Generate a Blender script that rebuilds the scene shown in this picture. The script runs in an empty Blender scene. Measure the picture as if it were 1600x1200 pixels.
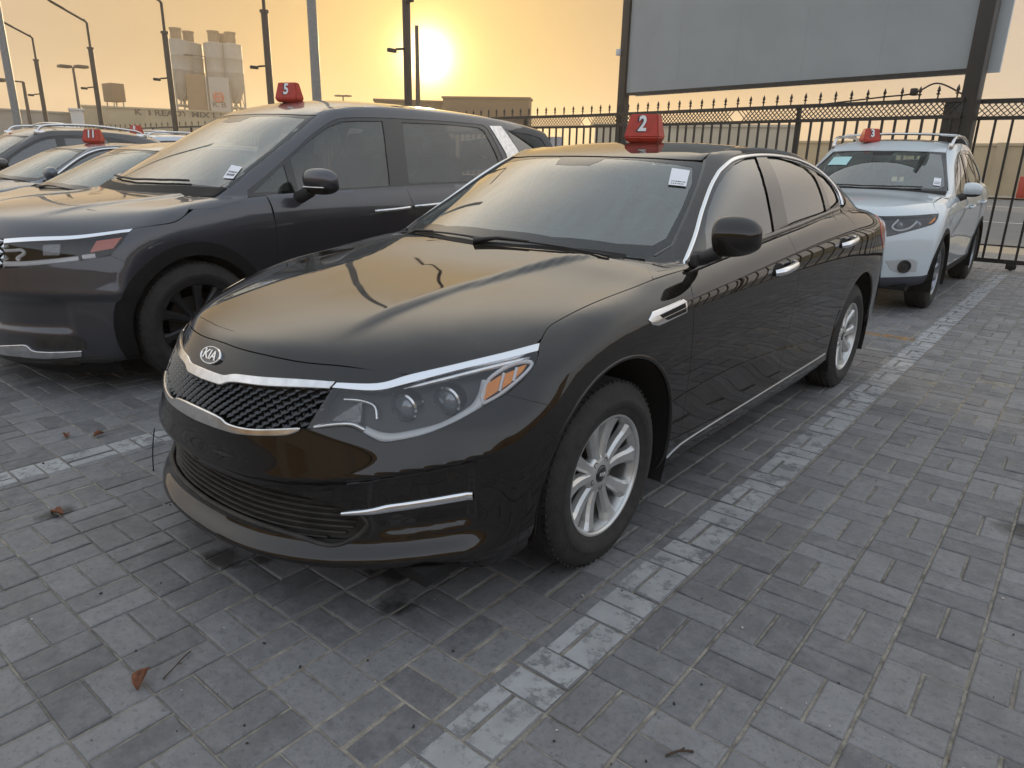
import bpy, bmesh, math, random
import numpy as np
from mathutils import Vector, Matrix
from mathutils.bvhtree import BVHTree
from mathutils.geometry import delaunay_2d_cdt

random.seed(7); RNG = np.random.default_rng(7)
SC = bpy.context.scene
COL = SC.collection

# ------------------------------------------------------------------ camera
CAM_O = np.array([0.839543, -1.405969, 1.346012])
CAM_R = np.array([0.772022, 0.635248, 0.021015])
CAM_U = np.array([-0.207694, 0.220888, 0.952928])
CAM_W = np.array([-0.600703, 0.740046, -0.302467])
cd = bpy.data.cameras.new('camera'); cam = bpy.data.objects.new('camera', cd); COL.objects.link(cam)
cd.sensor_width = 36; cd.sensor_fit = 'HORIZONTAL'; cd.lens = 24.711; cd.clip_start = .05; cd.clip_end = 3000
cam.matrix_world = Matrix(((CAM_R[0], CAM_U[0], -CAM_W[0], CAM_O[0]), (CAM_R[1], CAM_U[1], -CAM_W[1], CAM_O[1]),
                           (CAM_R[2], CAM_U[2], -CAM_W[2], CAM_O[2]), (0, 0, 0, 1)))
SC.camera = cam

# ------------------------------------------------------------------ sky, sun, exposure
SUN_D = np.array([-0.712091, 0.690785, 0.125471])
SUN_EL = math.radians(7.2); SUN_AZ = math.radians(-45.87)
wd = bpy.data.worlds.new('World'); SC.world = wd; wd.use_nodes = True
nt = wd.node_tree; nt.nodes.clear()
W_out = nt.nodes.new('ShaderNodeOutputWorld'); W_bg = nt.nodes.new('ShaderNodeBackground')
W_sky = nt.nodes.new('ShaderNodeTexSky'); W_sky.sky_type = 'NISHITA'; W_sky.sun_disc = False
W_sky.sun_elevation = SUN_EL; W_sky.sun_rotation = SUN_AZ; W_sky.altitude = 0
W_sky.air_density = 1.2; W_sky.dust_density = 5.0; W_sky.ozone_density = 1.2
W_bg.inputs['Strength'].default_value = 0.05
def _n(t, **k):
    n = nt.nodes.new(t)
    for a_, v in k.items(): setattr(n, a_, v)
    return n
def _m(op, a_, b_=None, c_=None, clamp=False):
    n = _n('ShaderNodeMath', operation=op, use_clamp=clamp)
    for i, q in enumerate((a_, b_, c_)):
        if q is None: continue
        if isinstance(q, (int, float)): n.inputs[i].default_value = q
        else: nt.links.new(q, n.inputs[i])
    return n.outputs[0]
def _mix(f, a_, b_, blend='MIX'):
    n = _n('ShaderNodeMix', data_type='RGBA', blend_type=blend)
    for i, q in ((0, f), (6, a_), (7, b_)):
        if isinstance(q, (int, float)): n.inputs[i].default_value = q
        elif isinstance(q, tuple): n.inputs[i].default_value = (*q, 1)
        else: nt.links.new(q, n.inputs[i])
    return n.outputs[2]
# dusty evening air: a haze layer over the sky, warm round the sun, grey-blue away from it
W_co = _n('ShaderNodeTexCoord'); W_nrm = _n('ShaderNodeVectorMath', operation='NORMALIZE'); nt.links.new(W_co.outputs['Generated'], W_nrm.inputs[0])
W_dot = _n('ShaderNodeVectorMath', operation='DOT_PRODUCT'); nt.links.new(W_nrm.outputs[0], W_dot.inputs[0]); W_dot.inputs[1].default_value = tuple(SUN_D)
W_sep = _n('ShaderNodeSeparateXYZ'); nt.links.new(W_nrm.outputs[0], W_sep.inputs[0])
c_ = W_dot.outputs['Value']; half = _m('MULTIPLY_ADD', c_, .5, .5, True)
el = _m('MAXIMUM', W_sep.outputs[2], 0.0)
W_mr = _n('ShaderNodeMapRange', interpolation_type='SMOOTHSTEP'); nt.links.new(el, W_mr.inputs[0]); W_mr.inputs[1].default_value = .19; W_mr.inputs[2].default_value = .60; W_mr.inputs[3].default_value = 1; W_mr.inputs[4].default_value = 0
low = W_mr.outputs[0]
warm = _m('POWER', half, 2.0)
cool = _mix(low, (.51, .58, .68), (.82, .87, .95))
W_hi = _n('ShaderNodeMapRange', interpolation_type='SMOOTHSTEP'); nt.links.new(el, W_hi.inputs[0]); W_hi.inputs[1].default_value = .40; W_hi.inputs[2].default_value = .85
hot = _mix(W_hi.outputs[0], _mix(low, (1.45, 1.29, 1.05), (.315, .205, .088)), (.52, .57, .60))  # extra brightness added to the mid-height sky to lift the hood reflection
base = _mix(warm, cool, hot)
g1 = _mix(_m('POWER', half, 190.0), (0, 0, 0), (.26, .17, .02))
g2 = _mix(_m('POWER', half, 1500.0), (0, 0, 0), (.60, .44, .12))
g3 = _mix(_m('POWER', half, 5500.0), (0, 0, 0), (2.8, 2.5, 1.7))
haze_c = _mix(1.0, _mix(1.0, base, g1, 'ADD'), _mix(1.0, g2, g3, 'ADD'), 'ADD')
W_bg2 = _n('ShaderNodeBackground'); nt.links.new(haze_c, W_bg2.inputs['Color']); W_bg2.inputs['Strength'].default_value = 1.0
nt.links.new(W_sky.outputs[0], W_bg.inputs['Color'])
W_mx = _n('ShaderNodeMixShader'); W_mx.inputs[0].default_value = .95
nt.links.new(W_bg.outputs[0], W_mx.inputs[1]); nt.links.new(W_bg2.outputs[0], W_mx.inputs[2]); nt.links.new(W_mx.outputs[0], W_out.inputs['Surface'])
sl = bpy.data.lights.new('sun', 'SUN'); sl.energy = 2.6; sl.angle = math.radians(1.5); sl.color = (1, .74, .42)
so = bpy.data.objects.new('sun', sl); COL.objects.link(so)
so.rotation_euler = Vector(SUN_D).to_track_quat('Z', 'Y').to_euler()
vs_ = SC.view_settings; vs_.view_transform = 'Standard'; vs_.look = 'None'; vs_.gamma = 1; vs_.exposure = .6
vs_.use_curve_mapping = False
SC.cycles.max_bounces = 8; SC.cycles.transparent_max_bounces = 16
# ------------------------------------------------------------------ tools
def empty(name, label=None, cat=None, group=None, loc=(0, 0, 0), rz=0):
    o = bpy.data.objects.new(name, None); COL.objects.link(o); o.location = loc; o.rotation_euler[2] = rz
    o.empty_display_size = .2
    tag(o, label, cat, group); return o
def tag(o, label=None, cat=None, group=None, kind=None):
    if label: o['label'] = label
    if cat: o['category'] = cat
    if group: o['group'] = group
    if kind: o['kind'] = kind
    return o
def copy_tree(o, parent=None):
    c = o.copy(); COL.objects.link(c); c.parent = parent
    for ch in list(o.children): copy_tree(ch, c)
    return c

def mat(name, col, rough=.5, metal=0., coat=0., spec=.5, coat_rough=.03, emit=None, noise=0., nscale=20., bump=0., bscale=60., trans=0., ior=1.5, dust=0.):
    m = bpy.data.materials.new(name); m.use_nodes = True
    t = m.node_tree; b = t.nodes['Principled BSDF']; L = t.links
    b.inputs['Base Color'].default_value = (*col, 1); b.inputs['Roughness'].default_value = rough
    b.inputs['Metallic'].default_value = metal; b.inputs['Coat Weight'].default_value = coat
    b.inputs['Coat Roughness'].default_value = coat_rough; b.inputs['Coat IOR'].default_value = 1.6 if coat >= 1 else 1.5; b.inputs['Specular IOR Level'].default_value = spec
    b.inputs['Transmission Weight'].default_value = trans; b.inputs['IOR'].default_value = ior
    if emit: b.inputs['Emission Color'].default_value = (*emit[:3], 1); b.inputs['Emission Strength'].default_value = emit[3]
    if noise or bump or dust:
        co = t.nodes.new('ShaderNodeTexCoord')
    if noise:
        n = t.nodes.new('ShaderNodeTexNoise'); n.inputs['Scale'].default_value = nscale; n.inputs['Detail'].default_value = 6
        L.new(co.outputs['Object'], n.inputs['Vector'])
        mx = t.nodes.new('ShaderNodeMix'); mx.data_type = 'RGBA'; mx.blend_type = 'MULTIPLY'; mx.inputs[0].default_value = 1
        mr = t.nodes.new('ShaderNodeMapRange'); mr.inputs[1].default_value = .3; mr.inputs[2].default_value = .7
        mr.inputs[3].default_value = 1 - noise; mr.inputs[4].default_value = 1 + noise
        L.new(n.outputs['Fac'], mr.inputs[0]); mx.inputs[6].default_value = (*col, 1); L.new(mr.outputs[0], mx.inputs[7])
        L.new(mx.outputs[2], b.inputs['Base Color'])
    if bump:
        n = t.nodes.new('ShaderNodeTexNoise'); n.inputs['Scale'].default_value = bscale; n.inputs['Detail'].default_value = 5
        L.new(co.outputs['Object'], n.inputs['Vector'])
        bp = t.nodes.new('ShaderNodeBump'); bp.inputs['Strength'].default_value = bump; bp.inputs['Distance'].default_value = .01
        L.new(n.outputs['Fac'], bp.inputs['Height']); L.new(bp.outputs[0], b.inputs['Normal'])
    if dust:
        # fine dust film: breaks up the gloss and lightens upward faces a little
        n = t.nodes.new('ShaderNodeTexNoise'); n.inputs['Scale'].default_value = 9; n.inputs['Detail'].default_value = 9; n.inputs['Roughness'].default_value = .7
        L.new(co.outputs['Object'], n.inputs['Vector'])
        g = t.nodes.new('ShaderNodeNewGeometry'); sx = t.nodes.new('ShaderNodeSeparateXYZ'); L.new(g.outputs['Normal'], sx.inputs[0])
        up = t.nodes.new('ShaderNodeMapRange'); up.inputs[1].default_value = .55; up.inputs[2].default_value = 1; L.new(sx.outputs[2], up.inputs[0])
        nr = t.nodes.new('ShaderNodeMapRange'); nr.inputs[1].default_value = .3; nr.inputs[2].default_value = .75; L.new(n.outputs['Fac'], nr.inputs[0])
        a = t.nodes.new('ShaderNodeMath'); a.operation = 'MULTIPLY_ADD'; L.new(up.outputs[0], a.inputs[0]); a.inputs[1].default_value = .97; a.inputs[2].default_value = .03
        p = t.nodes.new('ShaderNodeMath'); p.operation = 'MULTIPLY'; L.new(a.outputs[0], p.inputs[0]); L.new(nr.outputs[0], p.inputs[1])
        f = t.nodes.new('ShaderNodeMath'); f.operation = 'MULTIPLY'; L.new(p.outputs[0], f.inputs[0]); f.inputs[1].default_value = dust
        mx = t.nodes.new('ShaderNodeMix'); mx.data_type = 'RGBA'; mx.inputs[6].default_value = (*col, 1); mx.inputs[7].default_value = (.30, .26, .21, 1)
        L.new(f.outputs[0], mx.inputs[0]); L.new(mx.outputs[2], b.inputs['Base Color'])
        cr = t.nodes.new('ShaderNodeMath'); cr.operation = 'MULTIPLY_ADD'; L.new(p.outputs[0], cr.inputs[0]); cr.inputs[1].default_value = dust * .35; cr.inputs[2].default_value = coat_rough
        L.new(cr.outputs[0], b.inputs['Coat Roughness'])
    return m

def glassmat(name, tint, alpha, rough=.01, film=0.):
    """Car glazing: a clear tinted sheet (see-through) with a glossy face; film is a thin haze of dust on it."""
    m = bpy.data.materials.new(name); m.use_nodes = True
    t = m.node_tree; t.nodes.clear(); L = t.links
    o = t.nodes.new('ShaderNodeOutputMaterial'); tr = t.nodes.new('ShaderNodeBsdfTransparent'); tr.inputs[0].default_value = (*tint, 1)
    gl = t.nodes.new('ShaderNodeBsdfGlossy'); gl.inputs['Roughness'].default_value = rough; gl.inputs[0].default_value = (1, 1, 1, 1)
    fr = t.nodes.new('ShaderNodeFresnel'); fr.inputs[0].default_value = 1.55
    ma = t.nodes.new('ShaderNodeMath'); ma.operation = 'MULTIPLY_ADD'; ma.inputs[1].default_value = 1.25; ma.inputs[2].default_value = alpha; ma.use_clamp = True
    L.new(fr.outputs[0], ma.inputs[0])
    mx = t.nodes.new('ShaderNodeMixShader'); L.new(ma.outputs[0], mx.inputs[0]); L.new(tr.outputs[0], mx.inputs[1]); L.new(gl.outputs[0], mx.inputs[2])
    last = mx
    if film:
        df = t.nodes.new('ShaderNodeBsdfDiffuse'); df.inputs[0].default_value = (.33, .46, .42, 1)
        co = t.nodes.new('ShaderNodeTexCoord'); mp = t.nodes.new('ShaderNodeMapping'); mp.inputs['Scale'].default_value = (9, 2.0, 2.0)
        n = t.nodes.new('ShaderNodeTexNoise'); n.inputs['Scale'].default_value = 2.2; n.inputs['Detail'].default_value = 8
        L.new(co.outputs['Object'], mp.inputs[0]); L.new(mp.outputs[0], n.inputs['Vector'])
        r = t.nodes.new('ShaderNodeMapRange'); r.inputs[1].default_value = .40; r.inputs[2].default_value = .68; r.inputs[3].default_value = film * .2; r.inputs[4].default_value = film * 1.25
        L.new(n.outputs['Fac'], r.inputs[0])
        m2 = t.nodes.new('ShaderNodeMixShader'); L.new(r.outputs[0], m2.inputs[0]); L.new(last.outputs[0], m2.inputs[1]); L.new(df.outputs[0], m2.inputs[2]); last = m2
    L.new(last.outputs[0], o.inputs[0]); return m
# ------------------------------------------------------------------ materials shared by the vehicles
M_black = mat('black_paint', (.0075, .006, .0055), .40, metal=.0, coat=1., coat_rough=.012, spec=.0, dust=.13)
M_grey = mat('dark_grey_paint', (.042, .042, .052), .38, metal=.5, coat=1., coat_rough=.03, dust=.05)
M_white = mat('white_paint', (.54, .60, .63), .35, coat=1., coat_rough=.03, dust=.05)
M_core = mat('inner_black', (.004, .004, .004), .9)
M_plastic = mat('black_plastic', (.018, .018, .019), .55, bump=.15, bscale=400)
M_clad = mat('arch_plastic', (.007, .007, .0075), .6, spec=.25)
M_gplastic = mat('gloss_black_trim', (.008, .008, .009), .12, coat=.6)
M_dirtyp = mat('dusty_black_plastic', (.03, .027, .024), .6, noise=.5, nscale=18, bump=.2, bscale=200)
M_chrome = mat('chrome', (.80, .81, .83), .09, metal=1.)
M_chromed = mat('chrome_dusty', (.70, .70, .70), .18, metal=1., noise=.12, nscale=30)
M_alloy = mat('alloy_silver', (.58, .58, .57), .33, metal=.75, noise=.12, nscale=14, coat=.3)
M_alloyd = mat('alloy_grey', (.30, .31, .33), .3, metal=.8)
M_alloysh = mat('alloy_shaded', (.035, .035, .038), .35, metal=.5)  # minivan rim: shade under the wheel arch put into the colour
M_rubber = mat('tyre_rubber', (.022, .020, .019), .78, noise=.35, nscale=30, bump=.25, bscale=120)
M_brake = mat('brake_iron', (.10, .085, .07), .5, metal=.6)
M_lens = glassmat('lamp_lens', (.95, .95, .95), .0, .012)
M_ws = glassmat('windscreen_glass', (.62, .76, .71), .10, .008, film=.10)
M_tint = glassmat('tinted_glass', (.05, .05, .05), .10, .012, film=.03)
M_frit = mat('glass_border', (.012, .012, .013), .12, spec=.6)
M_amber = mat('amber_lens', (1.0, .33, .01), .35, coat=.2)
M_redlens = mat('red_lens', (.45, .012, .012), .12, coat=1.)
M_drl = mat('light_guide', (.88, .90, .93), .18, coat=.5)
M_refl = mat('lamp_reflector', (.75, .77, .8), .12, metal=1., bump=.9, bscale=220)
M_lampin = mat('lamp_housing', (.030, .031, .034), .35, metal=.3)
M_bulb = mat('projector_glass', (.20, .22, .25), .02, coat=1., metal=.4)
M_white_t = mat('white_lettering', (.8, .8, .8), .4)
M_cloth = mat('seat_cloth', (.15, .14, .13), .9)
M_dash = mat('dashboard', (.030, .030, .032), .65)
M_paper = mat('paper_sticker', (.75, .76, .80), .6)
M_red = mat('red_sign_plastic', (.44, .030, .014), .42, noise=.15, nscale=25, bump=.05)
# ------------------------------------------------------------------ car kit
def catmull(V, Q, levels):
    for _ in range(levels):
        n = len(V)
        F = V[Q].mean(1)
        e = np.stack([Q, np.roll(Q, -1, 1)], -1).reshape(-1, 2)
        es = np.sort(e, 1)
        key = es[:, 0].astype(np.int64) * n + es[:, 1]
        uk, first, inv, cnt = np.unique(key, return_index=True, return_inverse=True, return_counts=True)
        E_ = es[first]; m = len(E_)
        fsum = np.zeros((m, 3)); fid = np.repeat(np.arange(len(Q)), 4)
        np.add.at(fsum, inv, F[fid])
        mid = V[E_].mean(1)
        bnd = cnt == 1
        EP = np.where(bnd[:, None], mid, (mid * 2 + fsum) / (2 + cnt)[:, None])
        val = np.zeros(n); Fa = np.zeros((n, 3)); fc = np.zeros(n)
        np.add.at(Fa, Q.ravel(), np.repeat(F, 4, 0)); np.add.at(fc, Q.ravel(), 1)
        Ra = np.zeros((n, 3))
        for c in (0, 1):
            np.add.at(Ra, E_[:, c], mid); np.add.at(val, E_[:, c], 1)
        NV = (Fa / fc[:, None] + 2 * Ra / val[:, None] + (val - 3)[:, None] * V) / val[:, None]
        bs = np.zeros((n, 3)); bc = np.zeros(n)
        for c in (0, 1):
            np.add.at(bs, E_[bnd, c], V[E_[bnd, 1 - c]]); np.add.at(bc, E_[bnd, c], 1)
        b = bc > 0
        NV[b] = (V[b] * 6 + bs[b]) / (6 + bc[b])[:, None]
        ei = inv.reshape(-1, 4) + n + len(Q)
        fi = np.arange(len(Q)) + n
        NQ = np.stack([np.stack([Q[:, i], ei[:, i], fi, ei[:, (i + 3) % 4]], 1) for i in range(4)], 1).reshape(-1, 4)
        V = np.concatenate([NV, F, EP]); Q = NQ
    return V, Q

FJ = np.array([0, .28, .53, .74, .9, 1.])

def end_row(r):
    yc, zc, xe, ye, ze, p = r
    return np.stack([xe * FJ, yc + (ye - yc) * FJ ** p, zc + (ze - zc) * FJ ** p], 1)

class Shell:
    """Closed smooth surface from a box-like net: front rows, side columns, rear rows, top grid."""
    def __init__(s, front, side, rear, crown, levels=3, fit=4, disp=None, pc=2.2, mid=None):
        if mid is not None:
            # an extra ring between the leading edge and the first side column
            co = [np.array((r[2], r[3], r[4])) for r in front]; s0 = [np.array(p) for p in side[0]]
            side = [[tuple((a + b) / 2 + [.010, 0, .004]) for a, b in zip(co, s0)]] + list(side); crown = [mid] + list(crown)
        K = len(front); NS = len(side) + 1; J = len(FJ)
        idx = {}; P = []
        def add(k, p):
            if k not in idx:
                idx[k] = len(P); P.append(np.array(p, float))
            return idx[k]
        fr = [end_row(r) for r in front]; rr = [end_row(r) for r in rear]
        sd = [[np.array(side[i][k]) for k in range(K)] for i in range(len(side))]
        for sg in (1, -1):
            S = np.array([sg, 1, 1.])
            for k in range(K):
                for j in range(J):
                    add(('F', k, j * sg), fr[k][j] * S); add(('R', k, j * sg), rr[k][j] * S)
                for i in range(len(side)):
                    add(('S', k, (i + 1) * sg), sd[i][k] * S)
            for i in range(len(side)):
                e = sd[i][K - 1]; zc = crown[i]; yc = e[1]
                if isinstance(zc, tuple): zc, yc = zc
                for j in range(J - 1):
                    x = e[0] * FJ[j]; z = zc + (e[2] - zc) * FJ[j] ** pc
                    add(('T', i + 1, j * sg), np.array([x * sg, yc + (e[1] - yc) * FJ[j] ** 2, z]))
        def g(t, k, m):
            return idx[(t, k, m)]
        Q = []
        for sg in (1, -1):
            def q(a, b, c, d):
                if sg < 0: a, b, c, d = d, c, b, a
                Q.append((a, b, c, d))
            for k in range(K - 1):
                for j in range(J - 1):
                    q(g('F', k, j * sg), g('F', k, (j + 1) * sg), g('F', k + 1, (j + 1) * sg), g('F', k + 1, j * sg))
                    q(g('R', k, (j + 1) * sg), g('R', k, j * sg), g('R', k + 1, j * sg), g('R', k + 1, (j + 1) * sg))
                def col(i, k):
                    if i == 0: return g('F', k, (J - 1) * sg)
                    if i == NS: return g('R', k, (J - 1) * sg)
                    return g('S', k, i * sg)
                for i in range(NS):
                    q(col(i, k), col(i + 1, k), col(i + 1, k + 1), col(i, k + 1))
            def top(i, j):
                if i == 0: return g('F', K - 1, j * sg)
                if i == NS: return g('R', K - 1, j * sg)
                if j == J - 1: return g('S', K - 1, i * sg)
                return g('T', i, j * sg)
            for i in range(NS):
                for j in range(J - 1):
                    q(top(i, j), top(i, j + 1), top(i + 1, j + 1), top(i + 1, j))
        P = np.array(P); Q = np.array(Q)
        T = P.copy(); n = len(P)
        for _ in range(fit):
            L, _q = catmull(P, Q, 3)
            P = P + (T - L[:n]) * .8
        V, Q = catmull(P, Q, levels)
        if disp is not None: V = disp(V)
        s.set(V, Q)
    def set(s, V, Q):
        s.V = V; s.Q = Q
        T = np.concatenate([Q[:, [0, 1, 2]], Q[:, [0, 2, 3]]]); s.T = T
        fn = np.cross(V[T[:, 1]] - V[T[:, 0]], V[T[:, 2]] - V[T[:, 0]])
        N = np.zeros_like(V)
        for c in range(3): np.add.at(N, T[:, c], fn)
        s.N = N / np.maximum(np.linalg.norm(N, axis=1), 1e-12)[:, None]
        s.bvh = BVHTree.FromPolygons([tuple(v) for v in V], [tuple(int(a) for a in t) for t in T])
    def normal_at(s, p, i):
        t = s.T[i]; a, b, c = s.V[t]
        v0, v1, v2 = b - a, c - a, p - a
        d00, d01, d11, d20, d21 = v0 @ v0, v0 @ v1, v1 @ v1, v2 @ v0, v2 @ v1
        den = d00 * d11 - d01 * d01
        if abs(den) < 1e-16: return s.N[t[0]]
        v = (d11 * d20 - d01 * d21) / den; w = (d00 * d21 - d01 * d20) / den
        n = s.N[t[0]] * (1 - v - w) + s.N[t[1]] * v + s.N[t[2]] * w
        return n / (np.linalg.norm(n) + 1e-12)
    def cast(s, o, d):
        h = s.bvh.ray_cast(Vector(o), Vector(d))
        if h[0] is None:
            t_ = (np.array([0, 2.4, .8]) - np.array(o)) @ np.array(d); h = s.bvh.find_nearest(Vector(o) + Vector(d) * float(t_))
        p = np.array(h[0]); return p, s.normal_at(p, h[2])
    def near(s, p):
        h = s.bvh.find_nearest(Vector(p)); q = np.array(h[0]); return q, s.normal_at(q, h[2])

def frame_of(d):
    d = np.array(d, float); d /= np.linalg.norm(d)
    up = np.array([0, 0, 1.]) if abs(d[2]) < .9 else np.array([0, 1., 0])
    u = np.cross(d, up); u /= np.linalg.norm(u); v = np.cross(u, d)
    return u, v, d

def resample(P, h, closed=True):
    P = np.array(P, float)
    if closed: P = np.concatenate([P, P[:1]])
    out = []
    for a, b in zip(P[:-1], P[1:]):
        n = max(1, int(math.ceil(np.linalg.norm(b - a) / h)))
        for k in range(n): out.append(a + (b - a) * k / n)
    if not closed: out.append(P[-1])
    return np.array(out)

def smooth_poly(P, closed=False, n=6):
    """Catmull-Rom through the points; a point given twice stays a corner."""
    P = [np.array(p, float) for p in P]
    m = len(P); out = []
    rng = range(m) if closed else range(m - 1)
    for i in rng:
        p1 = P[i]; p2 = P[(i + 1) % m]
        if np.linalg.norm(p2 - p1) < 1e-9: continue
        p0 = P[i - 1] if (closed or i > 0) else p1
        p3 = P[(i + 2) % m] if (closed or i + 2 < m) else p2
        for t in np.arange(n) / n:
            out.append(.5 * (2 * p1 + (p2 - p0) * t + (2 * p0 - 5 * p1 + 4 * p2 - p3) * t * t + (3 * p1 - p0 - 3 * p2 + p3) * t ** 3))
    if not closed: out.append(P[-1])
    return np.array(out)

def inset2(P, d):
    """Offset a closed 2D polygon inward by d."""
    a = P - np.roll(P, 1, 0); b = np.roll(P, -1, 0) - P
    area = .5 * np.sum(P[:, 0] * np.roll(P[:, 1], -1) - np.roll(P[:, 0], -1) * P[:, 1])
    sg = 1 if area > 0 else -1
    na = np.stack([-a[:, 1], a[:, 0]], 1); nb = np.stack([-b[:, 1], b[:, 0]], 1)
    na /= np.linalg.norm(na, axis=1)[:, None] + 1e-12; nb /= np.linalg.norm(nb, axis=1)[:, None] + 1e-12
    n = na + nb; l2 = (n * n).sum(1)
    k = np.where(l2 > .5, 2 / np.maximum(l2, .5), 2 / .5)
    return P + sg * d * n * k[:, None]

def inside2(pts, poly):
    x, y = pts[:, 0], pts[:, 1]; r = np.zeros(len(pts), bool)
    for (x1, y1), (x2, y2) in zip(poly, np.roll(poly, -1, 0)):
        c = (y1 > y) != (y2 > y)
        r ^= c & (x < (x2 - x1) * (y - y1) / (y2 - y1 + 1e-18) + x1)
    return r

def dist2(pts, poly):
    d = np.full(len(pts), 1e9)
    for a, b in zip(poly, np.roll(poly, -1, 0)):
        ab = b - a; t = np.clip(((pts - a) @ ab) / (ab @ ab + 1e-18), 0, 1)
        d = np.minimum(d, np.linalg.norm(pts - a - t[:, None] * ab, axis=1))
    return d

def fill2(loops, h):
    outer = loops[0]
    lo, hi = outer.min(0), outer.max(0)
    gx = np.arange(lo[0] + h * .5, hi[0], h); gy = np.arange(lo[1] + h * .5, hi[1], h)
    G = np.stack(np.meshgrid(gx, gy), -1).reshape(-1, 2)
    if len(G):
        k = inside2(G, outer) & (dist2(G, outer) > h * .45)
        for hole in loops[1:]: k &= ~inside2(G, hole) & (dist2(G, hole) > h * .45)
        G = G[k]
    pts = []; edges = []
    for L in loops:
        b = len(pts); pts += [tuple(p) for p in L]
        edges += [(b + i, b + (i + 1) % len(L)) for i in range(len(L))]
    nb = len(pts); pts += [tuple(p) for p in G]
    vs, es, fs, ov, oe, of = delaunay_2d_cdt([Vector(p) for p in pts], edges, [], 0, 1e-7)
    vs = np.array([tuple(v) for v in vs]); fs = np.array([tuple(f) for f in fs if len(f) == 3])
    c = vs[fs].mean(1); k = inside2(c, outer)
    for hole in loops[1:]: k &= ~inside2(c, hole)
    return vs, fs[k]

class Mesh:
    """Collects vertices, normals and faces; material per face."""
    def __init__(s): s.v = []; s.n = []; s.f = []; s.m = []; s.c = 0
    def add(s, v, n, f, mat=0):
        v = np.asarray(v, float).reshape(-1, 3)
        s.v.append(v); s.n.append(np.zeros_like(v) if n is None else np.asarray(n, float).reshape(-1, 3))
        for q in f:
            s.f.append(tuple(int(i) + s.c for i in q)); s.m.append(mat)
        s.c += len(v); return s
    def build(s, name, mats, parent=None, smooth=True, mirror=False):
        V = np.concatenate(s.v); N = np.concatenate(s.n); F = s.f
        if mirror:
            V = V * [-1, 1, 1]; N = N * [-1, 1, 1]; F = [tuple(reversed(f)) for f in F]
        me = bpy.data.meshes.new(name)
        me.from_pydata(V.tolist(), [], F)
        if not isinstance(mats, (list, tuple)): mats = [mats]
        for m in mats: me.materials.append(m)
        if len(mats) > 1: me.polygons.foreach_set('material_index', s.m)
        me.polygons.foreach_set('use_smooth', [bool(smooth)] * len(F))
        if smooth and np.abs(N).sum() > 0:
            me.update()
            z = np.linalg.norm(N, axis=1) < 1e-6
            if z.any():
                vn = np.zeros(len(V) * 3, np.float32); me.vertex_normals.foreach_get('vector', vn)
                N = N.copy(); N[z] = vn.reshape(-1, 3)[z]
            me.normals_split_custom_set_from_vertices([tuple(x) for x in N])
        me.update()
        ob = bpy.data.objects.new(name, me); COL.objects.link(ob)
        if parent is not None: ob.parent = parent
        return ob

def sheet(M, shell, outline, d, h=.035, holes=(), gap=.002, off=0., lip=.012, bevel=.0015, hb=.018, mat=0, snap=False):
    """Cut a panel with the given outline out of the shell, looking along d; edges rolled and turned in."""
    u, v, w = frame_of(d)
    B = np.stack([u, v], 1)
    def prep(o_):
        o_ = resample(np.array(o_, float), hb)
        if snap: o_ = np.array([shell.near(p)[0] for p in o_])
        return o_ @ B
    loops = [prep(outline)]
    loops[0] = inset2(loops[0], gap)
    for hl in holes:
        L = prep(hl); loops.append(inset2(L, -gap))
    def lift(P2, o):
        P = []; N = []
        for p in P2:
            a = u * p[0] + v * p[1] - w * 9.0
            q, n = shell.cast(a, w)
            P.append(q + n * o); N.append(n)
        return np.array(P), np.array(N)
    vs, fs = fill2(loops, h)
    P, N = lift(vs, off)
    a = np.cross(P[fs[:, 1]] - P[fs[:, 0]], P[fs[:, 2]] - P[fs[:, 0]]); bad = (a * N[fs[:, 0]]).sum(1) < 0
    fs[bad] = fs[bad][:, ::-1]
    M.add(P, N, fs, mat)
    if lip > 0:
        for li, L in enumerate(loops):
            s_ = 1 if li == 0 else -1
            L1 = inset2(L, -bevel * s_)
            P0, N0 = lift(L, off)
            P1, N1 = lift(L1, off - bevel)
            P2 = P1 - N1 * lip
            O = P1 - P0; O -= (O * N0).sum(1)[:, None] * N0; O /= np.linalg.norm(O, axis=1)[:, None] + 1e-9
            n = len(L); m0 = N0 + .0 * O; m1 = N0 * .5 + O; m1 /= np.linalg.norm(m1, axis=1)[:, None]
            V = np.concatenate([P0, P1, P1, P2]); NN = np.concatenate([m0, m1, O, O])
            i = np.arange(n); j = (i + 1) % n
            f = np.concatenate([np.stack([i, j, j + n, i + n], 1), np.stack([i + 2 * n, j + 2 * n, j + 3 * n, i + 3 * n], 1)])
            t = np.cross(V[f[:, 1]] - V[f[:, 0]], V[f[:, 2]] - V[f[:, 0]]); bad = (t * NN[f[:, 2]]).sum(1) < 0
            f[bad] = f[bad][:, ::-1]
            M.add(V, NN, f, mat)
    return M

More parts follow.
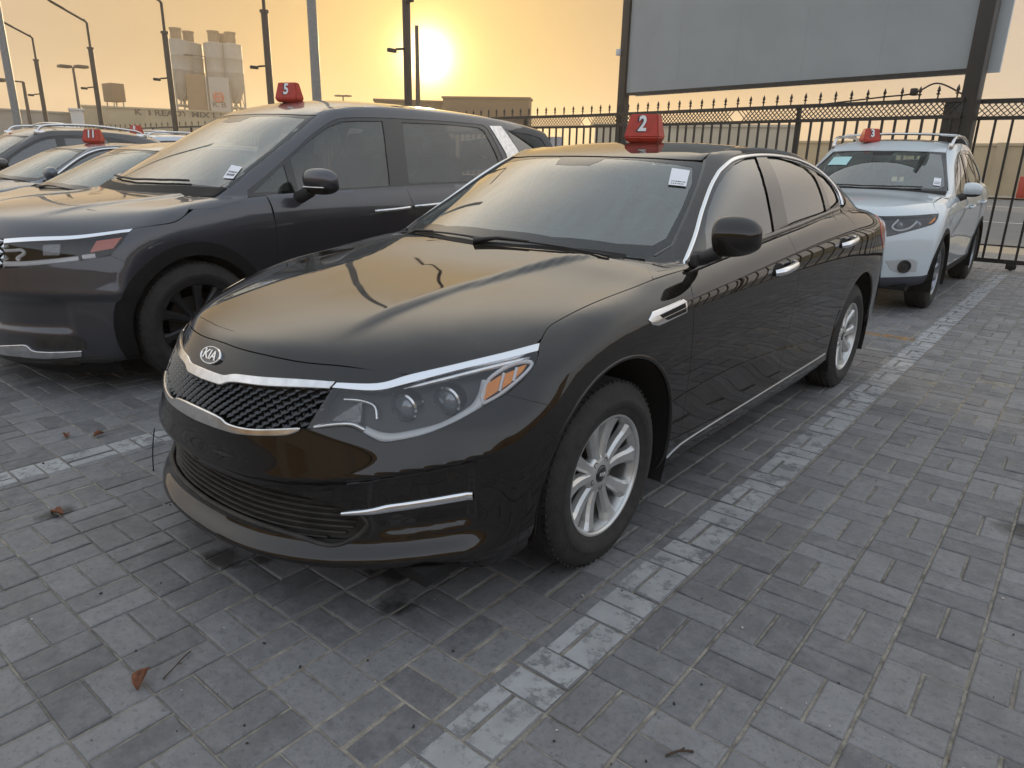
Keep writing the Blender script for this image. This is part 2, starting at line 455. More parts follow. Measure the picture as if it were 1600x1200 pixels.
def ribbon(M, shell, path, width, d=None, off=.002, height=.004, mat=0, h=.02, closed=False, taper=None, nseg=4, round_=True):
    """A moulding that follows the shell along a 3D path: half-round section of the given width."""
    path = resample(np.array(path, float), h, closed)
    Q = []; N = []
    for p in path:
        if d is not None:
            w = np.array(d, float) / np.linalg.norm(d); q, n = shell.cast(p - w * 4, w)
        else: q, n = shell.near(p)
        Q.append(q); N.append(n)
    Q = np.array(Q); N = np.array(N); m = len(Q)
    T = (np.roll(Q, -1, 0) - np.roll(Q, 1, 0)) if closed else np.gradient(Q, axis=0)
    T /= np.linalg.norm(T, axis=1)[:, None] + 1e-12
    S = np.cross(T, N); S /= np.linalg.norm(S, axis=1)[:, None] + 1e-12
    V = []; NN = []; K = nseg + 1
    wd = np.array([width if not callable(width) else width(i / (m - 1)) for i in range(m)])
    if taper: 
        t = np.minimum(np.arange(m), np.arange(m)[::-1]) * h; wd = wd * np.clip(t / taper, .15, 1)
    for k in range(K):
        a = math.pi * k / nseg
        V.append(Q + S * (-math.cos(a) * wd / 2)[:, None] + N * (off + height * math.sin(a)) - N * (.004 if k in (0, nseg) else 0))
        nn = S * (-math.cos(a)) * (height / np.maximum(wd / 2, 1e-4))[:, None] + N * (math.sin(a) + .15)
        NN.append(nn / np.linalg.norm(nn, axis=1)[:, None])
    V = np.concatenate(V); NN = np.concatenate(NN)
    f = []
    for k in range(nseg):
        for i in range(m if closed else m - 1):
            j = (i + 1) % m
            f.append((k * m + i, (k + 1) * m + i, (k + 1) * m + j, k * m + j))
    f = np.array(f); t = np.cross(V[f[:, 1]] - V[f[:, 0]], V[f[:, 2]] - V[f[:, 0]]); bad = (t * NN[f[:, 0]]).sum(1) < 0
    f[bad] = f[bad][:, ::-1]
    M.add(V, NN, f, mat); return M

def tube(M, pts, r, n=8, mat=0, cap=True, closed=False):
    pts = np.array(pts, float); m = len(pts)
    T = np.gradient(pts, axis=0); T /= np.linalg.norm(T, axis=1)[:, None] + 1e-12
    ref = np.array([0, 0, 1.]) if abs(T[0][2]) < .9 else np.array([1., 0, 0])
    rr = np.broadcast_to(np.asarray(r, float), (m,))
    V = []; N = []
    for i in range(m):
        a = np.cross(T[i], ref); a /= np.linalg.norm(a); b = np.cross(T[i], a); ref = -np.cross(T[i], a) * -1 if False else ref
        for k in range(n):
            t = 2 * math.pi * k / n; o = a * math.cos(t) + b * math.sin(t)
            V.append(pts[i] + o * rr[i]); N.append(o)
    f = [(i * n + k, i * n + (k + 1) % n, (i + 1) * n + (k + 1) % n, (i + 1) * n + k) for i in range(m - 1) for k in range(n)]
    M.add(V, N, f, mat)
    if cap:
        M.add(V[:n], [-T[0]] * n, [tuple(range(n))[::-1]], mat); M.add(V[-n:], [T[-1]] * n, [tuple(range(n))], mat)
    return M

def box(M, c, s, mat=0, R=None, bev=0.):
    c = np.array(c, float); s = np.array(s, float) / 2
    if bev <= 0:
        V = np.array([[x, y, z] for x in (-1, 1) for y in (-1, 1) for z in (-1, 1)], float) * s
        fs = [(0, 1, 3, 2), (4, 6, 7, 5), (0, 4, 5, 1), (2, 3, 7, 6), (0, 2, 6, 4), (1, 5, 7, 3)]
        for f in fs:
            P = V[list(f)]; n = np.cross(P[1] - P[0], P[2] - P[0]); n /= np.linalg.norm(n) + 1e-12
            if R is not None: P = P @ np.array(R).T; n = np.array(R) @ n
            M.add(P + c, [n] * 4, [(0, 1, 2, 3)], mat)
        return M
    b = min(bev, s.min() * .95); r = s - b
    bm = bmesh.new(); bmesh.ops.create_cube(bm, size=1)
    for v in bm.verts: v.co = Vector([v.co[i] * 2 * s[i] for i in range(3)])
    bmesh.ops.bevel(bm, geom=bm.edges[:], offset=b, segments=2, profile=.6, affect='EDGES')
    bm.normal_update(); bm.verts.index_update()
    P = np.array([v.co[:] for v in bm.verts]); F = [[v.index for v in f.verts] for f in bm.faces]; N = np.array([v.normal[:] for v in bm.verts]); bm.free()
    if R is not None: P = P @ np.array(R).T; N = N @ np.array(R).T
    M.add(P + c, N, F, mat); return M

def lathe(M, prof, c=(0, 0, 0), axis=0, n=48, mat=0, sharp=True):
    """prof: (radius, along-axis) pairs; revolved about x (axis 0), y or z."""
    prof = np.array(prof, float); c = np.array(c, float)
    A = {0: (np.array([0, 1., 0]), np.array([0, 0, 1.]), np.array([1., 0, 0])), 1: (np.array([1., 0, 0]), np.array([0, 0, -1.]), np.array([0, 1., 0])), 2: (np.array([1., 0, 0]), np.array([0, 1., 0]), np.array([0, 0, 1.]))}[axis]
    th = np.arange(n) * 2 * math.pi / n
    ring = np.cos(th)[:, None] * A[0] + np.sin(th)[:, None] * A[1]
    seg = np.diff(prof, axis=0); l = np.linalg.norm(seg, axis=1)[:, None] + 1e-12
    sn = np.stack([seg[:, 1], -seg[:, 0]], 1) / l
    i = np.arange(n); j = (i + 1) % n
    for k in range(len(seg)):
        if l[k] < 1e-9: continue
        na = nb = sn[k]
        if k > 0 and sn[k] @ sn[k - 1] > .6: na = sn[k] + sn[k - 1]
        if k + 1 < len(seg) and sn[k] @ sn[k + 1] > .6: nb = sn[k] + sn[k + 1]
        na = na / np.linalg.norm(na); nb = nb / np.linalg.norm(nb)
        V = np.concatenate([c + ring * prof[k, 0] + A[2] * prof[k, 1], c + ring * prof[k + 1, 0] + A[2] * prof[k + 1, 1]])
        N = np.concatenate([ring * na[0] + A[2] * na[1], ring * nb[0] + A[2] * nb[1]])
        M.add(V, N, np.stack([i, j, j + n, i + n], 1), mat)
    return M
class Union:
    def __init__(s, *sh): s.sh = sh
    def cast(s, o, d):
        best = None
        for h_ in s.sh:
            h = h_.bvh.ray_cast(Vector(o), Vector(d))
            if h[0] is not None and (best is None or h[3] < best[0]): best = (h[3], h, h_)
        if best is None:
            bb = None
            for h_ in s.sh:
                h = h_.bvh.ray_cast(Vector(o), Vector(d))
                q = Vector(o) + Vector(d) * float((np.array([0, 2.4, .8]) - np.array(o)) @ np.array(d))
                n = h_.bvh.find_nearest(q)
                if bb is None or n[3] < bb[0]: bb = (n[3], n, h_)
            best = bb
        p = np.array(best[1][0]); return p, best[2].normal_at(p, best[1][2])
    def near(s, p):
        b = min(((h.bvh.find_nearest(Vector(p)), h) for h in s.sh), key=lambda t: t[0][3])
        q = np.array(b[0][0]); return q, b[1].normal_at(q, b[0][2])

def sd(pts, x=.9): return np.array([(x, y, z) for y, z in pts])
def tp(pts, z=1.1): return np.array([(x, y, z) for x, y in pts])
def symloop(half):
    """Half outline that starts and ends on the centre plane, completed by its mirror image."""
    h = np.array(half, float); m = h[::-1] * [-1, 1, 1]
    if abs(h[0][0]) < 1e-6: m = m[:-1]
    if abs(h[-1][0]) < 1e-6: m = m[1:]
    return np.concatenate([h, m])
def cr(pts, n=5): return smooth_poly(pts, False, n)
def arc(c, r, a0, a1, n=22, x=.9):
    a = np.radians(np.linspace(a0, a1, n)); return np.array([(x, c[0] + r * math.cos(t), c[1] + r * math.sin(t)) for t in a])
def cat3(*a): return np.concatenate([np.array(x, float).reshape(-1, 3) for x in a])

def ontop(shell, pts):
    return np.array([shell.cast((p[0], p[1], 4), (0, 0, -1))[0] for p in resample(np.array(pts, float), .04)])

def mirrored(M):
    N = Mesh(); N.v = [v * [-1, 1, 1] for v in M.v]; N.n = [n * [-1, 1, 1] for n in M.n]
    N.f = [tuple(reversed(f)) for f in M.f]; N.m = list(M.m); N.c = M.c; return N
def both(M):
    N = mirrored(M); R = Mesh(); R.v = M.v + N.v; R.n = M.n + N.n; R.m = M.m + N.m; R.c = M.c * 2
    R.f = M.f + [tuple(i + M.c for i in f) for f in N.f]; return R
def pair(M, name, mats, parent):
    return M.build(name, mats, parent), M.build(name, mats, parent, mirror=True)

def text_mesh(txt, size, mats, name, parent, mtx, extrude=.0008, align='CENTER', sx=1., shear=0., bold=0.):
    cu = bpy.data.curves.new('t', 'FONT'); cu.body = txt; cu.size = size; cu.extrude = extrude; cu.align_x = align; cu.align_y = 'CENTER'; cu.shear = shear
    cu.offset = bold; cu.resolution_u = 3
    ob = bpy.data.objects.new('t', cu); me = bpy.data.meshes.new_from_object(ob); bpy.data.objects.remove(ob); bpy.data.curves.remove(cu)
    me.transform(mtx @ Matrix.Diagonal((sx, 1, 1, 1))); me.name = name
    me.materials.clear(); me.materials.append(mats)
    o = bpy.data.objects.new(name, me); COL.objects.link(o)
    if parent is not None: o.parent = parent
    return o

def look(o, nrm, up=(0, 0, 1)):
    """Matrix whose z axis is nrm and whose y axis leans to up."""
    z = Vector(nrm).normalized(); x = Vector(up).cross(z).normalized(); y = z.cross(x)
    return Matrix(((x[0], y[0], z[0], o[0]), (x[1], y[1], z[1], o[1]), (x[2], y[2], z[2], o[2]), (0, 0, 0, 1)))

def cage(V, Q, levels, mat_, name, parent, smooth=True):
    V, Q = catmull(np.array(V, float), np.array(Q), levels)
    return Mesh().add(V, None, Q).build(name, mat_, parent, smooth)

def wheel(parent, c, R, w, rim_r, spokes, mats, style='twin', cap_txt=None, side=1, turn=0., spin=0.):
    """Tyre, alloy rim and hub; axle along x, outer face towards +x (mirrored for the other side)."""
    tyre_m, rim_m, dark_m, cap_m, txt_m = mats
    holder = Mesh()
    lathe(holder, [(.0, -.03), (.15, -.03), (.15, -.012), (.06, -.012), (.06, .0), (0, 0)], n=32)       # brake disc
    hub = holder.build('wheel', dark_m, parent)
    hub.location = c; hub.rotation_euler = (spin, 0, (0 if side > 0 else math.pi) + turn)
    hw = w / 2; s = hw * .88
    T = Mesh()
    rr = rim_r
    prof = [(rr - .012, -s), (rr + .012, -s - .006), (rr + .05, -hw - .004), (R - .06, -hw - .002), (R - .022, -hw + .012), (R - .006, -hw + .030), (R - .001, -hw + .045)]
    xs = [-.036, -.012, .012, .036]; k = w / .205
    for x in xs:
        prof += [(R + .001, (x - .006) * k), (R + .001, (x - .0042) * k), (R - .007, (x - .004) * k), (R - .007, (x + .004) * k), (R + .001, (x + .0042) * k)]
    prof += [(R - .001, hw - .045), (R - .006, hw - .030), (R - .010, hw - .024), (R - .022, hw - .012), (R - .045, hw - .004), (R - .06, hw + .002), (R - .062, hw + .0035), (rr + .05, hw + .004), (rr + .03, hw + .002), (rr + .028, hw + .0), (rr + .012, s + .007), (rr + .002, s + .002), (rr - .012, s - .01)]
    lathe(T, prof, n=72)
    # shoulder sipes
    for i in range(72):
        a = 2 * math.pi * i / 72
        for sx in (1,):
            Rm = np.array([[1, 0, 0], [0, math.cos(a), -math.sin(a)], [0, math.sin(a), math.cos(a)]])
            box(T, Rm @ np.array([hw - .037, 0, R - .0035]), (.026, .0035 * 3, .006), R=Rm)
    T.build('tyre', tyre_m, hub)
    A = Mesh()
    lathe(A, [(rr - .035, -s), (rr - .02, s - .04), (rr - .012, s - .012), (rr - .010, s - .003), (rr - .004, s + .001), (rr + .004, s - .001), (rr + .006, s - .012)], n=72)
    lathe(A, [(rr - .035, -s), (rr - .020, s - .040), (rr - .016, s - .02), (rr - .012, s - .012)], n=72)
    xo = s - .012; xi = s - .030
    lathe(A, [(.072, xi - .03), (.072, xi - .004), (.064, xi + .003), (.032, xi + .006), (.030, xi + .001), (.0, xi + .001)], n=40)
    n = spokes
    for i in range(n):
        if style == 'twin':
            a0 = 2 * math.pi * (i // 2) / (n // 2) + (1 if i % 2 else -1) * .235
            a1 = 2 * math.pi * (i // 2) / (n // 2) + (1 if i % 2 else -1) * .30
        else: a0 = a1 = 2 * math.pi * i / n
        def P(r, a, x): return np.array([x, r * math.cos(a), r * math.sin(a)])
        r0, r1 = .058, rr - .014
        sec = []
        for t in np.linspace(0, 1, 6):
            r = r0 + (r1 - r0) * t; a = a0 + (a1 - a0) * t
            wd = (.017 + .010 * t + .010 * max(0, t - .8) / .2); x = xi + .004 + (xo - xi - .004) * t ** 1.3 - .006 * math.sin(math.pi * t)
            da = wd / r
            db = da * .62
            sec.append([P(r, a - da * 1.15, x - .028), P(r, a - da, x - .010), P(r, a - db * .9, x), P(r, a + db * .9, x), P(r, a + da, x - .010), P(r, a + da * 1.15, x - .028)])
        sec = np.array(sec)
        for j in range(5):
            for q in range(5):
                P4 = np.array([sec[j, q], sec[j, q + 1], sec[j + 1, q + 1], sec[j + 1, q]])
                nn = np.cross(P4[1] - P4[0], P4[3] - P4[0]); nn /= np.linalg.norm(nn) + 1e-12
                if nn[0] < 0 : P4 = P4[::-1]; nn = -nn
                A.add(P4, [nn] * 4, [(0, 1, 2, 3)])
    rim = A.build('rim', rim_m, hub)
    B = Mesh()
    for i in range(5):
        a = 2 * math.pi * (i + .5) / 5; y, z = .051 * math.cos(a), .051 * math.sin(a)
        lathe(B, [(.011, xi - .002), (.011, xi + .0045), (.0075, xi + .0048), (.0075, xi - .004), (0, xi - .004)], c=(0, y, z), n=12)
    B.build('lug_nut', dark_m, hub)
    Cm = Mesh(); lathe(Cm, [(.030, xi), (.029, xi + .008), (.025, xi + .011), (0, xi + .012)], n=28)
    cap = Cm.build('center_cap', cap_m, hub)
    if cap_txt:
        text_mesh(cap_txt, .019, txt_m, 'cap_lettering', hub, look((xi + .0125, 0, 0), (1, 0, 0), (0, math.cos(1.1), math.sin(1.1))), .0004, sx=1.25)
    return hub

def arch_liner(M, yc, zc, r, x0, x1, n=20, mat=0):
    """Wheel housing: half drum with an inner wall."""
    a = np.linspace(math.radians(-25), math.radians(205), n)
    V = []; N = []
    for t in a:
        for x in (x0, x1): V.append((x, yc + r * math.cos(t), zc + r * math.sin(t))); N.append((0, -math.cos(t), -math.sin(t)))
    f = [(2 * i, 2 * i + 1, 2 * i + 3, 2 * i + 2) for i in range(n - 1)]
    M.add(V, N, f, mat)
    M.add([(x0, yc + r * math.cos(t), zc + r * math.sin(t)) for t in a], [(1, 0, 0)] * n, [tuple(range(n))], mat)
    return M

def core(M, shell, inset, wheels, keep=lambda c: np.ones(len(c), bool)):
    """Dark inner body behind the panels, open at the wheel housings."""
    V = shell.V - shell.N * inset; c = V[shell.Q].mean(1); k = keep(c)
    for yc, zc, r, xm in wheels:
        k &= ~((np.hypot(c[:, 1] - yc, c[:, 2] - zc) < r) & (np.abs(c[:, 0]) > xm))
    M.add(V, shell.N, shell.Q[k]); return M
# ------------------------------------------------------------------ ground
CELL = 0.2045
def ground_mat(name, c1, c2, scale, rough=.85, bump=.3, c3=None):
    m = bpy.data.materials.new(name); m.use_nodes = True; t = m.node_tree; b = t.nodes['Principled BSDF']; L = t.links
    co = t.nodes.new('ShaderNodeNewGeometry')
    n = t.nodes.new('ShaderNodeTexNoise'); n.inputs['Scale'].default_value = scale; n.inputs['Detail'].default_value = 8; n.inputs['Roughness'].default_value = .65
    L.new(co.outputs['Position'], n.inputs['Vector'])
    r = t.nodes.new('ShaderNodeMapRange'); r.inputs[1].default_value = .3; r.inputs[2].default_value = .7; L.new(n.outputs['Fac'], r.inputs[0])
    mx = t.nodes.new('ShaderNodeMix'); mx.data_type = 'RGBA'; mx.inputs[6].default_value = (*c1, 1); mx.inputs[7].default_value = (*c2, 1); L.new(r.outputs[0], mx.inputs[0])
    L.new(mx.outputs[2], b.inputs['Base Color']); b.inputs['Roughness'].default_value = rough
    n2 = t.nodes.new('ShaderNodeTexNoise'); n2.inputs['Scale'].default_value = scale * 14; n2.inputs['Detail'].default_value = 4; L.new(co.outputs['Position'], n2.inputs['Vector'])
    bp = t.nodes.new('ShaderNodeBump'); bp.inputs['Strength'].default_value = bump; bp.inputs['Distance'].default_value = .01
    L.new(n2.outputs['Fac'], bp.inputs['Height']); L.new(bp.outputs[0], b.inputs['Normal'])
    return m
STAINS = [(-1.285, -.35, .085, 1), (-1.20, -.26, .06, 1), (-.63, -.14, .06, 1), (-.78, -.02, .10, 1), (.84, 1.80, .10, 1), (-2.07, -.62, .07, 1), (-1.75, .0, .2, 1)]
def brick_mat():
    m = bpy.data.materials.new('grey_paver'); m.use_nodes = True; t = m.node_tree; b = t.nodes['Principled BSDF']; L = t.links
    def N(k, **kw):
        n = t.nodes.new(k)
        for a, v in kw.items(): setattr(n, a, v)
        return n
    def math_(op, a, b_=None, c=None, clamp=False):
        n = N('ShaderNodeMath', operation=op, use_clamp=clamp)
        for i, q in enumerate((a, b_, c)):
            if q is None: continue
            if isinstance(q, (int, float)): n.inputs[i].default_value = q
            else: L.new(q, n.inputs[i])
        return n.outputs[0]
    def mix(f, a, c):
        n = N('ShaderNodeMix', data_type='RGBA')
        for i, q in ((0, f), (6, a), (7, c)):
            if isinstance(q, (int, float)): n.inputs[i].default_value = q
            elif isinstance(q, tuple): n.inputs[i].default_value = (*q, 1)
            else: L.new(q, n.inputs[i])
        return n.outputs[2]
    def noise(s, d=6, r=.6):
        n = N('ShaderNodeTexNoise'); n.inputs['Scale'].default_value = s; n.inputs['Detail'].default_value = d; n.inputs['Roughness'].default_value = r
        L.new(g.outputs['Position'], n.inputs['Vector']); return n.outputs['Fac']
    def rng(v, a, b_, c=0., d=1.):
        n = N('ShaderNodeMapRange'); L.new(v, n.inputs[0])
        for i, q in enumerate((a, b_, c, d)): n.inputs[i + 1].default_value = q
        return n.outputs[0]
    g = N('ShaderNodeNewGeometry'); oi = N('ShaderNodeObjectInfo'); at_ = N('ShaderNodeAttribute', attribute_name='tint')
    rnd = math_('ADD', at_.outputs['Fac'], math_('MULTIPLY', oi.outputs['Random'], oi.outputs['Object Index']))
    base = mix(rnd, (.105, .105, .111), (.205, .204, .209))
    base = mix(rng(noise(1.3, 4), .45, .75, 0, .35), base, (.165, .155, .145))          # dusty areas
    base = mix(rng(noise(11, 9, .75), .42, .72, 0, .65), base, (.25, .247, .247))        # scuffs
    base = mix(rng(noise(2.6, 6, .65), .50, .74, 0, .5), base, (.085, .083, .084))      # old tyre grime
    base = mix(rng(noise(55, 6, .7), .54, .70, 0, .6), base, (.055, .055, .06))        # pores
    base = mix(rng(noise(30, 6, .7), .52, .70, 0, .45), base, (.075, .074, .078))
    base = mix(rng(noise(5.5, 7, .7), .62, .80, 0, .45), base, (.17, .14, .105))      # sand caught on the face
    base = mix(rng(noise(190, 2, .5), .71, .76, 0, .8), base, (.36, .35, .34))         # light chips
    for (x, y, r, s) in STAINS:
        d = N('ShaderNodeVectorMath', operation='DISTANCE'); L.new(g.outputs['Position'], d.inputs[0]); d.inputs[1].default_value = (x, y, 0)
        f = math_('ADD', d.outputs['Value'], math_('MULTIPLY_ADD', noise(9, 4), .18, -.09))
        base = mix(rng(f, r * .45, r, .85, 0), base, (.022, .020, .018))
    L.new(base, b.inputs['Base Color'])
    L.new(rng(noise(20, 5), .3, .7, .48, .75), b.inputs['Roughness'])
    bp = N('ShaderNodeBump'); bp.inputs['Strength'].default_value = .35; bp.inputs['Distance'].default_value = .006
    L.new(math_('ADD', noise(120, 5, .7), math_('MULTIPLY', noise(26, 4), 1.5)), bp.inputs['Height']); L.new(bp.outputs[0], b.inputs['Normal'])
    return m
M_brick = brick_mat()
M_sand = ground_mat('joint_sand', (.13, .115, .095), (.42, .38, .32), 16, .95, .8)
M_earth = ground_mat('sandy_ground', (.30, .25, .18), (.38, .32, .24), .15, .95, .3)
M_asph = ground_mat('asphalt', (.10, .10, .105), (.14, .14, .14), 2, .8, .4)

def paint_mat(name, col, cover):
    m = bpy.data.materials.new(name); m.use_nodes = True; t = m.node_tree; L = t.links; b = t.nodes['Principled BSDF']; o = t.nodes['Material Output']
    b.inputs['Roughness'].default_value = .7
    g = t.nodes.new('ShaderNodeNewGeometry')
    def noise(s, d, r):
        n = t.nodes.new('ShaderNodeTexNoise'); n.inputs['Scale'].default_value = s; n.inputs['Detail'].default_value = d; n.inputs['Roughness'].default_value = r
        L.new(g.outputs['Position'], n.inputs['Vector']); return n.outputs['Fac']
    r = t.nodes.new('ShaderNodeMapRange'); L.new(noise(11, 9, .75), r.inputs[0]); r.inputs[1].default_value = .50 - cover; r.inputs[2].default_value = .60 - cover
    r.inputs[3].default_value = .30; r.inputs[4].default_value = .86
    mx = t.nodes.new('ShaderNodeMix'); mx.data_type = 'RGBA'; mx.inputs[6].default_value = (*[c * .70 for c in col], 1); mx.inputs[7].default_value = (*col, 1)
    r2 = t.nodes.new('ShaderNodeMapRange'); L.new(noise(5, 6, .6), r2.inputs[0]); r2.inputs[1].default_value = .35; r2.inputs[2].default_value = .65; L.new(r2.outputs[0], mx.inputs[0]); L.new(mx.outputs[2], b.inputs['Base Color'])
    tr = t.nodes.new('ShaderNodeBsdfTransparent'); ms = t.nodes.new('ShaderNodeMixShader'); L.new(r.outputs[0], ms.inputs[0]); L.new(tr.outputs[0], ms.inputs[1]); L.new(b.outputs[0], ms.inputs[2]); L.new(ms.outputs[0], o.inputs[0])
    return m
M_line = paint_mat('worn_white_paint', (.44, .445, .45), .11)
M_yel = paint_mat('worn_yellow_paint', (.52, .27, .075), .05)

def slab(name, x0, x1, y0, y1, z, m, kind='structure', n=1):
    me = bpy.data.meshes.new(name); me.from_pydata([(x0, y0, z), (x1, y0, z), (x1, y1, z), (x0, y1, z)], [], [(0, 1, 2, 3)]); me.materials.append(m)
    o = bpy.data.objects.new(name, me); COL.objects.link(o); tag(o, kind=kind); return o
slab('ground', -415, 375, -295, 495, -.030, M_earth)
parking = slab('parking_lot', -60, 40, -40, 13.6, -.0100, M_brick)
bed = slab('joint_sand', -13.1, 5.32, -3.70, 12.68, -.0058, M_sand)
tag(parking, 'grey block paving of the parking lot', None)
slab('road', -200, 200, 15.2, 43, -.004, M_asph)
pave = slab('pavement', -200, 200, 43.2, 46.8, .10, ground_mat('kerb_paving', (.30, .27, .23), (.36, .33, .28), 3))
for y in (22.6, 33.5): slab('road_line', -200, 200, y, y + .18, .001, mat('road_paint', (.6, .6, .58), .7))

def brick_geo(lx, ly):
    hx, hy = lx / 2, ly / 2; c = .0075
    V = []; 
    for z, i in ((0, c), (-.0012, c * .45), (-.0042, .0008), (-.02, 0)):
        V += [(-hx + i, -hy + i, z), (hx - i, -hy + i, z), (hx - i, hy - i, z), (-hx + i, hy - i, z)]
    F = [(0, 1, 2, 3)]
    for r in (0, 4, 8):
        for k in range(4): F.append((r + k, r + 4 + k, r + 4 + (k + 1) % 4, r + (k + 1) % 4))
    return np.array(V), F
LX, SX, LY, SY = .1968, .0946, .2014, .0994
GEO = {0: brick_geo(LX, SY), 1: brick_geo(SX, LY)}
BM = {}
for k, (V, F) in GEO.items():
    me = bpy.data.meshes.new('brick'); me.from_pydata(V.tolist(), [], F); me.materials.append(M_brick); BM[k] = me
def seen(p, pad=.12):
    d = p - CAM_O; w = d @ CAM_W
    if w < .25: return None
    u, v = (d @ CAM_R) / w, (d @ CAM_U) / w
    return None if abs(u) > .7285 + pad or abs(v) > .5464 + pad else (u, v, w)
bricks = []
for i in range(-64, 26):
    for j in range(-18, 62):
        x, y = (i + .5) * CELL, (j + .5) * CELL
        if y < -2.6 and x > .6: continue
        vert = (i + j) % 2
        for s in (-1, 1):
            bx, by = (x + s * CELL / 4, y) if vert else (x, y + s * CELL / 4)
            jit = RNG.normal(0, 1, 6)
            dip = .004 * math.sin(x * 1.7 + 1) * math.sin(y * 1.3) + .003 * math.sin(3.1 * x + 2.2 * y)
            bricks.append((bx, by, -.0008 + .0012 * jit[0] + dip * .30, .0085 * jit[1], .0085 * jit[2], .009 * jit[3], vert, bx, by))
HID = lambda x, y: (-2.15 < x < -.28 and -.35 < y < 4.3) or (-5.3 < x < -3.2 and 0 < y)
def area(b):
    q = seen(np.array([b[0], b[1], 0]), -.0)
    if q is None or HID(b[0], b[1]): return 0
    d = np.array([b[0], b[1], 0]) - CAM_O; r = np.linalg.norm(d); return (CAM_O[2] / r) / (r * r)
order = sorted(range(len(bricks)), key=lambda k: -area(bricks[k]))
single = set(order[:300])
JV = []; JF = []; JT = []; nv = 0
PAINT = []      # (x0, x1, y0, y1) strips
STR = [(-.158, -.006, -3, 10.3), (-2.648, -2.496, -3, 9.5), (-5.13, -4.99, -3, 9.5), (-7.6, -7.46, -3, 9.5)]
YEL = [(-2.46, -.165, 5.02, 5.13)]
PV = {0: ([], []), 1: ([], [])}
for k, (x, y, z, rx, ry, rz, vert, _, _) in enumerate(bricks):
    R = np.array(Matrix.Rotation(rz, 3, 'Z') @ Matrix.Rotation(rx, 3, 'X') @ Matrix.Rotation(ry, 3, 'Y'))
    if k in single:
        o = bpy.data.objects.new('brick', BM[vert]); COL.objects.link(o); o.parent = parking; o.location = (x, y, z); o.rotation_euler = Matrix(R.tolist()).to_euler(); o.pass_index = 1
    else:
        V, F = GEO[vert]; P = V @ R.T + [x, y, z]
        JV.append(P); JF += [tuple(a + nv for a in f) for f in F]; JT.append(np.full(len(P), RNG.random())); nv += len(P)
    hx, hy = ((SX, LY) if vert else (LX, SY)); hx = hx / 2 - .004; hy = hy / 2 - .004
    for kind, strips in ((0, STR), (1, YEL)):
        for (x0, x1, y0, y1) in strips:
            e = .004 * math.sin(y * 9) + .003 * math.sin(y * 23)
            if kind == 1: y0, y1 = y0 + .05 * (x + 1.2) * .9, y1 + .05 * (x + 1.2) * .9
            a, b_ = max(x0 + e - x, -hx), min(x1 + e * .6 - x, hx); c, d = max(y0 - y, -hy), min(y1 - y, hy)
            if b_ - a > .008 and d - c > .008:
                vs, fs = PV[kind]; n0 = len(vs)
                for q in ((a, c), (b_, c), (b_, d), (a, d)): vs.append(tuple(R @ np.array([q[0], q[1], .0009]) + [x, y, z]))
                fs.append((n0, n0 + 1, n0 + 2, n0 + 3))
me = bpy.data.meshes.new('bricks'); me.from_pydata(np.concatenate(JV).tolist(), [], JF); me.materials.append(M_brick)
at_ = me.attributes.new('tint', 'FLOAT', 'POINT'); at_.data.foreach_set('value', np.concatenate(JT).astype(np.float32))
o = bpy.data.objects.new('bricks', me); COL.objects.link(o); o.parent = parking; tag(o, kind='stuff')
for kind, nm, m in ((0, 'parking_line', M_line), (1, 'yellow_line', M_yel)):
    me = bpy.data.meshes.new(nm); me.from_pydata(PV[kind][0], [], PV[kind][1]); me.materials.append(m)
    o = bpy.data.objects.new(nm, me); COL.objects.link(o); tag(o, kind='structure')
# ------------------------------------------------------------------ fence, billboard, poles, far buildings
def at(px, py, dist):
    d = CAM_W + CAM_R * (px - 800) / 1098.258 - CAM_U * (py - 600) / 1098.258
    return CAM_O + d * (dist / math.hypot(d[0], d[1]))
M_iron = mat('black_iron', (.014, .012, .011), .45, bump=.1, bscale=90)
M_pole = mat('dark_pole', (.05, .038, .030), .55, noise=.2)
M_gpole = mat('grey_pole', (.22, .22, .21), .5, noise=.15)
M_board = mat('weathered_grey_sheet', (.29, .315, .32), .55, noise=.07, nscale=1.2)
M_boardw = mat('pale_sheet', (.55, .58, .58), .5)
M_beige = mat('beige_render', (.42, .34, .22), .85, noise=.10, nscale=.6)
M_beige2 = mat('pale_render', (.48, .42, .32), .85, noise=.08, nscale=.6)
M_brown = mat('brown_cladding', (.20, .13, .07), .7, noise=.1, nscale=.5)
M_silo = mat('silo_paint', (.27, .245, .21), .6, noise=.12, nscale=.5)
M_steel = mat('plant_steel', (.30, .27, .23), .6)
M_emb = mat('faded_red_print', (.48, .12, .07), .7)
M_dkt = mat('dark_print', (.10, .085, .065), .7)

FENCE = [(-.98, 10.58), (-8.0, 11.75), (-40.0, 12.6)]
def fence_point(s):
    for (a, b) in zip(FENCE[:-1], FENCE[1:]):
        a, b = np.array(a), np.array(b); l = np.linalg.norm(b - a)
        if s <= l: return a + (b - a) * s / l, (b - a) / l
        s -= l
    return b, (b - a) / l
def shared(name, M, m):
    o = M.build(name, m); me = o.data; bpy.data.objects.remove(o); return me
def put(name, me, parent, loc, rz=0, rot=None):
    o = bpy.data.objects.new(name, me); COL.objects.link(o); o.parent = parent; o.location = loc
    o.rotation_euler = rot if rot is not None else (0, 0, rz); return o
BAR = shared('bar', box(Mesh(), (0, 0, 1.1), (.030, .030, 1.96)), M_iron)
FIN = Mesh()
lathe(FIN, [(.012, 0), (.012, .05), (.028, .058), (.030, .066), (.012, .075), (.012, .085), (.026, .105), (.018, .135), (.006, .165), (0, .18)], axis=2, n=8)
FIN = shared('finial', FIN, M_iron)
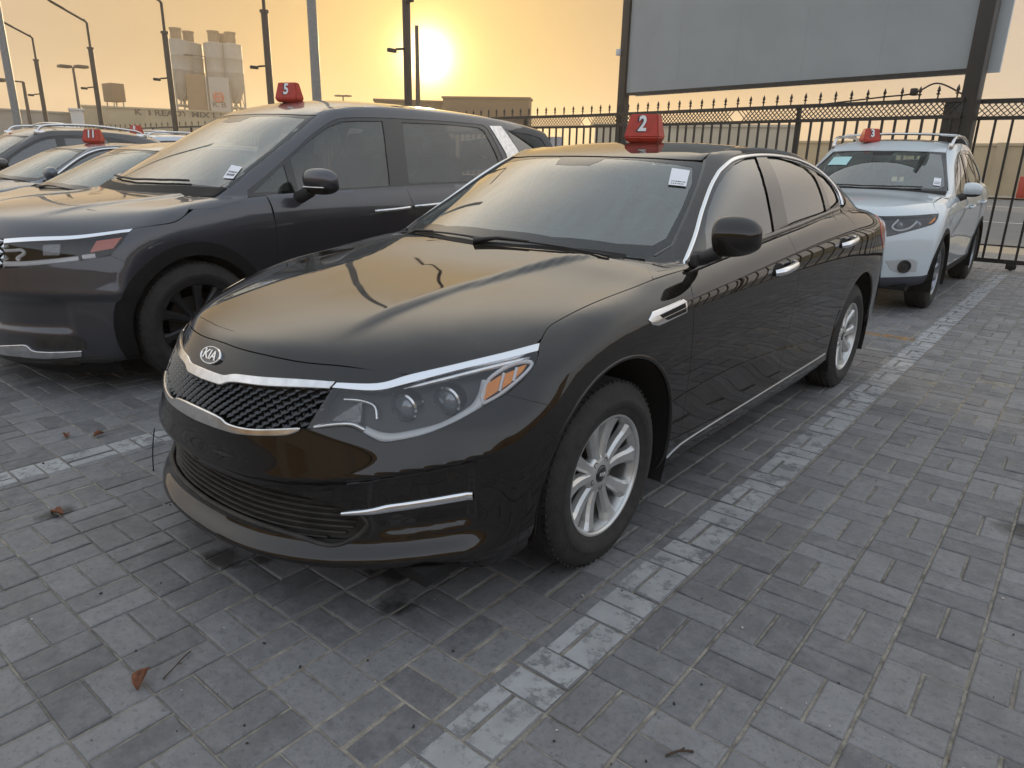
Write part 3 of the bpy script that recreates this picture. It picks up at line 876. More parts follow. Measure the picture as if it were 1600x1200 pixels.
def rail(parent, a, b, z, h, d=.045):
    a, b = np.array(a), np.array(b); l = np.linalg.norm(b - a); an = math.atan2(b[1] - a[1], b[0] - a[0])
    o = box(Mesh(), (0, 0, 0), (l, d, h)).build('rail', M_iron, parent); c = (a + b) / 2; o.location = (c[0], c[1], z); o.rotation_euler[2] = an
def lattice(parent, a, b, z0, z1):
    a, b = np.array(a), np.array(b); l = np.linalg.norm(b - a); t = (b - a) / l; an = math.atan2(t[1], t[0]); h = z1 - z0; M = Mesh(); s = .075
    for i in range(int(l / s) - 1):
        for sg in (-1, 1):
            x0 = (i + .5) * s; x1 = x0 + sg * h
            if x1 < 0 or x1 > l: continue
            box(M, ((x0 + x1) / 2, 0, h / 2), (math.hypot(h, h), .012, .012), R=Matrix.Rotation(-sg * math.pi / 4, 3, 'Y'))
    o = M.build('lattice', M_iron, parent); o.location = (a[0], a[1], z0); o.rotation_euler[2] = an; tag(o, kind='stuff')
fence = empty('iron_fence', 'black iron fence with spear finials running behind the parked cars', 'fence', loc=(-.98, 10.58, 0))
F0 = np.array([-.98, 10.58])
def rel(p): return np.array(p) - F0
for a, b in zip(FENCE[:-1], FENCE[1:]):
    for z, h in ((.16, .05), (2.065, .05), (2.285, .055)): rail(fence, rel(a), rel(b), z, h)
    a2 = np.array(a); b2 = np.array(b)
    if b2[0] < -20: b2 = a2 + (b2 - a2) * .45
    l = np.linalg.norm(b2 - a2); n = max(1, int(l / 2.4))
    for k in range(n): lattice(fence, rel(a2 + (b2 - a2) * k / n), rel(a2 + (b2 - a2) * (k + 1) / n), 2.09, 2.258)
s = .12
while s < 39.0:
    p, t = fence_point(s); p = rel(p); put('bar', BAR, fence, (p[0], p[1], 0), math.atan2(t[1], t[0])); s += .185 if s < 22 else .37
s = .10
while s < 39.0:
    p, t = fence_point(s); p = rel(p); put('finial', FIN, fence, (p[0], p[1], 2.31)); s += .245 if s < 22 else .49
s = 2.4
while s < 39:
    p, t = fence_point(s); p = rel(p)
    o = box(Mesh(), (0, 0, 1.15), (.06, .06, 2.3)).build('post', M_iron, fence); o.location = (p[0], p[1] + .05, 0); s += 3.2
# sliding gate to the right
gate = empty('sliding_gate', 'black barred sliding gate at the right end of the fence', 'gate', loc=(-.9, 10.92, 0))
GL = 7.6
for z, h in ((.12, .06), (2.055, .05), (2.275, .06)): rail(gate, (0, 0), (GL, -.10), z, h, .05)
for k in range(3): lattice(gate, (GL * k / 3, -.1 * k / 3), (GL * (k + 1) / 3, -.1 * (k + 1) / 3), 2.08, 2.245)
for k in range(38): put('bar', BAR, gate, (.10 + k * .2, -.10 * k * .2 / GL, 0))
for x in (0, 2.5, 5.0, GL): box(Mesh(), (x, -.1 * x / GL, 1.2), (.06, .06, 2.16)).build('gate_stile', M_iron, gate)
for x in (.86, 6.4):
    M = Mesh(); box(M, (x, 0, .06), (.13, .05, .09), bev=.015); lathe(M, [(.0, -.02), (.045, -.02), (.05, 0), (.045, .02), (0, .02)], c=(x, 0, .048), axis=1, n=16); M.build('gate_wheel', M_iron, gate)
# banner on the fence, with a line of script strokes
pb, tb = fence_point(8.55); an = math.atan2(tb[1], tb[0])
ban = empty('fence_banner', 'small white banner with dark script tied to the iron fence', 'banner', loc=(pb[0], pb[1] + .06, 0), rz=an)
box(Mesh(), (0, 0, 1.62), (1.55, .01, .50)).build('banner_sheet', mat('banner_cloth', (.62, .60, .62), .7), ban)
M = Mesh(); r_ = random.Random(3); x = -.45
while x < .45:
    w = r_.uniform(.03, .08); h = r_.choice((.02, .02, .09, .06)); box(M, (x, .012, 1.66), (w, .006, .018)); box(M, (x + w / 2, .012, 1.66 + h / 2), (.016, .006, h)); x += w + r_.choice((.0, .0, .035))
    if r_.random() < .5: box(M, (x, .012, 1.63 if r_.random() < .5 else 1.71), (.014, .006, .014))
tag(M.build('banner_script', M_dkt, ban), 'dark line of script', None)
# billboard
bb_ = empty('billboard', 'large blank grey billboard on black posts above the fence', 'billboard', loc=(-4.0, 11.2, 0))
A, Bq = np.array([-7.14, 11.78]) - [-4.0, 11.2], np.array([-.92, 10.70]) - [-4.0, 11.2]
dv = (Bq - A) / np.linalg.norm(Bq - A); an = math.atan2(dv[1], dv[0]); L_ = np.linalg.norm(Bq - A)
def bpart(name, c, s, m, **k):
    o = box(Mesh(), c, s, **k).build(name, m, bb_); o.location = (A[0], A[1], 0); o.rotation_euler[2] = an; return o
bpart('post', (0, 0, 3.1), (.17, .17, 6.2), M_iron, bev=.01); bpart('post', (L_, 0, 3.1), (.20, .20, 6.2), M_iron, bev=.01)
npan = 5
for k in range(npan): bpart('panel', (.09 + (L_ - .19) * (k + .5) / npan, .0, 4.33), ((L_ - .19) / npan - .0015, .05, 3.28), M_board)
bpart('frame_rail', (L_ / 2, 0, 2.665), (L_ - .19, .07, .05), M_iron); bpart('frame_rail', (L_ / 2, 0, 6.0), (L_ - .19, .07, .05), M_iron)
bpart('rear_panel', (L_ / 2 + .13, .30, 4.33), (L_ + .12, .04, 3.36), M_boardw)
bpart('lamp_box', (-.10, -.11, 3.44), (.09, .06, .12), M_boardw, bev=.01); bpart('post_box', (L_ - .16, -.02, 2.0), (.24, .2, .55), M_iron, bev=.01)
M = Mesh(); cb_ = smooth_poly([(L_ - 2.2, -.06, 2.30), (L_ - 1.2, -.06, 2.37), (L_ - .75, -.06, 2.40), (L_ - .45, -.06, 2.52), (L_ - .1, -.06, 2.36)], False, 6); tube(M, cb_, .012, 6)
o = M.build('cable', M_iron, bb_); o.location = (A[0], A[1], 0); o.rotation_euler[2] = an
M = Mesh(); box(M, (L_ - .74, -.06, 2.42), (.09, .10, .10), bev=.02); o = M.build('cable_clamp', M_iron, bb_); o.location = (A[0], A[1], 0); o.rotation_euler[2] = an
# lamp posts along the fence
def lamp_post(x, y, label, cams=True):
    r = empty('lamp_post', label, 'lamp post', 'lamp posts along the fence', loc=(x, y, 0))
    M = Mesh(); tube(M, [(0, 0, 0), (0, 0, 5.43)], .10, 12); tube(M, [(0, 0, 5.40), (0, 0, 5.47)], .135, 12); M.build('pole', M_pole, r)
    M = Mesh(); tube(M, [(0, 0, 5.4), (0, 0, 6.38), (0, -.12, 6.50)], .05, 8); M.build('upper_pole', M_pole, r)
    M = Mesh(); tube(M, [(0, -.08, 6.45), (0, -1.25, 6.98)], .045, 8); box(M, (0, -1.05, 6.90), (.13, .6, .07), R=Matrix.Rotation(-.43, 3, 'X'), bev=.02); M.build('lamp_arm', M_pole, r)
    if cams:
        M = Mesh(); tube(M, [(0, 0, 3.95), (-.05, -.32, 3.9)], .03, 6); box(M, (-.06, -.45, 3.86), (.09, .25, .09), bev=.02); M.build('camera_bracket', M_iron, r)
    return r
lamp_post(-39.9, 12.35, 'dark lamp post at the far left, beside the thick grey pole'); lamp_post(-33.1, 12.15, 'dark lamp post rising above the red number eleven cone')
lamp_post(-26.3, 12.0, 'dark lamp post just left of the concrete silos'); lamp_post(-19.74, 11.85, 'dark lamp post behind the red number five sign')
lp = lamp_post(-13.39, 11.7, 'dark post with cameras standing right beside the low sun', True)
M = Mesh(); box(M, (.18, -.05, 5.0), (.22, .1, .1), bev=.02); M.build('camera_bracket', M_iron, lp)
def plain_pole(px, dist, r, h, label, m):
    p = at(px, 200, dist); o = empty('utility_pole', label, 'pole', loc=(p[0], p[1], 0)); M = Mesh(); tube(M, [(0, 0, 0), (0, 0, h * .5), (0, 0, h)], [r, r * .92, r * .8], 14); M.build('pole_shaft', m, o)
    M = Mesh(); lathe(M, [(r * 1.9, 0), (r * 1.9, .03), (r * 1.05, .05), (r * 1.05, .3)], axis=2, n=14); M.build('base_plate', m, o)
plain_pole(29, 24, .10, 12, 'thick grey pole at the left edge of the photo', M_gpole); plain_pole(498, 20, .125, 10, 'thick grey pole rising behind the dark van roof', M_gpole)
def far_lamp(px, pyt, dist, label, heads, hpx):
    p = at(px, pyt, dist); o = empty('street_lamp', label, 'street lamp', loc=(p[0], p[1], 0)); h = p[2]
    M = Mesh(); tube(M, [(0, 0, 0), (0, 0, h)], [.16, .10], 8); M.build('mast', M_pole, o)
    e = CAM_R * [1, 1, 0]
    for s_ in heads:
        M = Mesh(); c = e * s_ * hpx; tube(M, [(0, 0, h), tuple(c + [0, 0, h + .1])], .06, 6); box(M, c + [0, 0, h + .1], (.9, .9, .22), bev=.05); M.build('lamp_head', M_pole, o)
far_lamp(114, 106, 75, 'far street lamp with two heads above the grey wall', (-.7, .7), 1.0); far_lamp(36, 128, 65, 'far single-arm street lamp near the thick grey pole', (-1,), 1.8)
far_lamp(651, 40, 42, 'thin dark mast silhouetted in front of the sun', (), 0); far_lamp(320, 88, 110, 'single-arm street lamp between the two silo groups', (-1,), 2.2); far_lamp(536, 151, 110, 'tiny double-headed street lamp on the skyline', (-.6, .6), 1)
# concrete plant
def prism(M, pts2, z0, z1):
    n = len(pts2); V = [(p[0], p[1], z0) for p in pts2] + [(p[0], p[1], z1) for p in pts2]
    F = [tuple(range(n))[::-1], tuple(range(n, 2 * n))] + [(i, (i + 1) % n, n + (i + 1) % n, n + i) for i in range(n)]
    for f in F:
        P = np.array([V[i] for i in f]); nn = np.cross(P[1] - P[0], P[2] - P[0]); nn /= np.linalg.norm(nn) + 1e-9; M.add(P, [nn] * len(P), [tuple(range(len(P)))])
def silo_group(pxs, label, r):
    c = at(np.mean(pxs), 130, 120); o = empty('silo_group', label, 'silo', 'silos of the concrete plant', loc=(c[0], c[1], 0))
    zb, zt, zc = at(300, 131, 120)[2], at(300, 66, 120)[2], at(300, 46, 120)[2]; m1, m2 = zb + (zt - zb) * .3, zb + (zt - zb) * .64
    for i, px in enumerate(pxs):
        q = at(px, 130, 120 + (i % 2) * 2.2) - c
        M = Mesh(); lathe(M, [(0.4, zb - 2.4), (r * .55, zb - 1.9), (r, zb), (r, m1), (r * 1.02, m1 + .05), (r, m1 + .1), (r, m2), (r * 1.02, m2 + .05), (r, m2 + .1), (r, zt), (r * .3, zt + .3), (0, zt + .35)], c=(q[0], q[1], 0), axis=2, n=28); s_ = M.build('silo', M_silo, o)
        M = Mesh(); lathe(M, [(.75, zt), (.75, zc - .2), (.85, zc - .2), (.85, zc), (0, zc + .1)], c=(q[0], q[1], 0), axis=2, n=14); M.build('filter_cap', M_brown, s_)
        for k in range(4):
            a = k * math.pi / 2 + .6; x, y = q[0] + r * math.cos(a), q[1] + r * math.sin(a); M = Mesh(); tube(M, [(x, y, 0), (x, y, zb + .1)], .14, 6)
            x2, y2 = q[0] + r * math.cos(a + math.pi / 2), q[1] + r * math.sin(a + math.pi / 2); tube(M, [(x, y, 7.5), (x2, y2, 11.5)], .08, 5); tube(M, [(x, y, 8), (x2, y2, 8)], .10, 5); M.build('leg', M_steel, s_)
    M = Mesh(); tube(M, smooth_poly([(-r * 1.3, 0, 8), (-r * 1.25, 0, zt), (-r * 1.1, 0, zt + .9), (-r * .3, 0, zt + 1.1)], False, 5), .1, 6); M.build('fill_pipe', M_steel, o)
    return o
silo_group([283, 302], 'left pair of pale concrete silos on steel legs', 1.75); silo_group([340, 352, 366], 'right group of three pale concrete silos behind the logo panel', 1.45)
p0, p1 = at(326, 178, 117), at(362, 178, 117); c = (p0 + p1) / 2; w = np.linalg.norm((p1 - p0)[:2]); an = math.atan2((p1 - p0)[1], (p1 - p0)[0]); zt = at(344, 121, 117)[2]
kb = empty('plant_building', 'pale plant building with a round red emblem between the silo groups', 'building', loc=(c[0], c[1], 0), rz=an)
box(Mesh(), (0, 1.6, zt / 2), (w, 3.2, zt)).build('wall', mat('pale_cladding', (.32, .30, .27), .7), kb)
ze = at(345, 152, 117)[2]; M = Mesh(); a = np.linspace(0, 2 * math.pi, 25); tube(M, [(.62 * math.cos(t), -.03, ze + .62 * math.sin(t)) for t in a], .16, 6, cap=False); box(M, (0, -.03, ze), (1.1, .06, .2)); box(M, (0, -.035, ze), (.2, .06, 1.1)); M.build('emblem', M_emb, kb)
text_mesh('K B', 1.05, M_dkt, 'lettering', kb, look((0, -.04, at(345, 164, 117)[2]), (0, -1, 0)), .01, sx=1.2, bold=.02)
M = Mesh(); prism(M, [(-w / 2 - 2.6, .4), (-w / 2 - .05, .4), (-w / 2 - .05, 3), (-w / 2 - 2.6, 3)], 5.5, zt * 1.02); M.build('side_bay', M_brown, kb)
def far_wall(name, label, cat, pxa, pxb, dist, pyt, m, depth=8, group=None, pyb=None):
    a, b = at(pxa, pyt[0], dist[0]), at(pxb, pyt[1], dist[1]); an = math.atan2((b - a)[1], (b - a)[0]); l = np.linalg.norm((b - a)[:2]); c = (a + b) / 2; h = (a[2] + b[2]) / 2
    o = empty(name, label, cat, group, loc=(c[0], c[1], 0), rz=an)
    box(Mesh(), (0, depth / 2, h / 2), (l, depth, h)).build('wall', m, o); box(Mesh(), (0, depth / 2, h + .06), (l + .2, depth + .2, .14)).build('parapet', m, o)
    return o, l, h
o, l, h = far_wall('factory_building', 'long beige factory building with dark lettering beneath the silos', 'building', 129, 640, (70, 74), (170, 187), M_beige)
text_mesh('K B READY MIX L.L.C', .62, M_dkt, 'lettering', o, look((-l / 2 + (280 - 129) / (640 - 129) * l * .93, -.03, 4.55), (0, -1, 0)), .02, sx=1.35, bold=.012)
for k in range(9): box(Mesh(), (-l / 2 + (k + .5) * l / 9, -.04, h * .5), (.25, .08, h * .98)).build('pilaster', M_beige, o)
tk = empty('roof_tank', 'dark boxy tank on a stand above the factory roof', 'tank', loc=tuple(at(180, 160, 76) * [1, 1, 0]))
zb = at(180, 163, 76)[2]; box(Mesh(), (0, 0, zb + .95), (1.7, 1.2, 1.5), bev=.05).build('tank_body', M_brown, tk)
for sx in (-.7, .7):
    for sy in (-.4, .4): box(Mesh(), (sx, sy, (zb + .2) / 2), (.08, .08, zb + .2)).build('leg', M_steel, tk)
far_wall('boundary_wall', 'plain grey-beige boundary wall at the far left', 'wall', -60, 110, (66, 68), (171, 176), mat('grey_render', (.36, .32, .26), .85, noise=.1, nscale=.5), .4)
far_wall('gate_house', 'small pale block joining the grey wall and the factory', 'building', 109, 129, (66, 66), (172, 172), mat('pale_block', (.58, .56, .52), .8), 3)
far_wall('warehouse', 'dark brown warehouse with a sloping roof below the sun', 'building', 692, 827, (58, 57), (149, 159), M_brown, 2); far_wall('low_shed', 'low brown shed left of the dark warehouse', 'building', 585, 692, (60, 60), (160, 157), M_brown, 2)
far_wall('beige_building', 'flat beige building seen through the fence behind the black sedan', 'building', 930, 1243, (43, 42), (197, 199), M_beige2, 3); far_wall('pale_shed', 'low pale building between the beige building and the white car', 'building', 1243, 1420, (52, 50), (221, 226), M_beige, 3)
o, l, h = far_wall('compound_wall', 'long beige compound wall across the road at the right', 'wall', 1440, 2600, (50, 46), (222, 236), M_beige, .4)
for k in range(14): box(Mesh(), (-l / 2 + (k + .5) * l / 14, -.08, h * .53), (.45, .16, h * 1.06)).build('pilaster', M_beige, o)
hy = empty('hydrant_cabinet', 'red cabinet against the compound wall at the right edge', 'cabinet', loc=tuple(at(1598, 302, 44.5) * [1, 1, 0]))
box(Mesh(), (0, 0, .62), (.5, .4, 1.05), bev=.03).build('cabinet_body', M_red, hy); box(Mesh(), (0, -.22, .62), (.4, .03, .85), bev=.01).build('cabinet_door', M_red, hy)
far_wall('villa', 'tall beige house beyond the compound wall to the right', 'building', 1700, 2000, (62, 58), (150, 150), M_beige2, 12)

# what stands behind the photographer and shows in the paint: the yard's office and a shaded row of stores
def yard_block(name, label, c, size, rz, m, bays):
    o = empty(name, label, 'building', loc=(*c, 0), rz=rz); l, d, h = size
    box(Mesh(), (0, -d / 2, h / 2), (l, d, h)).build('wall', m, o); box(Mesh(), (0, -d / 2, h + .15), (l + .5, d + .5, .3)).build('parapet', m, o)
    for k in range(bays):
        x = -l / 2 + (k + .5) * l / bays
        w_ = box(Mesh(), (x, .02, 1.5), (l / bays * .62, .06, 2.6)).build('shutter', M_brown, o); box(Mesh(), (x, .06, 2.95), (l / bays * .7, .16, .18)).build('lintel', m, w_)
M_yard = mat('yard_render', (.25, .215, .17), .85, noise=.1, nscale=.6)
yard_block('office_building', 'long low beige yard office behind the photographer', (2, -21), (52, 9, 6.4), 0, M_yard, 11)
yard_block('store_building', 'row of beige stores behind the right side of the yard', (31, -4), (40, 8, 5.2), math.pi / 2, M_yard, 9)
# ------------------------------------------------------------------ sedan surfaces (x to its left, y rearwards from the nose, z up)
SED_FRONT = [  # y centre, z centre, x corner, y corner, z corner, curve
    (.075, .150, .810, .50, .165, 2.6),
    (.000, .210, .866, .50, .250, 2.5),
    (.014, .280, .884, .52, .355, 2.5),
    (.014, .390, .893, .53, .490, 2.5),
    (.004, .455, .898, .55, .582, 2.5),
    (.002, .560, .898, .58, .655, 2.3),
    (.040, .695, .888, .62, .722, 2.1),
    (.100, .785, .868, .65, .785, 2.0),
    (.190, .830, .825, .70, .838, 2.0)]
def _sc(y, xs, zs): return [(x, y, z) for x, z in zip(xs, zs)]
SED_SIDE = [
    _sc(.97, (.80, .875, .905, .915, .922, .927, .925, .905, .835), (.17, .215, .31, .43, .54, .65, .775, .865, .905)),
    _sc(1.20, (.80, .88, .908, .916, .923, .929, .929, .910, .842), (.17, .215, .31, .43, .54, .66, .80, .885, .930)),
    _sc(1.42, (.80, .88, .905, .912, .921, .929, .930, .908, .840), (.17, .215, .31, .43, .54, .67, .82, .907, .962)),
    _sc(1.90, (.80, .88, .900, .906, .918, .928, .930, .905, .850), (.17, .215, .31, .43, .55, .69, .85, .94, 1.00)),
    _sc(2.50, (.80, .88, .900, .906, .918, .928, .930, .905, .850), (.17, .215, .31, .43, .56, .71, .875, .975, 1.045)),
    _sc(3.10, (.80, .88, .902, .910, .920, .930, .931, .903, .842), (.17, .215, .31, .43, .57, .73, .900, 1.005, 1.085)),
    _sc(3.50, (.80, .88, .906, .916, .925, .932, .931, .900, .830), (.17, .215, .31, .43, .57, .74, .915, 1.02, 1.10)),
    _sc(3.80, (.80, .88, .906, .918, .926, .932, .928, .893, .815), (.17, .215, .31, .43, .57, .745, .925, 1.025, 1.10)),
    _sc(4.20, (.79, .865, .890, .902, .912, .915, .908, .872, .785), (.19, .235, .32, .44, .58, .75, .935, 1.025, 1.085))]
SED_REAR = [
    (4.74, .21, .76, 4.50, .21, 3), (4.82, .26, .82, 4.52, .26, 3), (4.845, .34, .845, 4.52, .34, 3), (4.855, .45, .855, 4.53, .45, 3),
    (4.85, .58, .86, 4.53, .58, 3), (4.80, .75, .855, 4.53, .75, 3), (4.76, .93, .84, 4.52, .935, 3), (4.75, 1.03, .80, 4.50, 1.02, 3), (4.69, 1.085, .72, 4.46, 1.06, 3)]
SED_CROWN = [.945, .995, 1.031, 1.045, 1.06, 1.10, 1.12, 1.13, 1.125]
def sstep(t): t = np.clip(t, 0, 1); return t * t * (3 - 2 * t)
def sed_disp(V):
    V = V.copy(); x = np.abs(V[:, 0]); y = V[:, 1]; z = V[:, 2]
    # hood: raised centre field between two soft creases
    xc = np.interp(y, [.2, .5, .8, 1.07, 1.28, 1.45], [.37, .35, .355, .40, .48, .57])
    on = sstep((y - .16) / .4) * sstep((1.5 - y) / .25) * sstep((z - .80) / .07)
    s = 1 / (1 + np.exp((x - xc) / .0075))
    V[:, 2] += on * .014 * s * np.exp(-np.maximum(xc - x, 0) / .16)
    # bumper: ledge under the lamps, fog pocket, chin lip
    wf = sstep((.66 - y) / .2) * sstep((.66 - z) / .04)
    zc = .455 + .127 * np.clip(x / .9, 0, 1) ** 2.5
    up = np.where(z > zc, np.exp(-np.maximum(z - zc, 0) / .045), 0)
    lo = np.where(z <= zc, 1 - 1.55 * sstep((zc - z) / .028), 0) 
    lo = np.where(z <= zc, lo + .55 * sstep((zc - z - .03) / .14), 0)
    off = .017 * (up + lo) * np.clip((.80 - x) / .10 + .55, 0, 1)
    zt = .270 + .082 * np.clip(x / .87, 0, 1) ** 3
    zb = .212 + .045 * np.clip(x / .87, 0, 1) ** 4
    lip = np.where(z > zb, sstep((zt - z) / (zt - zb)), sstep(1 - (zb - z) / .035))
    off += .030 * lip * sstep((.88 - x) / .12)
    pk = sstep((x - .58) / .05) * sstep((.803 - x) / .020) * sstep((zc - z) / .02) * sstep((z - zt) / .03)
    off -= .010 * pk
    d = np.stack([V[:, 0] * .55, (y - .75) * 1.0, np.zeros(len(V))], 1); d /= np.linalg.norm(d, axis=1)[:, None] + 1e-9
    V += d * (off * wf)[:, None]
    return V
GH_FRONT = [
    (1.00, .885, .835, 1.33, .86, 2.2), (1.285, 1.022, .775, 1.56, 1.00, 2.2), (1.56, 1.160, .715, 1.80, 1.135, 2.2),
    (1.80, 1.274, .650, 2.01, 1.265, 2.2), (2.03, 1.372, .575, 2.19, 1.372, 2.2)]
GH_SIDE = [
    [(.850, 1.60, .88), (.818, 1.74, 1.010), (.765, 1.93, 1.145), (.695, 2.12, 1.285), (.605, 2.30, 1.400)],
    [(.862, 2.00, .92), (.835, 2.10, 1.020), (.790, 2.22, 1.155), (.722, 2.36, 1.300), (.618, 2.50, 1.418)],
    [(.862, 2.60, .94), (.840, 2.62, 1.050), (.797, 2.66, 1.180), (.728, 2.72, 1.315), (.620, 2.80, 1.425)],
    [(.860, 3.10, .98), (.835, 3.12, 1.090), (.790, 3.14, 1.205), (.720, 3.14, 1.325), (.610, 3.15, 1.418)],
    [(.850, 3.55, 1.00), (.822, 3.56, 1.100), (.770, 3.52, 1.215), (.700, 3.46, 1.315), (.590, 3.42, 1.392)],
    [(.820, 4.05, 1.00), (.780, 4.02, 1.085), (.725, 3.88, 1.190), (.655, 3.74, 1.280), (.560, 3.62, 1.360)]]
GH_REAR = [
    (4.52, .95, .74, 4.40, .97, 2.5), (4.33, 1.090, .70, 4.22, 1.075, 2.5), (4.09, 1.205, .655, 4.00, 1.180, 2.5), (3.88, 1.30, .60, 3.82, 1.27, 2.5), (3.69, 1.372, .53, 3.66, 1.345, 2.5)]
GH_CROWN = [1.425, 1.452, 1.463, 1.45, 1.43, 1.40]

SED_BODY = Shell(SED_FRONT, SED_SIDE, SED_REAR, SED_CROWN, levels=4, disp=sed_disp, mid=(.893, .53))
SED_GH = Shell(GH_FRONT, GH_SIDE, GH_REAR, GH_CROWN, pc=2.5)
SED_U = Union(SED_BODY, SED_GH)
# ------------------------------------------------------------------ minivan surfaces
VAN_FRONT = [
    (.10, .155, .85, .48, .185, 2.7), (.03, .205, .925, .50, .235, 2.6), (.015, .34, .955, .50, .36, 2.6), (.005, .50, .968, .51, .50, 2.6),
    (.00, .66, .972, .53, .66, 2.6), (.005, .80, .970, .56, .80, 2.5), (.02, .90, .960, .60, .90, 2.4), (.07, .975, .930, .64, .955, 2.2), (.17, 1.015, .885, .70, 1.000, 2.0)]
VAN_SIDE = [
    _sc(.935, (.87, .945, .970, .980, .986, .988, .978, .945, .880), (.21, .26, .36, .50, .66, .82, .95, 1.02, 1.055)),
    _sc(1.20, (.87, .945, .970, .980, .987, .990, .980, .955, .900), (.21, .26, .36, .50, .66, .83, .97, 1.045, 1.090)),
    _sc(1.50, (.87, .945, .965, .972, .984, .991, .984, .962, .915), (.21, .26, .36, .50, .66, .84, .985, 1.06, 1.115)),
    _sc(2.10, (.87, .945, .962, .968, .980, .992, .988, .968, .930), (.21, .26, .36, .50, .66, .85, 1.00, 1.075, 1.130)),
    _sc(2.80, (.87, .945, .962, .968, .980, .992, .990, .970, .932), (.21, .26, .36, .50, .66, .86, 1.01, 1.09, 1.145)),
    _sc(3.60, (.87, .945, .965, .975, .984, .993, .990, .968, .930), (.21, .26, .36, .50, .66, .87, 1.02, 1.10, 1.16)),
    _sc(4.02, (.87, .945, .968, .978, .986, .993, .988, .962, .922), (.22, .27, .37, .50, .66, .87, 1.03, 1.11, 1.17)),
    _sc(4.60, (.84, .92, .945, .955, .965, .970, .962, .940, .900), (.25, .30, .40, .52, .67, .88, 1.04, 1.12, 1.18))]
VAN_REAR = [(5.02, .27, .80, 4.82, .27, 3), (5.10, .32, .87, 4.84, .32, 3), (5.13, .42, .89, 4.86, .42, 3), (5.15, .54, .90, 4.87, .54, 3), (5.155, .68, .905, 4.88, .68, 3), (5.12, .88, .90, 4.88, .88, 3), (5.09, 1.04, .89, 4.87, 1.04, 3), (5.07, 1.12, .875, 4.85, 1.12, 3), (5.02, 1.18, .84, 4.80, 1.18, 3)]
VAN_CROWN = [1.10, 1.145, 1.17, 1.17, 1.18, 1.19, 1.2, 1.2]
def van_disp(V):
    V = V.copy(); x = np.abs(V[:, 0]); y = V[:, 1]; z = V[:, 2]
    xc = np.interp(y, [.2, .6, 1.0, 1.3], [.52, .56, .62, .70]); on = sstep((y - .15) / .3) * sstep((1.35 - y) / .2) * sstep((z - .98) / .06)
    V[:, 2] += on * .012 / (1 + np.exp((x - xc) / .010)) * np.exp(-np.maximum(xc - x, 0) / .25)
    # wheel-arch swell and bumper pocket
    wf = sstep((.62 - y) / .2) * sstep((.80 - z) / .08)
    up = np.where(z > .60, np.exp(-np.maximum(z - .60, 0) / .09), sstep(1 - (.60 - z) / .05))
    off = .020 * up - .025 * sstep((.58 - z) / .06) * sstep((z - .36) / .05) * sstep((.80 - x) / .05)
    d = np.stack([V[:, 0] * .5, y - .8, np.zeros(len(V))], 1); d /= np.linalg.norm(d, axis=1)[:, None] + 1e-9
    return V + d * (off * wf)[:, None]
VGH_FRONT = [(.77, .985, .905, 1.01, .985, 2.2), (1.01, 1.13, .872, 1.235, 1.13, 2.2), (1.31, 1.31, .828, 1.515, 1.30, 2.2), (1.61, 1.48, .772, 1.795, 1.465, 2.2), (1.88, 1.622, .708, 2.03, 1.612, 2.2)]
VGH_SIDE = [
    [(.935, 1.20, .98), (.908, 1.42, 1.125), (.866, 1.68, 1.29), (.815, 1.93, 1.465), (.740, 2.16, 1.652)],
    [(.948, 1.80, 1.00), (.926, 1.90, 1.135), (.890, 2.05, 1.31), (.838, 2.22, 1.485), (.752, 2.40, 1.682)],
    [(.950, 2.70, 1.02), (.932, 2.72, 1.145), (.898, 2.76, 1.32), (.848, 2.80, 1.495), (.758, 2.85, 1.698)],
    [(.950, 3.60, 1.03), (.932, 3.62, 1.16), (.898, 3.63, 1.33), (.846, 3.64, 1.495), (.755, 3.66, 1.688)],
    [(.940, 4.20, 1.04), (.920, 4.22, 1.17), (.882, 4.22, 1.33), (.830, 4.20, 1.488), (.740, 4.16, 1.66)],
    [(.905, 4.68, 1.05), (.880, 4.68, 1.18), (.840, 4.66, 1.325), (.787, 4.62, 1.47), (.700, 4.56, 1.620)]]
VGH_REAR = [(5.06, 1.06, .80, 4.92, 1.06, 3), (5.02, 1.19, .78, 4.88, 1.19, 3), (4.97, 1.33, .75, 4.84, 1.33, 3), (4.92, 1.47, .71, 4.80, 1.46, 3), (4.86, 1.61, .64, 4.76, 1.59, 3)]
VGH_CROWN = [1.712, 1.758, 1.778, 1.768, 1.735, 1.685]
VAN_BODY = Shell(VAN_FRONT, VAN_SIDE, VAN_REAR, VAN_CROWN, levels=4, disp=van_disp, mid=(1.065, .52))
VAN_GH = Shell(VGH_FRONT, VGH_SIDE, VGH_REAR, VGH_CROWN, pc=2.6)
VAN_U = Union(VAN_BODY, VAN_GH)
VAN_POSE = ((-4.257, -.279), -.0135)
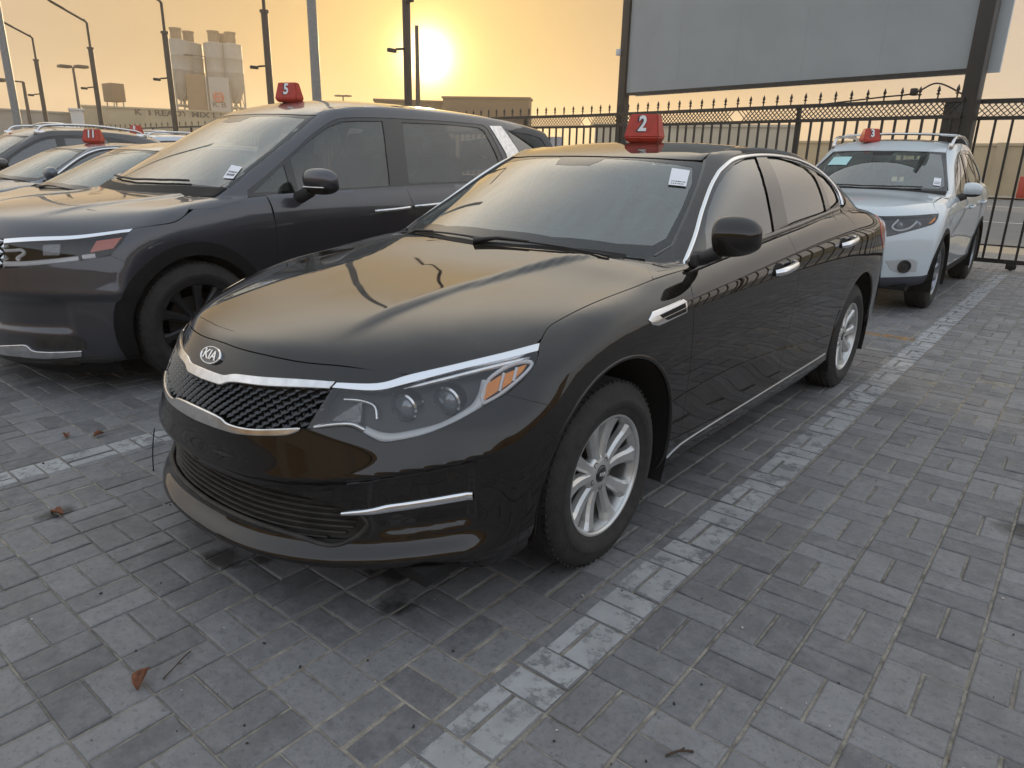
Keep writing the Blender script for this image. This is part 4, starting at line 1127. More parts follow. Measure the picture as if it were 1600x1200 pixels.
# ------------------------------------------------------------------ crossover surfaces
SUV_FRONT = [
    (.14, .235, .74, .48, .25, 2.6), (.05, .285, .855, .50, .305, 2.6), (.02, .40, .895, .52, .42, 2.6), (.00, .54, .905, .54, .56, 2.6),
    (.00, .68, .907, .56, .70, 2.5), (.005, .80, .905, .60, .82, 2.4), (.04, .90, .892, .64, .90, 2.3), (.11, .975, .860, .70, .965, 2.1), (.22, 1.025, .810, .78, 1.015, 2.0)]
SUV_SIDE = [
    _sc(.92, (.80, .875, .900, .908, .914, .918, .912, .885, .822), (.24, .29, .40, .54, .68, .82, .94, 1.01, 1.045)),
    _sc(1.20, (.80, .875, .900, .908, .915, .920, .915, .892, .835), (.24, .29, .40, .54, .68, .83, .955, 1.03, 1.075)),
    _sc(1.55, (.80, .875, .893, .900, .912, .920, .916, .897, .850), (.24, .29, .40, .54, .68, .84, .97, 1.05, 1.10)),
    _sc(2.20, (.80, .875, .890, .896, .910, .920, .917, .897, .855), (.24, .29, .40, .54, .68, .85, .99, 1.07, 1.125)),
    _sc(2.90, (.80, .875, .892, .900, .912, .921, .918, .895, .850), (.24, .29, .40, .54, .68, .86, 1.01, 1.095, 1.155)),
    _sc(3.62, (.80, .875, .900, .910, .918, .922, .916, .888, .838), (.26, .31, .42, .54, .68, .87, 1.03, 1.12, 1.18)),
    _sc(4.15, (.77, .85, .875, .885, .892, .895, .888, .862, .810), (.30, .35, .44, .55, .69, .88, 1.04, 1.13, 1.19))]
SUV_REAR = [(4.50, .32, .72, 4.34, .32, 3), (4.58, .37, .80, 4.36, .37, 3), (4.61, .46, .82, 4.37, .46, 3), (4.63, .57, .83, 4.38, .57, 3), (4.62, .70, .835, 4.38, .70, 3), (4.58, .88, .83, 4.37, .88, 3), (4.55, 1.04, .82, 4.35, 1.04, 3), (4.53, 1.13, .80, 4.33, 1.13, 3), (4.48, 1.19, .75, 4.28, 1.19, 3)]
SUV_CROWN = [1.105, 1.145, 1.15, 1.16, 1.18, 1.2, 1.2]
SGH_FRONT = [(.98, 1.00, .835, 1.22, 1.00, 2.3), (1.20, 1.125, .795, 1.44, 1.12, 2.3), (1.45, 1.265, .735, 1.67, 1.255, 2.3), (1.70, 1.40, .670, 1.89, 1.39, 2.3), (1.97, 1.535, .600, 2.11, 1.52, 2.3)]
SGH_SIDE = [
    [(.865, 1.45, 1.0), (.838, 1.62, 1.12), (.785, 1.84, 1.265), (.722, 2.05, 1.41), (.645, 2.25, 1.585)],
    [(.872, 2.10, 1.02), (.848, 2.17, 1.125), (.805, 2.28, 1.28), (.748, 2.40, 1.435), (.665, 2.55, 1.622)],
    [(.870, 2.90, 1.05), (.845, 2.92, 1.155), (.805, 2.94, 1.30), (.750, 2.96, 1.445), (.670, 3.0, 1.628)],
    [(.855, 3.60, 1.08), (.828, 3.60, 1.185), (.785, 3.58, 1.315), (.728, 3.56, 1.445), (.650, 3.54, 1.60)],
    [(.82, 4.12, 1.10), (.79, 4.10, 1.195), (.745, 4.05, 1.31), (.69, 4.0, 1.43), (.60, 3.95, 1.54)]]
SGH_REAR = [(4.50, 1.10, .72, 4.32, 1.10, 3), (4.44, 1.20, .69, 4.28, 1.20, 3), (4.36, 1.31, .655, 4.22, 1.31, 3), (4.28, 1.42, .61, 4.16, 1.41, 3), (4.20, 1.52, .54, 4.10, 1.505, 3)]
SGH_CROWN = [1.650, 1.695, 1.705, 1.68, 1.625]
SUV_BODY = Shell(SUV_FRONT, SUV_SIDE, SUV_REAR, SUV_CROWN, levels=3, mid=(1.075, .55))
SUV_GH = Shell(SGH_FRONT, SGH_SIDE, SGH_REAR, SGH_CROWN, pc=2.6)
SUV_U = Union(SUV_BODY, SUV_GH)
SUV_POSE = ((-1.24, 5.89), .012)
# ------------------------------------------------------------------ the black sedan
def build_sedan(paint, detail=True):
    root = empty('sedan_car')
    B, G, U = SED_BODY, SED_GH, SED_U
    WF, WR, WZ, AR = .980, 3.785, .345, .405
    # --- hood
    hf = [(0, .093, .81), (.135, .105, .80), (.317, .158, .79), (.448, .237, .78), (.60, .343, .762), (.718, .483, .795), (.805, .655, .83)]
    hs = [(.803, .690, .845), (.786, .745, .87), (.785, .80, .88), (.791, .925, .903), (.800, 1.086, .927), (.820, 1.310, .948)]
    hr = [(.705, 1.508, 1.0), (.55, 1.435, 1.0), (.372, 1.372, 1.0), (.118, 1.300, 1.0), (0, 1.287, 1.0)]
    half = cat3(cr(hf), cr(hs), [(.712, 1.478, .99)], cr(hr))
    sheet(Mesh(), B, symloop(half), (0, .25, -1), h=.022, gap=.0025, snap=True).build('hood', paint, root)
    # --- nose panel above the grille
    gu = [(0, .053, .716), (.075, .055, .716), (.105, .060, .717), (.144, .073, .725), (.256, .108, .731), (.441, .202, .737)]
    gl = [(0, .037, .692), (.070, .040, .693), (.100, .044, .694), (.144, .059, .707), (.270, .097, .714), (.438, .188, .722)]
    ct = [(.449, .206, .736), (.543, .275, .739), (.601, .343, .761), (.682, .441, .789), (.759, .560, .816), (.811, .666, .833)]
    cb = [(.445, .193, .725), (.544, .261, .723), (.604, .327, .740), (.688, .435, .772), (.771, .547, .802), (.823, .645, .819)]
    half = cat3(cr(hf[:5]), cr(cat3(gu, ct[1:3]))[::-1])
    sheet(Mesh(), B, symloop(half), (0, .8, -.6), h=.02, gap=.0025, snap=True).build('nose_panel', paint, root)
    # --- chrome along the top of the grille and the lamps
    half = cat3(cr(gu), cr(gl)[::-1])
    sheet(Mesh(), B, symloop(half), (0, 1, -.35), h=.02, gap=.0008, off=.006, lip=.02, bevel=.003, snap=True).build('grille_chrome_upper', M_chromed, root)
    o = cat3(cr(ct), cr(cb)[::-1])
    pair(sheet(Mesh(), B, o, (-.5, .8, -.4), h=.02, gap=.0006, off=.004, lip=.02, bevel=.002, snap=True), 'lamp_chrome', M_chrome, root)
    # --- lower chrome of the grille
    lu = [(0, .004, .609), (.075, .005, .608), (.135, .010, .602), (.175, .015, .591), (.272, .036, .595), (.411, .099, .619)]
    ll = [(0, .000, .571), (.075, .003, .572), (.142, .007, .573), (.213, .018, .575), (.300, .042, .586), (.378, .076, .600), (.411, .099, .619)]
    half = cat3(cr(lu), cr(ll)[::-1])
    sheet(Mesh(), B, symloop(half), (0, 1, 0), h=.02, gap=.0005, off=.008, lip=.024, bevel=.004, snap=True).build('grille_chrome_lower', M_chromed, root)
    # --- grille: dark bed and rows of scale-like blades
    half = cat3(cr(gl), cr(lu)[::-1])
    go = symloop(half)
    g0 = sheet(Mesh(), B, go, (0, 1, 0), h=.03, gap=0, off=-.030, lip=0).build('grille', M_core, root)
    M = Mesh(); poly = inset2(resample(go[:, [0, 2]], .02), .003)
    du, dv = .0335, .0150
    cells = []
    for r in range(14):
        for c in range(-16, 17):
            x = (c + (.5 if r % 2 else 0)) * du; z = .578 + r * dv * .82
            cells.append((x, z))
    cells = np.array(cells); k = inside2(cells, poly); cells = cells[k]
    for x, z in cells:
        pts = []
        for dx, dz, o_ in ((-.5, -.10, -.016), (0, -.62, -.002), (.5, -.10, -.016), (.46, .22, -.018), (0, -.12, -.004), (-.46, .22, -.018), (0, .55, -.024)):
            q, n = B.cast((x + dx * du * .98, -4, z + dz * dv), (0, 1, 0)); pts.append(q + np.array([0, -o_, 0]) * 1.0)
        for f in ((0, 1, 4, 5), (1, 2, 3, 4), (5, 4, 6), (4, 3, 6)):
            P = np.array([pts[i] for i in f]); nn = np.cross(P[1] - P[0], P[2] - P[0]); nn /= np.linalg.norm(nn) + 1e-12
            if nn[1] > 0: P = P[::-1]; nn = -nn
            M.add(P, [nn] * len(P), [tuple(range(len(P)))])
    tag(M.build('grille_blades', M_gplastic, g0), kind='stuff')
    # --- front bumper with the lower intake cut out
    hl_low = [(.424, .105, .618), (.480, .140, .628), (.529, .178, .633), (.571, .200, .613), (.602, .219, .597), (.628, .242, .596), (.687, .308, .613), (.738, .383, .644), (.773, .443, .675), (.815, .512, .712)]
    fg = [(.815, .512, .712), (.860, .56, .692), (.898, .616, .672), (.916, .729, .637)]
    it = [(0, .014, .405), (.257, .037, .413), (.40, .08, .412), (.50, .14, .390), (.555, .18, .375)]
    ib = [(.555, .18, .375), (.575, .19, .345), (.566, .184, .318), (.540, .161, .290), (.501, .132, .272), (.452, .106, .272), (.384, .076, .280), (.24, .035, .285), (0, .015, .282)]
    fa = arc((WF, WZ), AR, 131, 208, 16)
    low = [(.60, .80, .175), (.80, .60, .20), (.80, .50, .17), (.70, .30, .155), (.50, .14, .15), (.30, .075, .15), (0, .07, .145)]
    low = [(.86, .62, .19), (.80, .47, .175), (.72, .335, .165), (.60, .21, .158), (.45, .125, .155), (.25, .08, .152), (0, .07, .150)]
    out = cat3(cr(ll), cr(cat3(hl_low[:1], hl_low[1:]), 3), cr(fg, 4), fa, cr(low, 3)[:-1], [B.cast((0, -4, z), (0, 1, 0))[0] for z in np.linspace(.152, .280, 16)], cr(ib, 4)[::-1], cr(it, 4)[::-1], [B.cast((0, -4, z), (0, 1, 0))[0] for z in np.linspace(.41, .568, 16)])
    M = sheet(Mesh(), B, out, (-.62, .8, 0), h=.010, hb=.010, gap=.0, bevel=.0006, lip=.02, snap=True)
    both(M).build('front_bumper', paint, root)
    # intake: recessed bed, frame and blades
    half = cat3(cr(it, 4), cr(ib, 4))
    g1 = sheet(Mesh(), B, symloop(half), (0, 1, 0), h=.03, gap=-.004, off=-.034, lip=0).build('lower_intake', M_dirtyp, root)
    M = Mesh()
    for z, w_, xe in ((.394, .006, .46), (.376, .007, .52), (.358, .007, .54), (.340, .007, .545), (.322, .007, .54), (.304, .007, .52), (.288, .006, .47)):
        for zz in (z,):
            p = [(x, -.3, zz - .012 * (1 - (x / .55) ** 2)) for x in np.linspace(-xe, xe, 40)]
            ribbon(M, B, p, w_, d=(0, 1, 0), off=-.026, height=.010)
    M.build('intake_blade', M_dirtyp, g1)
    M = Mesh(); lp = cat3(cr(ib, 5)); ribbon(M, B, cat3(lp, lp[::-1][1:] * [-1, 1, 1]), .016, d=(0, 1, 0), off=-.004, height=.008)
    M.build('intake_frame', M_dirtyp, g1)
    # chin strip
    M = Mesh()
    p = [(x, -.3, .172) for x in np.linspace(-.50, .50, 40)]
    ribbon(M, B, p, .05, d=(0, 1, 0), off=-.010, height=.010); M.build('chin_strip', M_dirtyp, root)
    # fog bars
    fgp = cr([(.515, .15, .372), (.60, .21, .386), (.70, .30, .406), (.796, .40, .427)], 6)
    pair(ribbon(Mesh(), B, fgp, lambda t: .012 + .014 * min(1, t * 3), d=(-.62, .8, 0), off=.004, height=.007, nseg=6), 'fog_lamp_chrome', M_chrome, root)
    # --- head lamps
    hl = cat3(cr(cb, 4), cr([(.831, .640, .812), (.843, .597, .779), (.835, .558, .747), (.815, .512, .712)], 4)[:-1], cr(hl_low[::-1], 4), cr([(.424, .105, .618), (.437, .146, .675), (.445, .193, .725)], 3)[1:-1])
    hd = (-.62, .78, -.1)
    for mir in (False, True):
        lamp = sheet(Mesh(), B, hl, hd, h=.022, gap=.002, off=.0015, lip=.012, snap=True).build('headlight', M_lens, root, mirror=mir)
        tag(lamp, 'clear lens of the head lamp')
        sheet(Mesh(), B, hl, hd, h=.025, gap=-.002, off=-.062, lip=0, snap=True).build('lamp_housing', M_lampin, lamp, mirror=mir)
        # wall between bed and lens
        M = Mesh(); u, v, w = frame_of(hd); L = resample(hl, .02)
        P0 = []; P1 = []
        for p in L:
            q, n = B.cast(p - w * 4, w); P0.append(q - n * .004); P1.append(q - n * .064)
        nn = len(P0); M.add(np.array(P0 + P1), None, [(i, (i + 1) % nn, nn + (i + 1) % nn, nn + i) for i in range(nn)])
        M.build('lamp_wall', M_lampin, lamp, mirror=mir)
        M = Mesh()
        g = cr([(.560, .195, .622), (.600, .225, .606), (.640, .262, .606), (.700, .335, .625), (.735, .39, .648), (.762, .44, .678), (.768, .47, .712), (.764, .49, .752)], 6)
        ribbon(M, B, g, .030, d=hd, off=-.026, height=.012)
        M.build('light_guide', M_drl, lamp, mirror=mir)
        M = Mesh()
        ribbon(M, B, cr([(.44, .115, .622), (.485, .143, .634), (.53, .178, .638), (.562, .2, .624)], 5), .016, d=hd, off=-.016, height=.006)
        ribbon(M, B, cr([(.60, .32, .730), (.69, .43, .762), (.77, .54, .792), (.815, .62, .806)], 5), .016, d=hd, off=-.012, height=.006, taper=.05)
        M.build('lamp_bezel', M_chromed, lamp, mirror=mir)
        for i, am in enumerate(([(.774, .468, .700), (.765, .491, .741), (.785, .531, .766), (.793, .504, .722)], [(.802, .513, .729), (.793, .539, .769), (.808, .563, .779), (.814, .540, .746)], [(.819, .551, .757), (.812, .571, .786), (.825, .595, .793), (.827, .572, .774)])):
            sheet(Mesh(), B, am, hd, h=.02, gap=.001, off=-.014, lip=.016, bevel=.0015).build('turn_signal', M_amber, lamp, mirror=mir)
        M = Mesh(); ribbon(M, B, cr([(.770, .470, .690), (.80, .50, .712), (.822, .545, .744), (.834, .59, .776), (.830, .615, .795), (.81, .60, .80), (.785, .555, .788), (.764, .50, .755), (.762, .47, .71)], 4), .011, d=hd, off=-.016, height=.007, closed=True)
        ribbon(M, B, [(.797, .508, .722), (.789, .536, .77)], .010, d=hd, off=-.016, height=.007); ribbon(M, B, [(.816, .546, .748), (.81, .568, .784)], .010, d=hd, off=-.016, height=.007)
        M.build('signal_frame', M_drl, lamp, mirror=mir)
        for (px, py, pz), r in (((.613, .312, .688), .036), ((.698, .405, .705), .036)):
            q, n = B.cast(np.array((px, py, pz)) - w * 4, w)
            M = Mesh(); R_ = look((0, 0, 0), (.25, -.96, -.05))
            lathe(M, [(r * 1.22, -.03), (r * 1.25, .012), (r * 1.1, .016), (r, .004)], axis=2, n=28)
            M2 = Mesh(); lathe(M2, [(r, .004), (r * .9, .014), (r * .6, .024), (0, .030)], axis=2, n=28)
            for MM, nm, mt in ((M, 'projector_ring', M_chromed), (M2, 'projector_lens', M_bulb)):
                MM.v = [v @ np.array(R_.to_3x3()).T + q - n * .05 for v in MM.v]; MM.n = [v @ np.array(R_.to_3x3()).T for v in MM.n]
                MM.build(nm, mt, lamp, mirror=mir)
        rf = [(.475, .14, .645), (.545, .19, .645), (.545, .19, .700), (.525, .19, .692)]
        sheet(Mesh(), B, rf, hd, h=.01, gap=0, off=-.034, lip=.02).build('corner_reflector', M_refl, lamp, mirror=mir)
        M = Mesh(); ribbon(M, B, cr([(.500, .165, .706), (.545, .19, .705), (.572, .22, .69), (.580, .225, .655)], 5), .012, d=hd, off=-.032, height=.006); M.build('reflector_rim', M_chromed, lamp, mirror=mir)
    # --- badge
    q, n = B.cast((0, -4, .756), (0, 1, 0)); bd = Mesh()
    MX = look(q + n * .002, n); R3 = np.array(MX.to_3x3()); 
    th = np.arange(40) * 2 * math.pi / 40; ell = np.stack([.057 * np.cos(th), .0285 * np.sin(th)], 1)
    def ring(s0, z0, s1, z1):
        V = np.concatenate([np.c_[ell * s0, np.full(40, z0)], np.c_[ell * s1, np.full(40, z1)]]); i = np.arange(40); j = (i + 1) % 40
        return V @ R3.T + np.array(MX.translation), np.stack([i, j, j + 40, i + 40], 1)
    for a in ((1.0, -.004, 1.0, .003), (1.0, .003, .96, .006), (.96, .006, .90, .006), (.90, .006, .87, .003)):
        V, f = ring(*a); bd.add(V, None, f)
    badge = bd.build('badge', M_chrome, root)
    bb = Mesh(); bb.add(np.c_[ell * .89, np.full(40, .0035)] @ R3.T + np.array(MX.translation), [n] * 40, [tuple(range(40))]); bb.build('badge_face', mat('badge_face', (.05, .05, .055), .25, coat=.5), badge)
    text_mesh('KIA', .0415, M_chrome, 'badge_lettering', badge, MX @ Matrix.Translation((0, 0, .005)), .0015, sx=1.12, bold=.0008)
    # --- fenders
    ha = hs
    dl = [(1.503, .966), (1.476, .951), (1.455, .922), (1.440, .88), (1.437, .807), (1.448, .70), (1.458, .625), (1.472, .464), (1.473, .350), (1.465, .29), (1.455, .215)]
    a1 = arc((WF, WZ), AR, -19, 131, 40)
    out = cat3([(.815, .512, .712), (.835, .558, .747), (.843, .597, .779), (.831, .640, .812), (.811, .666, .833)], cr(hs)[1:], [(.838, 1.50, .966)], cr(sd(dl), 3), [(.9, 1.38, .205)], a1, cr(fg, 4)[::-1][1:-1])
    pair(sheet(Mesh(), B, out, (-1, .28, -.30), h=.022, gap=.002, hb=.014, snap=True), 'fender', paint, root)
    # arch flange
    def flange(wy, a0, a1_):
        M = Mesh(); p = arc((wy, WZ), AR - .003, a0, a1_, 40)
        ribbon(M, B, p, .016, d=(-1, 0, 0), off=-.004, height=.006); return M
    pair(flange(WF, -19, 208), 'arch_lip', paint, root); pair(flange(WR, -25, 205), 'arch_lip', paint, root)
    for wy in (WF, WR): pair(arch_liner(Mesh(), wy, WZ, AR - .002, .56, .905), 'wheel_housing', M_core, root)
    # --- doors
    belt = [(1.503, .966), (1.72, .985), (1.90, 1.000), (2.18, 1.024), (2.44, 1.045), (2.52, 1.051)]
    dg = [(2.521, 1.051), (2.513, 1.020), (2.518, .97), (2.54, .91), (2.552, .80), (2.552, .60), (2.545, .40), (2.535, .285)]
    out = cat3(sd(dl[:-1]), sd([(1.475, .285), (2.535, .285)]), sd(dg)[::-1][1:], sd(belt)[::-1][1:-1])
    out = cat3(cr(sd(dl[:-1]), 3), sd([(1.475, .287), (2.535, .287)]), cr(sd(dg), 3)[::-1][1:], cr(sd(belt), 3)[::-1][1:-1])
    sd_d = (-1, 0, -.22)
    doors = pair(sheet(Mesh(), U, out, sd_d, h=.026, gap=.0022, hb=.02), 'front_door', paint, root)
    belt2 = [(2.527, 1.052), (2.75, 1.068), (3.0, 1.090), (3.25, 1.110), (3.45, 1.122)]
    rg = [(3.47, 1.123), (3.52, 1.06), (3.53, .98), (3.515, .90), (3.475, .78), (3.415, .64), (3.365, .52), (3.345, .40), (3.342, .287)]
    out = cat3(cr(sd(dg), 3), sd([(3.342, .287)]), cr(sd(rg), 3)[::-1][1:], cr(sd(belt2), 3)[::-1][1:-1])
    rdoors = pair(sheet(Mesh(), U, out, sd_d, h=.026, gap=.0022, hb=.02), 'rear_door', paint, root)
    # --- body side: front pillar, roof rail, rear quarter
    chu = [(1.553, .972), (1.60, 1.000), (1.734, 1.083), (1.87, 1.170), (2.009, 1.256), (2.10, 1.306), (2.171, 1.341), (2.293, 1.383), (2.45, 1.404), (2.636, 1.414), (2.82, 1.415), (3.0, 1.408), (3.17, 1.391), (3.32, 1.361), (3.45, 1.311), (3.54, 1.245), (3.565, 1.190), (3.545, 1.145), (3.47, 1.123)]
    wse = [(2.17, 1.372), (2.126, 1.345), (1.99, 1.266), (1.823, 1.170), (1.604, 1.046), (1.515, 1.006)]
    bl = [(4.40, 1.075), (4.22, 1.085), (4.10, 1.135), (4.0, 1.183), (3.82, 1.272), (3.68, 1.340)]
    rgap = [(3.60, 1.372), (3.4, 1.400), (3.0, 1.428), (2.7, 1.438), (2.509, 1.432), (2.32, 1.412), (2.23, 1.393)]
    U3 = lambda pts, xx: np.array([(x, y, z) for (y, z), x in zip(pts, xx)])
    a2 = arc((WR, WZ), AR, 150, -12, 40)
    tail = [(4.17, .32), (4.20, .50), (4.22, .66), (4.24, .84), (4.10, .925), (4.08, .985), (4.20, 1.045), (4.38, 1.055)]
    out3 = cat3([(.82, 1.312, .948), (.838, 1.50, .966)], cr(sd(chu, .0), 3), cr(sd(rg, .0), 3)[:-8], a2, sd(tail))
    # each point is lifted on the side surface first so that the oblique cut keeps its outline
    def onside(pts):
        R = []
        for y, z in pts:
            q, n = U.cast((4, y, z), (-1, 0, 0)); R.append(q)
        return np.array(R)
    chp = onside([(p[1], p[2]) for p in cr(sd(chu), 3)])
    rgp = onside([(p[1], p[2]) for p in cr(sd(rg), 3)][:-7])
    tlp = onside(tail[:-1])
    xg = [.505, .512, .515, .515, .518, .535, .553]
    rgap3 = U3(rgap, xg); wse3 = U3(wse, [.565, .585, .632, .678, .733, .708])
    bl3 = U3(bl, [.70, .685, .668, .648, .60, .545])
    arcp = onside([(p[1], p[2]) for p in a2])
    out = cat3([(.82, 1.312, .948), (.838, 1.50, .966)], chp, rgp[1:], arcp, tlp, cr(bl3, 3), cr(rgap3, 3), cr(wse3, 3), [(.69, 1.492, 1.0)])
    pair(sheet(Mesh(), U, out, (-1, .12, -.42), h=.022, hb=.014, gap=.0018, snap=True), 'body_side', paint, root)
    pair(sheet(Mesh(), U, [(.684, 1.485, 1.0), (.75, 1.395, .975), (.817, 1.318, .950), (.836, 1.495, .966), (.80, 1.60, 1.03), (.735, 1.604, 1.046), (.708, 1.515, 1.006)], (-.6, .15, -1), h=.02, gap=-.001, off=.0004, lip=0, snap=True), 'pillar_base', paint, root)
    # --- rocker
    out = sd([(1.40, .205), (1.46, .285), (3.345, .285), (3.40, .205), (3.38, .175), (1.42, .175)])
    pair(sheet(Mesh(), B, out, (-1, 0, 0), h=.03, gap=.001), 'rocker_panel', paint, root)
    pair(ribbon(Mesh(), B, cr(sd([(1.385, .262), (1.45, .281), (1.6, .291), (2.3, .295), (3.1, .305), (3.30, .312)]), 4), .0045, d=(-1, 0, 0), off=.003, height=.003), 'sill_chrome', M_alloyd, root)
    # --- roof and glass
    half = cat3([(0, 2.052, 1.4)], cr([(.15, 2.056, 1.4), (.289, 2.076, 1.4), (.45, 2.118, 1.4), (.553, 2.165, 1.4)], 4), cr([(x, y, 1.4) for x, (y, z) in zip(xg[::-1], rgap[::-1])], 4), cr([(.50, 3.665, 1.4), (.3, 3.70, 1.4), (0, 3.71, 1.4)], 3))
    sheet(Mesh(), G, symloop(half), (0, 0, -1), h=.035, gap=.002).build('roof', paint, root)
    wsb = [(0, 1.262, 1), (.2, 1.285, 1), (.372, 1.335, 1), (.55, 1.41, 1), (.712, 1.502, 1)]
    wst = [(.735, 1.606, 1), (.680, 1.823, 1), (.632, 1.99, 1), (.588, 2.126, 1), (.566, 2.160, 1), (.45, 2.112, 1), (.289, 2.070, 1), (.15, 2.050, 1), (0, 2.046, 1)]
    half = cat3(cr(wsb, 3), wst)
    wso = ontop(G, symloop(half))
    ws = sheet(Mesh(), G, wso, (0, .5, -.85), h=.04, gap=.003, off=-.004, lip=.006).build('windshield', M_ws, root)
    inner = symloop([(0, 1.375, 1), (.3, 1.40, 1), (.55, 1.490, 1), (.665, 1.565, 1), (.685, 1.63, 1), (.645, 1.82, 1), (.598, 1.99, 1), (.545, 2.09, 1), (.40, 2.055, 1), (.13, 2.025, 1), (.125, 1.985, 1), (.10, 1.935, 1), (0, 1.925, 1)])
    inner = ontop(G, inner)
    sheet(Mesh(), G, wso, (0, .5, -.85), h=.04, gap=.004, off=-.0034, lip=0, holes=[inner]).build('glass_border', M_frit, ws)
    half = cat3([(0, 4.27, 1), (.3, 4.255, 1), (.62, 4.18, 1), (.655, 4.05, 1), (.58, 3.80, 1), (.52, 3.69, 1), (.3, 3.725, 1), (0, 3.735, 1)])
    sheet(Mesh(), G, ontop(G, symloop(half)), (0, -.45, -.85), h=.05, gap=.003, off=-.002, lip=.006).build('rear_window', M_tint, root)
    half = cat3([(0, 4.29, 1.1), (.3, 4.275, 1.1), (.64, 4.20, 1.1), (.70, 4.42, 1.07), (.70, 4.46, 1.05), (.5, 4.60, 1.05), (.25, 4.68, 1.08), (0, 4.70, 1.09)])
    sheet(Mesh(), U, symloop(half), (0, -.1, -1), h=.04).build('trunk_lid', paint, root)
    # side glazing: gloss frame with three panes
    w1 = [(.80, 1.735, 1.00), (.781, 1.775, 1.06), (.768, 1.80, 1.096), (.731, 1.890, 1.166), (.700, 2.00, 1.235), (.685, 2.085, 1.282), (.662, 2.20, 1.330), (.655, 2.294, 1.361), (.650, 2.42, 1.386), (.650, 2.545, 1.397), (.655, 2.55, 1.390), (.69, 2.510, 1.35), (.75, 2.462, 1.27), (.792, 2.44, 1.180), (.836, 2.428, 1.052)]
    w2 = [(.652, 2.672, 1.402), (.66, 2.83, 1.398), (.679, 2.995, 1.382), (.70, 3.13, 1.355), (.71, 3.168, 1.340), (.735, 3.200, 1.30), (.791, 3.205, 1.203), (.830, 3.203, 1.112), (.834, 2.850, 1.086), (.837, 2.600, 1.066), (.80, 2.60, 1.18), (.74, 2.622, 1.285)]
    w3 = [(.704, 3.27, 1.340), (.717, 3.40, 1.300), (.75, 3.475, 1.245), (.775, 3.500, 1.20), (.801, 3.485, 1.160), (.823, 3.28, 1.126), (.80, 3.272, 1.19), (.75, 3.252, 1.28)]
    dlo = cat3(chp[:-1], cr(sd(belt2), 3)[::-1], cr(sd(belt), 3)[::-1])
    fr = sheet(Mesh(), G, dlo, (-1, 0, -.22), h=.04, gap=-.004, off=-.003, lip=.0, holes=[w1, w2, w3])
    frs = pair(fr, 'window_frame', M_gplastic, root)
    for wpoly, nm, holders in ((w1, 'window_pane', doors), (w2, 'window_pane', rdoors), (w3, 'quarter_pane', rdoors)):
        M = sheet(Mesh(), G, wpoly, (-1, 0, -.22), h=.04, gap=-.003, off=-.009, lip=0)
        M.build(nm, M_tint, holders[0]); M.build(nm, M_tint, holders[1], mirror=True)
    ch = [(1.565, .985), (1.60, 1.006), (1.734, 1.088), (1.87, 1.176), (2.009, 1.262), (2.10, 1.311), (2.171, 1.343), (2.293, 1.381), (2.45, 1.401), (2.636, 1.410), (2.82, 1.410), (3.0, 1.403), (3.17, 1.386), (3.32, 1.355), (3.44, 1.306), (3.525, 1.242), (3.548, 1.19), (3.53, 1.150)]
    pair(ribbon(Mesh(), G, onside([(p[1], p[2] - .010) for p in cr(sd(ch), 4)]), .017, off=.003, height=.005), 'window_chrome', M_chrome, root)
    pair(ribbon(Mesh(), U, onside([(p[1], p[2] + .004) for p in cat3(cr(sd(belt[1:]), 4), cr(sd(belt2[1:]), 4))]), .020, off=.001, height=.004), 'belt_moulding', M_gplastic, root)
    pair(ribbon(Mesh(), U, wse3 * [1, 1, 1], .010, off=.001, height=.003), 'windshield_moulding', M_gplastic, root)
    # --- mirrors
    mv = []; 
    sec = [(0, 1.0), (.20, 1.08), (.54, 1.06), (.85, .82), (1.0, .45)]
    prof = np.array([(.000, -.062), (-.050, -.045), (-.085, .0), (-.070, .055), (-.030, .080), (.012, .082), (.018, .0), (.016, -.055)])
    V = []
    for t_, s in sec:
        for (py, pz) in prof: V.append((.905 + t_ * .165, 1.625 + py * s + t_ * .165 * .15, 1.080 + pz * s * 1.05 + .012 * t_))
    n = len(prof); Q = [(i * n + k, i * n + (k + 1) % n, (i + 1) * n + (k + 1) % n, (i + 1) * n + k) for i in range(len(sec) - 1) for k in range(n)]
    for b0, rev in ((0, True), ((len(sec) - 1) * n, False)):
        for q in ((0, 1, 6, 7), (1, 2, 5, 6), (2, 3, 4, 5)):
            f = [b0 + i for i in q]; Q.append(tuple(f[::-1] if rev else f))
    Vc, Qc = catmull(np.array(V, float), np.array(Q), 3)
    nn = np.cross(Vc[Qc[:, 1]] - Vc[Qc[:, 0]], Vc[Qc[:, 2]] - Vc[Qc[:, 0]]); 
    if (nn * (Vc[Qc].mean(1) - Vc.mean(0))).sum() < 0: Qc = Qc[:, ::-1]
    mir_ = (Mesh().add(Vc, None, Qc).build('side_mirror', paint, root),)
    arm = Mesh(); tube(arm, [(.835, 1.60, 1.005), (.875, 1.605, 1.012), (.925, 1.61, 1.035)], [.030, .026, .030], 10)
    box(arm, (.846, 1.625, 1.000), (.03, .13, .05), bev=.012)
    for mr, f in zip(mir_, (False,)):
        arm.build('mirror_arm', M_plastic, mr, mirror=f)
        gl = Mesh(); th = np.arange(28) * 2 * math.pi / 28
        gl.add([(.985 + .072 * math.cos(t), 1.650 + .072 * math.cos(t) * .15, 1.084 + .055 * math.sin(t)) for t in th], [(0, 1, 0)] * 28, [tuple(range(28))[::-1]])
        gl.build('mirror_glass', M_chrome, mr, mirror=f)
